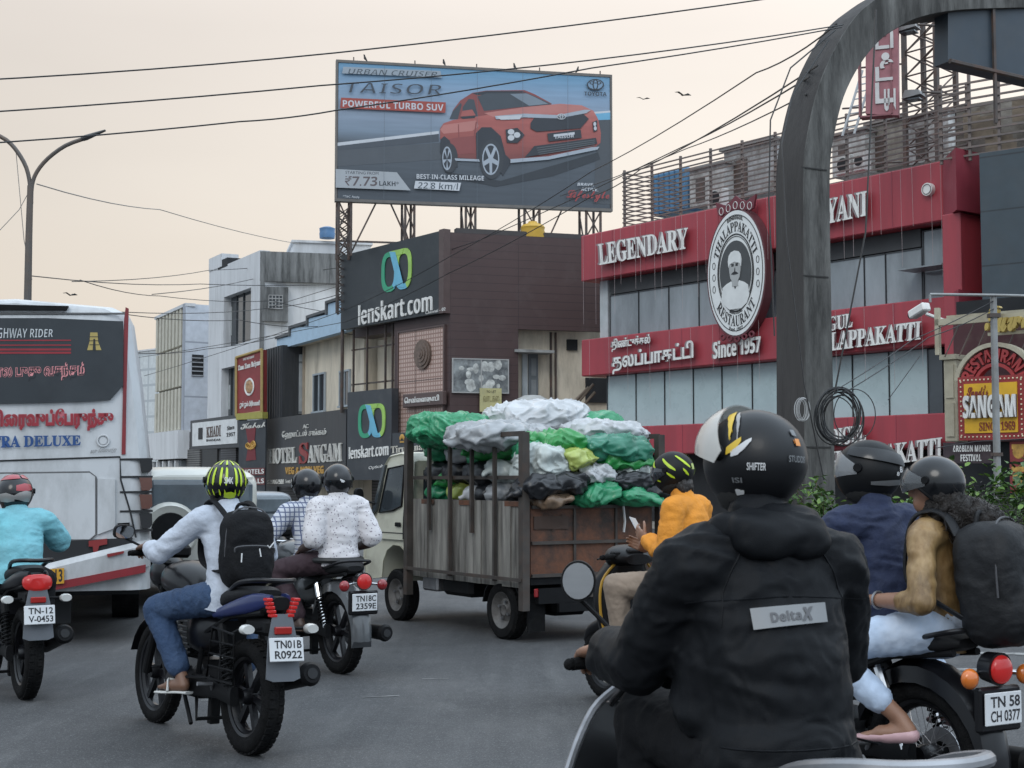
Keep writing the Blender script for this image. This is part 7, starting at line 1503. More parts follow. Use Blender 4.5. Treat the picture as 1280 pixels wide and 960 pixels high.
# a handcart frame far behind the riders
# ================================================================== bushes on the island
leafm = [mat('leaf%d' % i, c, .55, var=.3, vs=6) for i, c in enumerate(((.045, .10, .018), (.075, .15, .022), (.11, .19, .03), (.028, .065, .014)))]
def bush(label, c, rad, h, n, seed):
    t = thing('bush', label, 'bush', c, 0, 'bushes on the traffic island'); rg = random.Random(seed)
    mb = MB(); tips = []
    for k in range(16):
        a = rg.random()*6.28; q = rad*(.25+.75*rg.random()); e = (q*math.cos(a), q*math.sin(a)*.7, h*(.45+.6*rg.random())); mb.tube([(.05*math.cos(a), .05*math.sin(a), 0), (e[0]*.5, e[1]*.5, e[2]*.65), e], [.014, .010, .004], 5); tips.append(e)
    mb.build('stems', mat('stem_brown', (.09, .065, .04), .8), t)
    mb = MB()
    for k in range(n):
        e = rg.choice(tips); f = .35+.75*rg.random(); p = Vector((e[0]*f+rg.gauss(0, .07), e[1]*f+rg.gauss(0, .07), e[2]*(.3+.75*f*.9)+rg.gauss(0, .05)))
        if p.z < .05: p.z = .05+.1*rg.random()
        L = .045+.05*rg.random(); M = Matrix.Translation(p) @ Euler((rg.uniform(-1.0, .9), rg.uniform(-.7, .7), rg.random()*6.28)).to_matrix().to_4x4(); mb.cur = rg.choices((0, 1, 2, 3), (4, 3, 2, 3))[0]
        mb.add([(0, 0, 0), (L*.32, L*.4, .006), (L*.28, L*.9, .002), (0, L*1.35, -.012), (-L*.28, L*.9, .002), (-L*.32, L*.4, .006), (0, L*.6, -.008)], [(0, 1, 6), (1, 2, 6), (2, 3, 6), (3, 4, 6), (4, 5, 6), (5, 0, 6)], M)
    mb.build('foliage', leafm, t, smooth=0, recalc=False)
for i, (px, d, rad, h, n, lb) in enumerate(((1028, 18.0, .55, 1.25, 1500, 'leafy bush at the foot of the arch pillar'), (1100, 17.2, .6, 1.1, 1300, 'low bush behind the helmets of the riding couple'), (1195, 16.4, .6, 1.15, 1300, 'bush between the arch and the grey pole'), (1262, 15.6, .75, 1.45, 2600, 'tallest bush with bright leaf tips at the right edge'), (1345, 15.0, .8, 1.3, 1200, 'bush just outside the right edge of the island'))):
    bush(lb, (gx(px, d), d, .165), rad, h, n, i)
# ================================================================== people
skin = mat('skin_brown', (.145, .075, .046), .5, var=.1, vs=6, bump=.08, bs=120)
skin2 = mat('skin_warm', (.24, .125, .078), .5, var=.1, vs=6, bump=.08, bs=120)
hairm = mat('hair_dark', (.014, .010, .008), .5, var=.4, vs=30, bump=.8, bs=60, stretch=(1, 1, .3))
def cloth(nm, c, rough=.85, bump=.3, bs=15, var=.12, vs=7, **k): return mat(nm, c, rough, var=var, vs=vs, bump=bump, bs=bs, ridged=6., **k)
V = Vector
def ik(a, b, l1, l2, pole):
    a, b, pole = V(a), V(b), V(pole); d = b-a; L = min(d.length, (l1+l2)*.998); t = d.normalized()
    x = (l1*l1-l2*l2+L*L)/(2*L); h = math.sqrt(max(l1*l1-x*x, 0)); p = pole-a; p = p-t*p.dot(t); p.normalize(); return a+t*x+p*h
def hand(wr, fwd, up, side, curl=1.2, thumb=.6, s=1., spread=0.):
    """palm, four unequal fingers with bent knuckles and a thumb from the side of the palm; side -1 left, 1 right"""
    fwd = V(fwd).normalized(); up = V(up); up = (up-fwd*up.dot(fwd)).normalized(); lat = fwd.cross(up)*(-side)   # points towards the thumb
    W = V(wr); P = []; pal = W+fwd*.045*s
    E = Matrix((lat, fwd, up)).transposed().to_euler()
    P.append(('ell', tuple(pal), (.040*s, .052*s, .017*s), tuple(E), .75)); P.append(('cap', tuple(W-fwd*.03*s), tuple(W+fwd*.02*s), .027*s, .028*s, .75, tuple(up)))
    for k, (o, L) in enumerate(((.030, .94), (.010, 1.05), (-.010, 1.0), (-.029, .80))):
        p = W+fwd*(.088-.004*abs(k-1))*s+lat*o*s+up*.002; a = .25*curl; P.append(('cap', tuple(W+fwd*.05*s+lat*o*.9*s), tuple(p), .0105*s, .010*s))
        for j, (sl, r0) in enumerate(((.042, .0095), (.027, .0086), (.021, .0078))):
            d = (fwd*math.cos(a)-up*math.sin(a)+lat*spread*(o*6)).normalized(); q = p+d*sl*L*s; P.append(('cap', tuple(p), tuple(q), r0*s, (r0-.0012)*s)); p = q; a += (.95, .85, .5)[j]*curl*.85
    p = W+fwd*.028*s+lat*.030*s; d = (lat*.75+fwd*.55-up*.35*thumb).normalized()
    for sl, r0 in ((.040, .012), (.030, .0105), (.024, .009)):
        q = p+d*sl*s; P.append(('cap', tuple(p), tuple(q), r0*s, (r0-.0014)*s)); p = q; d = (d+fwd*.35-up*.35*thumb-lat*.30).normalized()
    return P
def person(name_lbl, loc, ang, hip, sh, head, hands_, feet, outfit, hw=.185, grp=None, knee_out=.16, sk=None, female=False, vox=.011, elbow=None, lean=0., yaw=0., head_s=1., group='riders in the traffic', foot_yaw=0.):
    t = thing('person', name_lbl, 'person', loc, ang, group, rot=(0, lean, ang)); sk = sk or skin
    hip, sh, head = V(hip), V(sh), V(head); sgn = (-1, 1); ax = (sh-hip).normalized()
    tw = outfit.get('twist', 0.); lat = V((math.cos(tw), math.sin(tw), 0))
    shp = [sh+lat*(s*hw)-V((0, 0, .02)) for s in sgn]; hj = [hip+V((s*.095, .02, -.0)) for s in sgn]
    wr = []; el = []; hp = []
    for i, s in enumerate(sgn):
        h = hands_[i]; W = V(h['w']); E = ik(shp[i], W, .295, .27, V(h.get('pole', shp[i]+V((s*.5, -.1, -.6))))); wr.append(W); el.append(E)
        hp += hand(W, h.get('f', (W-E)), h.get('up', (0, 0, 1)), s, h.get('curl', 1.2), s=h.get('s', .98), thumb=h.get('thumb', .6))
    kn = []; an = [V(f) for f in feet]
    for i, s in enumerate(sgn): kn.append(ik(hj[i], an[i], .45, .43, hj[i]+V((s*knee_out, .7, .45))))
    mid = hip.lerp(sh, .45)+V((0, -.035, 0))*outfit.get('slouch', 1.); nb = sh+V((0, .0, .03))
    gi = outfit.get('girth', .95)
    def torso(g, fl=.66): return [('ell', tuple(hip+V((0, .0, .01))), (.165*gi+g, .125*gi+g, .12+g), None, .9), ('cap', tuple(hip+V((0, 0, .03))), tuple(mid), .148*gi+g, .145*gi+g, fl+.06), ('cap', tuple(mid), tuple(sh-ax*.09), .148*gi+g, .165*gi+g, fl), ('cap', tuple(shp[0]+(sh-shp[0])*.25), tuple(shp[1]+(sh-shp[1])*.25), .075+g*.8, .075+g*.8), ('cap', tuple(sh-ax*.03), tuple(nb.lerp(head, .35)), .085+g, .062+g*.5)]
    P = torso(-.012)
    P += [('cap', tuple(nb), tuple(head-V((0, .01, .06))), .056, .054), ('ell', tuple(head+V((0, -.0, .02))), (.074, .095, .108)), ('ell', tuple(head+V((0, .045, -.055))), (.052, .05, .055)), ('cap', tuple(head+V((0, .092, .015))), tuple(head+V((0, .113, -.02))), .010, .014)]
    for s in sgn: P.append(('ell', tuple(head+V((s*.076, -.005, -.005))), (.010, .022, .032)))
    for i, s in enumerate(sgn):
        P += [('cap', tuple(shp[i]), tuple(el[i]), .056, .042), ('cap', tuple(el[i]), tuple(el[i].lerp(wr[i], .35)), .042, .043), ('cap', tuple(el[i].lerp(wr[i], .35)), tuple(wr[i]), .043, .028), ('cap', tuple(hj[i]), tuple(kn[i]), .088, .058), ('cap', tuple(kn[i]), tuple(kn[i].lerp(an[i], .35)), .056, .055), ('cap', tuple(kn[i].lerp(an[i], .35)), tuple(an[i]), .055, .035)]
        fd = V((s*.25+foot_yaw, 1, -.1)).normalized(); hl = an[i]+V((0, -.045, -.055)); P += [('cap', tuple(an[i]), tuple(hl), .036, .034), ('cap', tuple(hl), tuple(hl+fd*.12), .033, .034), ('cap', tuple(hl+fd*.12), tuple(hl+fd*.20+V((0, 0, -.008))), .036, .022, .6, (0, 0, 1))]
    organic('body', P, sk, t, vox*.9, 5, None, hp)
    # ---- shirt or jacket
    g = outfit.get('loose', .018); ga = outfit.get('aloose', g); sl = outfit.get('sleeve', 1.); vt = outfit.get('cloth_vox', vox)
    S = torso(g)+[('cap', tuple(hip+V((0, .01, .02))), tuple(hip+V((0, .0, -outfit.get('hem', .04)))), .165*gi+g, .160*gi+g*1.3, .8)]
    for i, s in enumerate(sgn):
        if sl > 1:
            k = sl-1; e2 = el[i].lerp(wr[i], k); S += [('cap', tuple(shp[i]), tuple(el[i]), .062+ga, .052+ga), ('cap', tuple(el[i]), tuple(e2), .052+ga, .052+ga-.016*k)]
            if outfit.get('bunch'):
                for q in (.25, .6, .88): c = el[i].lerp(wr[i], q*k); d_ = (wr[i]-el[i]).normalized(); S.append(('cap', tuple(c-d_*.012), tuple(c+d_*.012), .055+ga-.014*q, .053+ga-.014*q))
        else: e2 = shp[i].lerp(el[i], sl); S += [('cap', tuple(shp[i]), tuple(e2), .062+g, .064+g)]
    S += outfit.get('extra', [])
    fa = outfit.get('fold', .008); f1 = fold(fa, outfit.get('fold_scale', 6.5), outfit.get('seed', 1), (1, 1, 1.9)); f2 = fold(fa*.4, 17, outfit.get('seed', 1)+3)
    hz = hip.z-outfit.get('hem', .04)
    sh_o = organic('jacket' if outfit.get('jacket') else 'shirt', S, outfit['shirt'], t, vt, 5, lambda a, b: f1(a, b)+f2(a, b)-fa*.55, cut=[((0, 0, hz), (0, .12, -1))])
    # ---- trousers
    gt = outfit.get('tloose', .018); T = [('ell', tuple(hip+V((0, .01, -.01))), (.160+gt*.6, .122+gt*.6, .115+gt*.6), None, .9)]; leg = outfit.get('leg', .92)
    for i, s in enumerate(sgn): e2 = kn[i].lerp(an[i], leg); T += [('cap', tuple(hj[i]), tuple(kn[i]), .090+gt, .064+gt), ('cap', tuple(kn[i]), tuple(e2), .064+gt, .050+gt*1.1)]
    f3 = fold(.007, 7, 5+outfit.get('seed', 1), (1.5, 1.5, 1)); f4 = fold(.004, 20, 9)
    organic('trousers', T, outfit['trousers'], t, vt, 5, lambda a, b: f3(a, b)+f4(a, b)-.006)
    # ---- shoes
    for i, s in enumerate(sgn):
        fd = V((s*.25+foot_yaw, 1, -.1)).normalized(); hl = an[i]+V((0, -.045, -.055))
        if outfit['shoe_type'] == 'shoe': organic('shoe', [('cap', tuple(hl+V((0, 0, .02))), tuple(hl+fd*.10), .047, .045), ('cap', tuple(hl+fd*.10), tuple(hl+fd*.215), .045, .034, .75, (0, 0, 1))], outfit['shoes'], t, .011, 3)
        elif outfit['shoe_type'] == 'flat': organic('shoe', [('cap', tuple(hl+V((0, -.005, -.012))), tuple(hl+fd*.10+V((0, 0, -.014))), .040, .036, .8, (0, 0, 1)), ('cap', tuple(hl+fd*.10+V((0, 0, -.014))), tuple(hl+fd*.215+V((0, 0, -.016))), .039, .028, .6, (0, 0, 1))], outfit['shoes'], t, .009, 3)
        else:
            mb = MB(); M = Matrix.Translation(hl+V((0, 0, -.035))) @ Matrix.Rotation(-math.atan2(fd.x, fd.y), 4, 'Z'); mb.hull([(-.045, .03, -.010, .006), (.03, .036, -.012, .004), (.13, .045, -.022, -.006), (.22, .025, -.028, -.014)], 16, 3, 3, M); mb.tube([(-.04, .09, -.004), (-.02, .11, .052), (.0, .135, .055), (.02, .11, .052), (.04, .09, -.004)], .008, 6, M=M, flat=2.); mb.build('sandal', outfit['shoes'], t)
    return t, dict(sh=sh, hip=hip, head=head, shp=shp, ax=ax, el=el, wr=wr, kn=kn, mid=mid)
# ------------------------------------------------------------------ helmets
def hsurf(az, el, k=1., full=True):
    """point on the helmet shell; az 0 = front, + to the right"""
    ce, se = math.cos(el), math.sin(el); rx, ry, rz = .128, .152, .142
    x, y, z = rx*ce*math.sin(az), ry*ce*math.cos(az), rz*se
    if z < -.02 and full: q = min(1, (-.02-z)/.11); y = y*(1-.10*q)+.025*q*max(0, math.cos(az)); x *= 1-.10*q
    if y < 0: y *= 1.02
    return V((x*k, y*k-.005, z*k+.015))
def hpatch(name, par, m, pts, off=.0035, n=10):
    """strip on the helmet: list of (azimuth, elevation low, elevation high) in degrees"""
    mb = MB(); P = [(R(a), R(lo), R(hi)) for a, lo, hi in pts]; rows = []
    for (a0, l0, h0), (a1, l1, h1) in zip(P[:-1], P[1:]):
        for j in range(4): t = j/4; rows.append((a0+(a1-a0)*t, l0+(l1-l0)*t, h0+(h1-h0)*t))
    rows.append(P[-1]); k = 1+off/.14; rings = []
    mk = max(2, n)
    vs = []; fs = []
    for a, lo, hi in rows:
        for j in range(mk): vs.append(tuple(hsurf(a, lo+(hi-lo)*j/(mk-1), k)))
    for i in range(len(rows)-1):
        for j in range(mk-1): fs.append((i*mk+j, i*mk+j+1, (i+1)*mk+j+1, (i+1)*mk+j))
    N = len(vs); vs += [tuple(V(q)*(1-.004/.14)) for q in vs]; fs += [tuple(N+q for q in reversed(f)) for f in fs]
    mb.add(vs, fs); return mb.build(name, m, par, smooth=50, recalc=False)
visor_m = mat('visor_dark', (.02, .022, .026), .06, coat=.8)
visor_c = mat('visor_clear', (.32, .33, .34), .08, alpha=.45, coat=.7)
lining = mat('helmet_lining', (.012, .012, .012), .95)
def helmet(parent, head, yaw, m, full=True, visor='down', vm=None, roll=0., pitch=0., s=1.):
    n = 40; mb = MB(); rows = []
    els = [90, 84, 74, 62, 50, 38, 27, 16, 6, -4, -14, -24, -33, -42, -50, -57]
    def lim(az):
        c = math.cos(az); return (-57 if c > .3 else -50) if full else (2 if c > .55 else -40 if c < -.2 else -40+42*((c+.2)/.75))
    rings = []
    for e in els[1:]: rings.append([hsurf(k*2*math.pi/n, R(max(e, lim(k*2*math.pi/n))), 1, full) for k in range(n)])
    last = rings[-1]; rings.append([V((p.x*.90, p.y*.90, p.z+.006)) for p in last]); rings.append([V((p.x*.78, p.y*.8, p.z+.06)) for p in last])
    mb.loft([[tuple(p) for p in r] for r in rings], cap=False); top = tuple(hsurf(0, R(90), 1, full)); k0 = len(mb.v); mb.v.append(top)
    for k in range(n): mb.f.append((k0, k, (k+1) % n)); mb.m.append(0)
    o = mb.build('helmet', m, parent, smooth=50); o.location = head; o.rotation_euler = (pitch, roll, yaw); o.scale = (s, s, s)
    mb = MB(); mb.tube([tuple(p*1.0+V((0, 0, -.001))) for p in [V((q.x*.97, q.y*.97, q.z)) for q in last]], .010, 8, closed=True); mb.build('helmet_rim', blackpl, o)
    mb = MB(); mb.sph((0, -.0, -.045) if full else (0, -.03, .0), (.098, .118, .10) if full else (.105, .10, .085), 20, 12); mb.build('helmet_lining', lining, o)
    return o
def visor(o, m, a=82, lo=-22, hi=30, raised=0., off=.007, bubble=0.):
    """curved visor; raised by turning about the ear pivots"""
    vs = []; fs = []; na, ne = 25, 11
    for i in range(na):
        az = R(-a+2*a*i/(na-1)); c = math.cos(az*90/a)
        for j in range(ne):
            t = j/(ne-1); l_, h_ = (lo*c-6*(1-c), hi*c+8*(1-c)); p = hsurf(az, R(l_+(h_-l_)*t), 1+off/.14, False); p += V((0, bubble*c*math.sin(math.pi*min(1, t*.75+.25)), 0)); vs.append(p)
    if raised:
        M = Matrix.Rotation(raised, 4, 'X'); vs = [M @ p for p in vs]
    for i in range(na-1):
        for j in range(ne-1): q = i*ne+j; fs.append((q, q+ne, q+ne+1, q+1))
    N = len(vs); vs = [tuple(p) for p in vs]+[tuple(p*(1-.003/.14)) for p in vs]; fs += [tuple(N+q for q in reversed(f)) for f in fs[:]]
    mb = MB(); mb.add(vs, fs); v = mb.build('visor', m, o, smooth=60, recalc=False)
    for s in (-1, 1): mb = MB(); c = hsurf(s*R(84), R(6), 1.05, False); mb.cyl(c-V((s*.006, 0, 0)), c+V((s*.008, 0, 0)), .022, .018, 16); mb.build('visor_pivot', blackpl, o)
    return v
decal_w = mat('decal_white', (.55, .55, .55), .4); decal_y = mat('decal_yellow', (.60, .40, .03), .4); decal_g = mat('decal_lime', (.42, .56, .02), .35); decal_r = mat('decal_red', (.30, .02, .03), .35, coat=.5); decal_s = mat('decal_silver', (.30, .29, .28), .35, .3); decal_d = mat('decal_dull', (.13, .135, .14), .4); decal_o = mat('decal_orange', (.60, .22, .04), .4)
hblack = mat('helmet_black', (.007, .0075, .009), .42, coat=.06, spec=.3, var=.1); hgloss = mat('helmet_gloss_black', (.006, .0065, .008), .2, coat=.2, spec=.4, var=.1); hmatt = mat('helmet_matt_black', (.008, .0085, .0095), .5, spec=.22, var=.15)
def htext(o, body, az0, az1, el0, el1, m, bold=.02):
    mb = MB(); text(mb, body, 0, 1, 0, 1, 0, 0, bold); mb.v = [tuple(hsurf(R(az0+(az1-az0)*u), R(el0+(el1-el0)*q), 1.035)) for u, _, q in mb.v]; return mb.build('decal_lettering', m, o, smooth=0, recalc=False)
def grip(y, z, hw, s, off=.86): return dict(w=(s*hw*off-s*.0, y-.125, z+.045), f=(s*-.05, 1, -.22), up=(0, .15, 1), curl=1.35)
# ------------------------------------------------------------------ backpacks
def backpack(label, P, loc, ang, lean, m, wd=.16, ht=.24, dp=.10, off=.20, tilt=.12, yaw=0., pocket=True, low=0., straps=True):
    c = P['hip'].lerp(P['sh'], .62-low)+V((0, -off, 0)); t = thing('backpack', label, 'backpack', loc, ang, 'backpacks worn by riders', rot=(0, lean, ang))
    E = (-tilt, 0, yaw); f = fold(.010, 5, 3); g_ = fold(.004, 14, 6)
    M = Matrix.Translation(c) @ Euler(E).to_matrix().to_4x4()
    pr = [('ell', tuple(c), (wd, dp, ht), E, .55), ('ell', tuple(M @ V((0, .02, ht*.45))), (wd*.85, dp*.85, ht*.55), E, .7)]
    if pocket: pr += [('ell', tuple(M @ V((0, -dp*.62, -ht*.40))), (wd*.82, dp*.6, ht*.50), E, .6), ('ell', tuple(M @ V((0, -dp*.55, ht*.35))), (wd*.74, dp*.52, ht*.34), E, .65)]
    organic('bag', pr, m, t, .010, 4, lambda a, b: f(a, b)+g_(a, b)-.006)
    mb = MB(); zp = mat('zip_grey', (.05, .05, .055), .5)
    mb.tube([tuple(M @ V(q)) for q in dens([(-wd*.80, -dp*1.02, -ht*.1), (-wd*.74, -dp*1.10, ht*.02), (0, -dp*1.24, ht*.06), (wd*.74, -dp*1.10, ht*.02), (wd*.80, -dp*1.02, -ht*.1)], 4)], .005, 6)
    mb.tube([tuple(M @ V(q)) for q in dens([(-wd*.98, -dp*.35, -ht*.2), (-wd*.92, -dp*.42, ht*.5), (-wd*.5, -dp*.4, ht*.98), (wd*.5, -dp*.4, ht*.98), (wd*.92, -dp*.42, ht*.5), (wd*.98, -dp*.35, -ht*.2)], 4)], .005, 6); mb.build('zip', zp, t)
    mb = MB(); mb.tube([tuple(M @ V(q)) for q in dens([(-.045, .05, ht*.96), (-.03, .04, ht*1.14), (.03, .04, ht*1.14), (.045, .05, ht*.96)], 4)], .010, 8); mb.build('handle', m, t)
    if straps:
        for i, s in enumerate((-1, 1)):
            a = M @ V((s*wd*.55, dp*.7, ht*.80)); sp = P['shp'][i].lerp(P['sh'], .42); q = [a, sp+V((0, -.085, .085)), sp+V((0, .0, .108)), sp+V((0, .085, .045)), P['shp'][i].lerp(P['hip'], .42)+V((s*.025, .10, 0)), P['shp'][i].lerp(P['hip'], .60)+V((s*.06, .02, 0)), M @ V((s*wd*.8, dp*.6, -ht*.55))]
            mb = MB(); mb.tube([tuple(k) for k in dens([tuple(k) for k in q], 5)], .024, 10, flat=.38); mb.build('strap', m, t)
    return t, M
# ================================================================== 1 nearest rider in the black jacket
jk = bpy.data.materials.new('jacket_black'); MC['jacket_black'] = jk; jk.use_nodes = True
_n = jk.node_tree.nodes; _L = jk.node_tree.links; _b = _n['Principled BSDF']; _b.inputs['Roughness'].default_value = .5; _b.inputs['Specular IOR Level'].default_value = .1
_t = _n.new('ShaderNodeTexCoord'); _m = _n.new('ShaderNodeMapping'); _m.inputs['Scale'].default_value = (1, 1, 1.7); _L.new(_t.outputs['Object'], _m.inputs[0])
_w = _n.new('ShaderNodeTexNoise'); _w.inputs['Scale'].default_value = 7; _w.inputs['Detail'].default_value = 5; _w.inputs['Distortion'].default_value = 1.2; _L.new(_m.outputs[0], _w.inputs['Vector'])
_f = _n.new('ShaderNodeTexNoise'); _f.inputs['Scale'].default_value = 420; _f.inputs['Detail'].default_value = 2; _L.new(_t.outputs['Object'], _f.inputs['Vector'])
_w.noise_type = 'RIDGED_MULTIFRACTAL'; _w.normalize = False; _w.inputs['Scale'].default_value = 4.2; _w.inputs['Detail'].default_value = 3; _w.inputs['Roughness'].default_value = .45; _p = _n.new('ShaderNodeBump'); _p.inputs['Strength'].default_value = .35; _p.inputs['Distance'].default_value = .03; _L.new(_w.outputs[0], _p.inputs['Height'])
_q = _n.new('ShaderNodeBump'); _q.inputs['Strength'].default_value = .5; _q.inputs['Distance'].default_value = .0015; _L.new(_f.outputs[0], _q.inputs['Height']); _L.new(_p.outputs[0], _q.inputs['Normal']); _L.new(_q.outputs[0], _b.inputs['Normal'])
_x = _n.new('ShaderNodeMix'); _x.data_type = 'RGBA'; _x.inputs[6].default_value = (.0045, .005, .006, 1); _x.inputs[7].default_value = (.011, .012, .014, 1); _L.new(_f.outputs[0], _x.inputs[0]); _L.new(_x.outputs[2], _b.inputs['Base Color'])
black_tr = cloth('trousers_black', (.007, .0073, .0085), spec=.15); khaki = cloth('trousers_khaki', (.24, .185, .14)); jeans = cloth('jeans_blue', (.022, .048, .105), bump=.5, bs=40, dirt=(.045, .08, .15), ds=5, damt=.5); oliv = cloth('trousers_olive', (.13, .125, .10)); plum = cloth('trousers_plum', (.035, .018, .024)); lightj = cloth('jeans_pale', (.40, .48, .60), dirt=(.55, .60, .68), ds=5, damt=.5)
shoe_b = mat('shoe_black', (.015, .015, .016), .5); sand_w = mat('sandal_white', (.5, .5, .48), .5); sand_b = mat('sandal_brown', (.06, .035, .022), .6)
t1, P1 = person('nearest rider in a plain black hooded jacket seen from behind on a scooter', B5, R(15), (0, .33, .80), (.0, .42, 1.295), (.0, .50, 1.525), [dict(grip(.955, .985, .36, -1, .86), pole=(-.42, -.1, .2)), dict(grip(.955, .985, .36, 1, .86), pole=(.42, -.1, .2))], [(-.17, .72, .42), (.17, .72, .42)],
    dict(shirt=jk, trousers=black_tr, shoes=shoe_b, shoe_type='shoe', jacket=True, sleeve=1.64, loose=.042, aloose=.030, hem=.12, fold=.013, fold_scale=4.2, seed=11, cloth_vox=.009, girth=1., bunch=True, tloose=.03, extra=[('cap', (-.09, .43, 1.10), (-.12, .43, .95), .13, .125)]), hw=.200, sk=skin2, knee_out=.12)
organic('hood', [('cap', (-.075, .345, 1.365), (.085, .345, 1.365), .05, .05), ('ell', (0.01, .335, 1.345), (.130, .058, .05), None, .8), ('cap', (-.10, .40, 1.37), (-.08, .50, 1.36), .045, .04), ('cap', (.11, .40, 1.38), (.08, .50, 1.37), .045, .04), ('cap', (-.06, .375, 1.385), (.08, .375, 1.395), .04, .042)], jk, t1, .010, 4, fold(.011, 8, 4, (1, 1, 2)))
# reflective patch with lettering across the back, laid on the jacket
jo = [c for c in t1.children if c.name.startswith('jacket')][0]
def on_back(o, x, z, off=.004):
    ok, p, nn, _ = o.ray_cast(V((x, -2, z)), V((0, 1, 0))); return (p+nn*off) if ok else V((x, .2, z))
def back_patch(o, x0, x1, z0, z1, m, par, nm, off=.004, nx=24, nz=6, dz=0.):
    zc = (z0+z1)/2; K = [[on_back(o, x0+(x1-x0)*a, z0+(z1-z0)*b_+dz*a, off) for b_ in (0, 1)] for a in (0, .5, 1)]; global PATCH
    def PATCH(u, v):
        q = [(K[k][0]*(1-v)+K[k][1]*v) for k in range(3)]; return q[0]*(2*(u-.5)*(u-1))+q[1]*(-4*u*(u-1))+q[2]*(2*u*(u-.5))
    vs = [tuple(PATCH(i/(nx-1), j/(nz-1))) for i in range(nx) for j in range(nz)]; fs = [(i*nz+j, (i+1)*nz+j, (i+1)*nz+j+1, i*nz+j+1) for i in range(nx-1) for j in range(nz-1)]
    mb = MB(); mb.add(vs, fs); return mb.build(nm, m, par, smooth=60, recalc=False)
rp_ = back_patch(jo, -.100, .092, 1.137, 1.183, mat('reflective_tape', (.20, .205, .21), .45, .1), t1, 'reflective_patch', .012, dz=.010)
mb = MB(); text(mb, BOLD('Delta'), .22, .62, .25, .75, 0, 0, .01); text(mb, BOLDI('X'), .62, .80, .18, .85, 0, 0, .01); mb.v = [tuple(PATCH(x, z)+V((.001, -.003, 0))) for x, _, z in mb.v]; mb.build('lettering', mat('patch_ink', (.085, .085, .09), .5), rp_, smooth=0, recalc=False)
mb = MB(); mb.tube([tuple(on_back(jo, x, 1.20+.012*math.cos(x*9), -.001)) for x in np.linspace(-.235, .27, 40)], .0028, 5); mb.tube([tuple(on_back(jo, x, .86, -.001)) for x in np.linspace(-.2, .2, 30)], .003, 5); mb.build('seam', jk, t1)
for q in ([(-.085, 1.335), (-.12, 1.29), (-.15, 1.22), (-.165, 1.14)], [(.10, 1.335), (.135, 1.29), (.165, 1.22), (.18, 1.14)]): mb = MB(); mb.tube([tuple(on_back(jo, x, z, .0)) for x, z in dens(q, 5)], .0028, 5); mb.build('seam', jk, t1)
h1 = helmet(t1, V((.015, .50, 1.53)), R(24), hblack, True, roll=R(3), s=.95)
visor(h1, mat('visor_pale', (.62, .60, .56), .1, alpha=.6, coat=.6), 86, -30, 34, R(36), .026, .02)
hpatch('decal', h1, decal_y, [(-96, 20, 32), (-90, 34, 48), (-80, 46, 60), (-62, 56, 68), (-40, 62, 72)]); hpatch('decal', h1, decal_s, [(-106, 14, 22), (-104, 28, 40), (-98, 44, 54), (-84, 60, 66)]); hpatch('decal', h1, decal_y, [(-94, 4, 12), (-104, 8, 20), (-110, 18, 24)]); hpatch('decal', h1, decal_w, [(-100, 2, 8), (-108, 4, 14), (-116, 12, 20), (-122, 20, 23)])
hpatch('decal', h1, decal_o, [(-176, 16, 24), (-184, 16, 24)]); hpatch('decal', h1, decal_d, [(-174, 28, 35), (-182, 27, 35)]); htext(h1, 'STUDDS', -163, -188, -2, 5, decal_d); htext(h1, 'SHIFTER', -118, -138, -12, -4, decal_w); htext(h1, 'ISI', -100, -112, -26, -20, decal_d)
hpatch('decal', h1, decal_w, [(-100, -42, -34), (-112, -40, -36)])
# ================================================================== 2 rider with the backpack
pale_blue = cloth('shirt_pale_blue', (.43, .465, .53), .8, bump=.6, bs=18)
HB = lambda s, y=1.0, z=1.05, hw=.37: grip(y-.03, z+.003, hw, s, .84)
t2, P2 = person('rider in a pale blue shirt and jeans carrying a black backpack', B1, R(36), (0, .30, .83), (0, .42, 1.275), (0, .48, 1.46), [HB(-1), HB(1)], [(-.20, .50, .38), (.20, .50, .38)],
    dict(shirt=pale_blue, trousers=jeans, shoes=sand_w, shoe_type='sandal', sleeve=1.62, loose=.020, hem=.10, fold=.008, aloose=.012, seed=2, leg=.86), lean=R(2.5), knee_out=.30, foot_yaw=-.1)
h2 = helmet(t2, V((0, .48, 1.465)), R(-12), hgloss, True, s=.93); visor(h2, visor_m)
for a, sl_ in ((-166, 1), (-150, 1), (-128, 1), (-108, 1), (-84, 1), (166, -1), (150, -1), (128, -1), (108, -1), (84, -1)): hpatch('decal', h2, decal_g, [(a-3.5, 2, 36), (a, -8, 42), (a+3.5, -2, 40)]); hpatch('decal', h2, decal_g, [(a+sl_*2-2, -34, -24), (a+sl_*2+3, -30, -16)])
[hpatch('decal', h2, decal_g, [(a, 52, 84), (a+9, 50, 84)]) for a in range(-170, 180, 30)]
htext(h2, 'SMK', 200, 176, -2, 14, decal_w); hpatch('decal', h2, decal_g, [(160, -38, -26), (180, -42, -22), (200, -38, -26)])
bpk = mat('backpack_black', (.006, .0062, .0075), .75, var=.25, spec=.2, bump=.3, bs=90, vs=8)
bt2, M2 = backpack('black two-pocket backpack worn by the man in the pale blue shirt', P2, B1, R(36), R(2.5), bpk, .150, .225, .10, .215, .10)
mb = MB(); mb.tube([tuple(M2 @ V((.0, -.165, -.005))), tuple(M2 @ V((.006, -.17, -.05)))], .004, 5); mb.tube([tuple(M2 @ V((-.09, -.13, -.03))), tuple(M2 @ V((-.095, -.135, -.08)))], .004, 5); mb.build('zip_pull', decal_w, bt2)
mb = MB(); mb.tube([tuple(M2 @ V(q)) for q in ((.05, -.160, .015), (.062, -.161, .0), (.095, -.158, .035))], .004, 5); mb.build('logo_mark', decal_w, bt2)
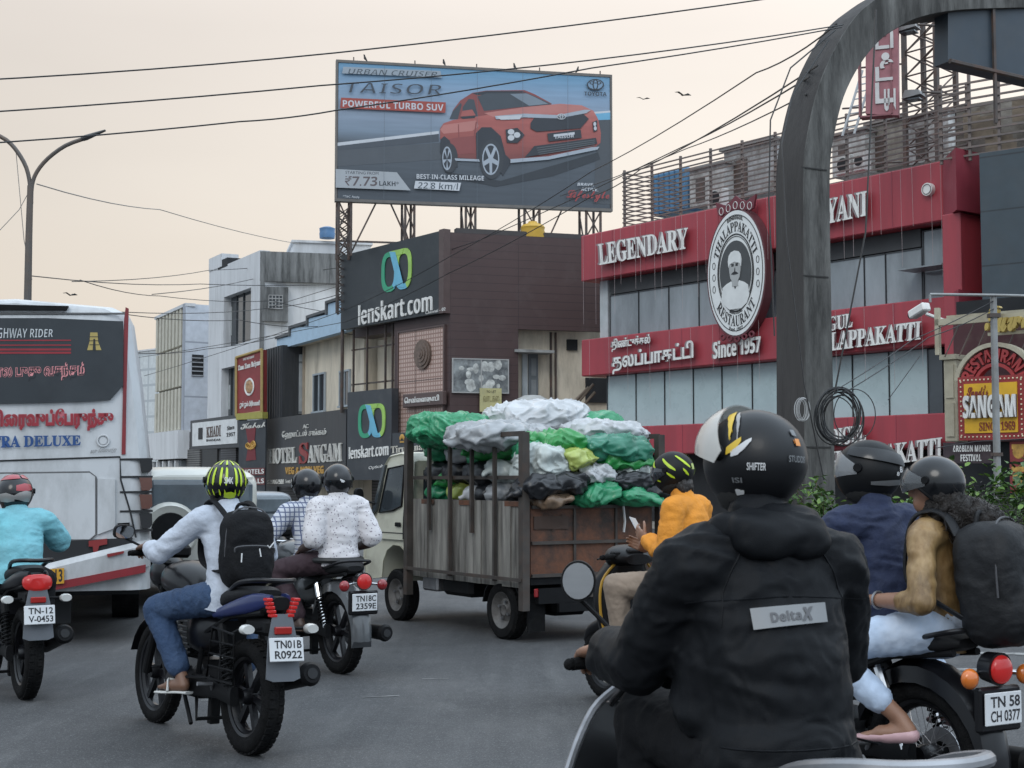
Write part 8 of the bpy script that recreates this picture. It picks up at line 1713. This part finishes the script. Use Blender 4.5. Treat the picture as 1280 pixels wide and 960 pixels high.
# ================================================================== 3 man in the aqua shirt at the left edge
aqua = cloth('shirt_aqua', (.16, .385, .44), .85, bump=.6, bs=18, dirt=(.16, .47, .53), ds=3)
t3, P3 = person('rider in an aqua T-shirt at the left edge', B2, R(30), (0, .29, .80), (0, .43, 1.215), (0, .52, 1.375), [HB(-1), HB(1)], [(-.20, .52, .38), (.20, .52, .38)],
    dict(shirt=aqua, trousers=black_tr, shoes=shoe_b, shoe_type='shoe', sleeve=.78, loose=.026, hem=.05, fold=.008, aloose=.016, seed=5), hw=.195, knee_out=.3)
h3 = helmet(t3, V((0, .52, 1.385)), R(-8), hgloss, True); visor(h3, visor_m)
hpatch('decal', h3, decal_r, [(-200, 48, 66), (-150, 44, 70), (-100, 40, 62), (-70, 36, 54)]); hpatch('decal', h3, decal_r, [(180, 8, 24), (150, 6, 30), (120, 10, 26)]); hpatch('decal', h3, decal_r, [(70, 48, 66), (110, 44, 68), (150, 50, 64)]); hpatch('decal', h3, decal_s, [(125, -26, 4), (150, -24, 8), (172, -18, 2), (190, -16, -8)]); hpatch('decal', h3, decal_s, [(-175, -22, -6), (-150, -26, 2), (-120, -24, -2)])
# ================================================================== 4, 5 two men on the grey motorcycle
def check_mat():
    m = bpy.data.materials.new('shirt_check'); m.use_nodes = True; n = m.node_tree.nodes; L = m.node_tree.links; b = n['Principled BSDF']; b.inputs['Roughness'].default_value = .85
    t = n.new('ShaderNodeTexCoord'); acc = None
    for ax_ in ('X', 'Z'):
        w_ = n.new('ShaderNodeTexWave'); w_.bands_direction = ax_; w_.inputs['Scale'].default_value = 8.5; w_.inputs['Distortion'].default_value = .4; L.new(t.outputs['Object'], w_.inputs['Vector'])
        r = n.new('ShaderNodeMapRange'); r.inputs[1].default_value = .78; r.inputs[2].default_value = .92; L.new(w_.outputs['Fac'], r.inputs[0])
        if acc is None: acc = r.outputs[0]
        else: q = n.new('ShaderNodeMath'); q.operation = 'MAXIMUM'; L.new(acc, q.inputs[0]); L.new(r.outputs[0], q.inputs[1]); acc = q.outputs[0]
    x = n.new('ShaderNodeMix'); x.data_type = 'RGBA'; x.inputs[6].default_value = (.48, .50, .54, 1); x.inputs[7].default_value = (.10, .12, .20, 1); L.new(acc, x.inputs[0]); L.new(x.outputs[2], b.inputs['Base Color']); return m
def print_mat():
    m = bpy.data.materials.new('shirt_print'); m.use_nodes = True; n = m.node_tree.nodes; L = m.node_tree.links; b = n['Principled BSDF']; b.inputs['Roughness'].default_value = .85
    t = n.new('ShaderNodeTexCoord'); v = n.new('ShaderNodeTexVoronoi'); v.inputs['Scale'].default_value = 48; L.new(t.outputs['Object'], v.inputs['Vector']); r = n.new('ShaderNodeMapRange'); r.inputs[1].default_value = .18; r.inputs[2].default_value = .30; L.new(v.outputs['Distance'], r.inputs[0])
    x = n.new('ShaderNodeMix'); x.data_type = 'RGBA'; x.inputs[6].default_value = (.17, .14, .17, 1); x.inputs[7].default_value = (.56, .54, .55, 1); L.new(r.outputs[0], x.inputs[0]); L.new(x.outputs[2], b.inputs['Base Color']); return m
t4, P4 = person('driver in a white and blue checked shirt on the grey motorcycle', B3, R(33), (0, .50, .81), (0, .59, 1.255), (0, .64, 1.44), [HB(-1), HB(1)], [(-.20, .60, .38), (.20, .60, .38)],
    dict(shirt=check_mat(), trousers=oliv, shoes=shoe_b, shoe_type='shoe', sleeve=1.6, loose=.02, seed=6, hem=.06), knee_out=.3)
h4 = helmet(t4, V((0, .64, 1.445)), R(6), hgloss, True, s=.92); visor(h4, visor_m)
t5, P5 = person('pillion passenger in a white printed short-sleeved shirt and plum trousers', B3, R(33), (0, .06, .87), (.02, .09, 1.30), (.03, .13, 1.475), [dict(w=(-.215, .27, .95), f=(.1, 1, -.45), up=(-.6, 0, .8), curl=.5, pole=(-.36, -.4, .8)), dict(w=(.235, .24, .95), f=(-.1, 1, -.45), up=(.6, 0, .8), curl=.5, pole=(.38, -.4, .8))], [(-.24, .24, .42), (.24, .24, .42)],
    dict(shirt=print_mat(), trousers=plum, shoes=sand_b, shoe_type='sandal', sleeve=.85, loose=.024, aloose=.016, seed=8, hem=.04, slouch=.4), knee_out=.4, sk=mat('skin_deep', (.055, .032, .024), .5))
h5 = helmet(t5, V((.03, .13, 1.48)), R(-14), hgloss, True, s=.93); visor(h5, visor_m); hpatch('decal', h5, decal_w, [(168, -6, -2), (178, -4, 2), (186, 0, 5)]); hpatch('decal', h5, decal_w, [(172, -8, -4), (182, -6, -2)])
mb = MB(); mb.torus((0, .06, .875), .193, .022, 'z', 36, 8, sz=.84); mb.build('belt', mat('belt_black', (.012, .012, .013), .5), t5); 
# ================================================================== 6 orange rider with a phone
orange = cloth('shirt_orange', (.62, .235, .022), .85, bump=.6, bs=18)
t6, P6 = person('rider in an orange shirt looking at a phone on the stopped scooter', (1.411, 9.028, .004), R(55), (0, .30, .83), (0, .36, 1.33), (0, .46, 1.52), [dict(w=(-.15, .57, 1.12), f=(.35, .75, .35), up=(-.8, .1, -.2), curl=.6, pole=(-.45, .2, .7)), dict(w=(.02, .64, 1.05), f=(-.3, .8, .3), up=(.8, .1, -.2), curl=.6, pole=(.5, .2, .7))], [(-.18, .72, .40), (.18, .72, .40)],
    dict(shirt=orange, trousers=khaki, shoes=sand_b, shoe_type='sandal', sleeve=1.85, loose=.020, seed=9, hem=.04), knee_out=.3, sk=skin2)
h6 = helmet(t6, V((0, .46, 1.535)), R(12), hmatt, True, pitch=R(-14), s=.92); visor(h6, visor_m)
for a in (-150, -105, -60, 100, 150): hpatch('decal', h6, decal_g, [(a-6, -4, 2), (a+8, 8, 22), (a+20, 26, 40), (a+26, 38, 44)]); hpatch('decal', h6, decal_g, [(a, -24, -20), (a+10, -18, -8), (a+18, -6, 0)])
hpatch('decal', h6, mat('decal_pale_green', (.35, .42, .12), .5), [(-178, -8, 8), (-164, -8, 8)])
organic('hair', [('ell', (0, .375, 1.45), (.07, .05, .07))], hairm, t6, .010, 3, fold(.012, 30, 3))
wl = P6['wr'][0]; ph = thing('phone', 'pale phone held up by the rider in the orange shirt', 'phone', tuple(Matrix.Translation(V((1.411, 9.028, .004))) @ Matrix.Rotation(R(55), 4, 'Z') @ V((-.06, .69, 1.19))), R(55)); ph.rotation_euler = (R(-35), R(10), R(55))
mb = MB(); mb.box(-.038, .038, -.004, .004, -.078, .078, .004); mb.build('case', mat('phone_case', (.42, .43, .45), .35), ph); mb = MB(); mb.box(-.034, .034, -.0052, -.0042, -.073, .073); mb.build('screen', mat('phone_screen', (.03, .03, .035), .1, emit=(.75, .82, .9), es=.35), ph, smooth=0)
# ================================================================== 7, 8 couple on the black motorcycle
navy = cloth('shirt_navy', (.012, .020, .055), .8, bump=.5, bs=20)
t7, P7 = person('driver in a navy shirt on the black motorcycle at the right', (B4[0]+.06, B4[1], .004), R(30), (0, .28, .84), (0, .36, 1.31), (0, .42, 1.51), [HB(-1), HB(1)], [(-.20, .58, .38), (.20, .58, .38)],
    dict(shirt=navy, trousers=black_tr, shoes=shoe_b, shoe_type='shoe', sleeve=1.75, loose=.028, seed=12, hem=.06, fold=.014), hw=.20, knee_out=.3, sk=skin2)
h7 = helmet(t7, V((0, .42, 1.52)), R(32), hmatt, True, s=1.02); visor(h7, visor_c, 82, -24, 28, R(12))
hpatch('decal', h7, hgloss, [(-172, 8, 28), (-140, 14, 38), (-100, 22, 44), (-60, 30, 46)], .012); hpatch('decal', h7, decal_d, [(-178, -24, -14), (-140, -26, -16), (-105, -24, -18)], .006); hpatch('decal', h7, decal_w, [(-176, 16, 20), (-166, 12, 20), (-158, 13, 18)]); hpatch('decal', h7, decal_r, [(-186, 16, 20), (-177, 14, 20)]); htext(h7, 'B', -160, -168, -2, 8, decal_w); htext(h7, '8', -151, -158, -8, -1, decal_w)
B8 = (B4[0]+.032, B4[1]-.022, .004); B7 = (B4[0]+.06, B4[1], .004)
gold_t = mat('top_mustard', (.13, .07, .022), .5, var=.45, vs=5, bump=.3, bs=12, dirt=(.36, .24, .11), ds=4.5, damt=.6, stretch=(1.8, 1.8, .5))
t8, P8 = person('woman pillion in a mustard top and pale jeans wearing a big backpack', B8, R(46), (.0, -.03, .865), (-.01, -.025, 1.27), (-.005, -.01, 1.455), [dict(w=(-.20, .17, .985), f=(.25, .95, -.1), up=(-.4, 0, .9), curl=.45, pole=(-.5, -.5, .75)), dict(w=(.22, .26, .95), f=(-.3, .9, -.1), up=(.4, 0, .9), curl=.5, pole=(.5, -.3, .9))], [(-.26, .03, .51), (.26, .03, .51)],
    dict(shirt=gold_t, trousers=lightj, shoes=mat('shoe_pink', (.48, .30, .31), .5), shoe_type='flat', sleeve=1.36, loose=.008, aloose=.004, seed=14, hem=.08, leg=.74, tloose=.012, slouch=.3, girth=.80), hw=.138, knee_out=.34, sk=skin2, female=True)
h8 = helmet(t8, V((-.005, -.01, 1.47)), R(14), hgloss, False, s=.84); visor(h8, mat('visor_smoke', (.10, .105, .11), .08, alpha=.6, coat=.8), 84, -20, 34, 0, .010, .012)
organic('hair', [('ell', (.0, -.06, 1.385), (.085, .07, .10)), ('cap', (.01, -.10, 1.355), (.06, -.20, 1.30), .075, .085), ('cap', (.06, -.19, 1.30), (.09, -.30, 1.245), .085, .05), ('cap', (.02, -.12, 1.31), (.04, -.20, 1.15), .07, .05)], mat('hair_brown', (.012, .008, .006), .6, var=.6, vs=22, bump=1., bs=70), t8, .010, 2, lambda a, b, f=fold(.022, 16, 2), g=fold(.012, 42, 5): f(a, b)+g(a, b))
mb = MB(); rg = random.Random(12)
for k in range(420):
    c0 = rg.choice(((.05, -.18, 1.33), (.07, -.27, 1.28), (.08, -.32, 1.24), (.03, -.13, 1.29), (.0, -.08, 1.37))); p = V(c0)+V((rg.gauss(0, .05), rg.gauss(0, .05), rg.gauss(0, .045))); q = [tuple(p)]
    d = V((rg.gauss(.1, .5), -.7+rg.gauss(0, .5), rg.gauss(-.1, .6))).normalized()
    for j in range(5): p = p+d*.022; d = (d+V((rg.gauss(0, .45), rg.gauss(0, .45), rg.gauss(0, .45)))).normalized(); q.append(tuple(p))
    mb.tube(q, .0014, 3)
mb.build('hair_strands', mat('hair_brown', 0), [c for c in t8.children if c.name.startswith('hair')][0])
mb = MB(); w8 = P8['wr'][0]; dd = (P8['wr'][0]-P8['el'][0]).normalized(); M = Matrix.Translation(w8-dd*.02) @ dd.to_track_quat('Z', 'Y').to_matrix().to_4x4(); mb.torus((0, 0, 0), .036, .005, 'z', 22, 6, M=M); mb.build('bangle', steelg, t8)
bt8, M8 = backpack('big dark backpack hanging low on the woman in the mustard top', P8, B8, R(46), 0, mat('backpack_charcoal', (.008, .0085, .010), .6, var=.3, spec=.3, bump=.15, bs=60, vs=6), .19, .26, .15, .27, .12, R(6), True, .12)
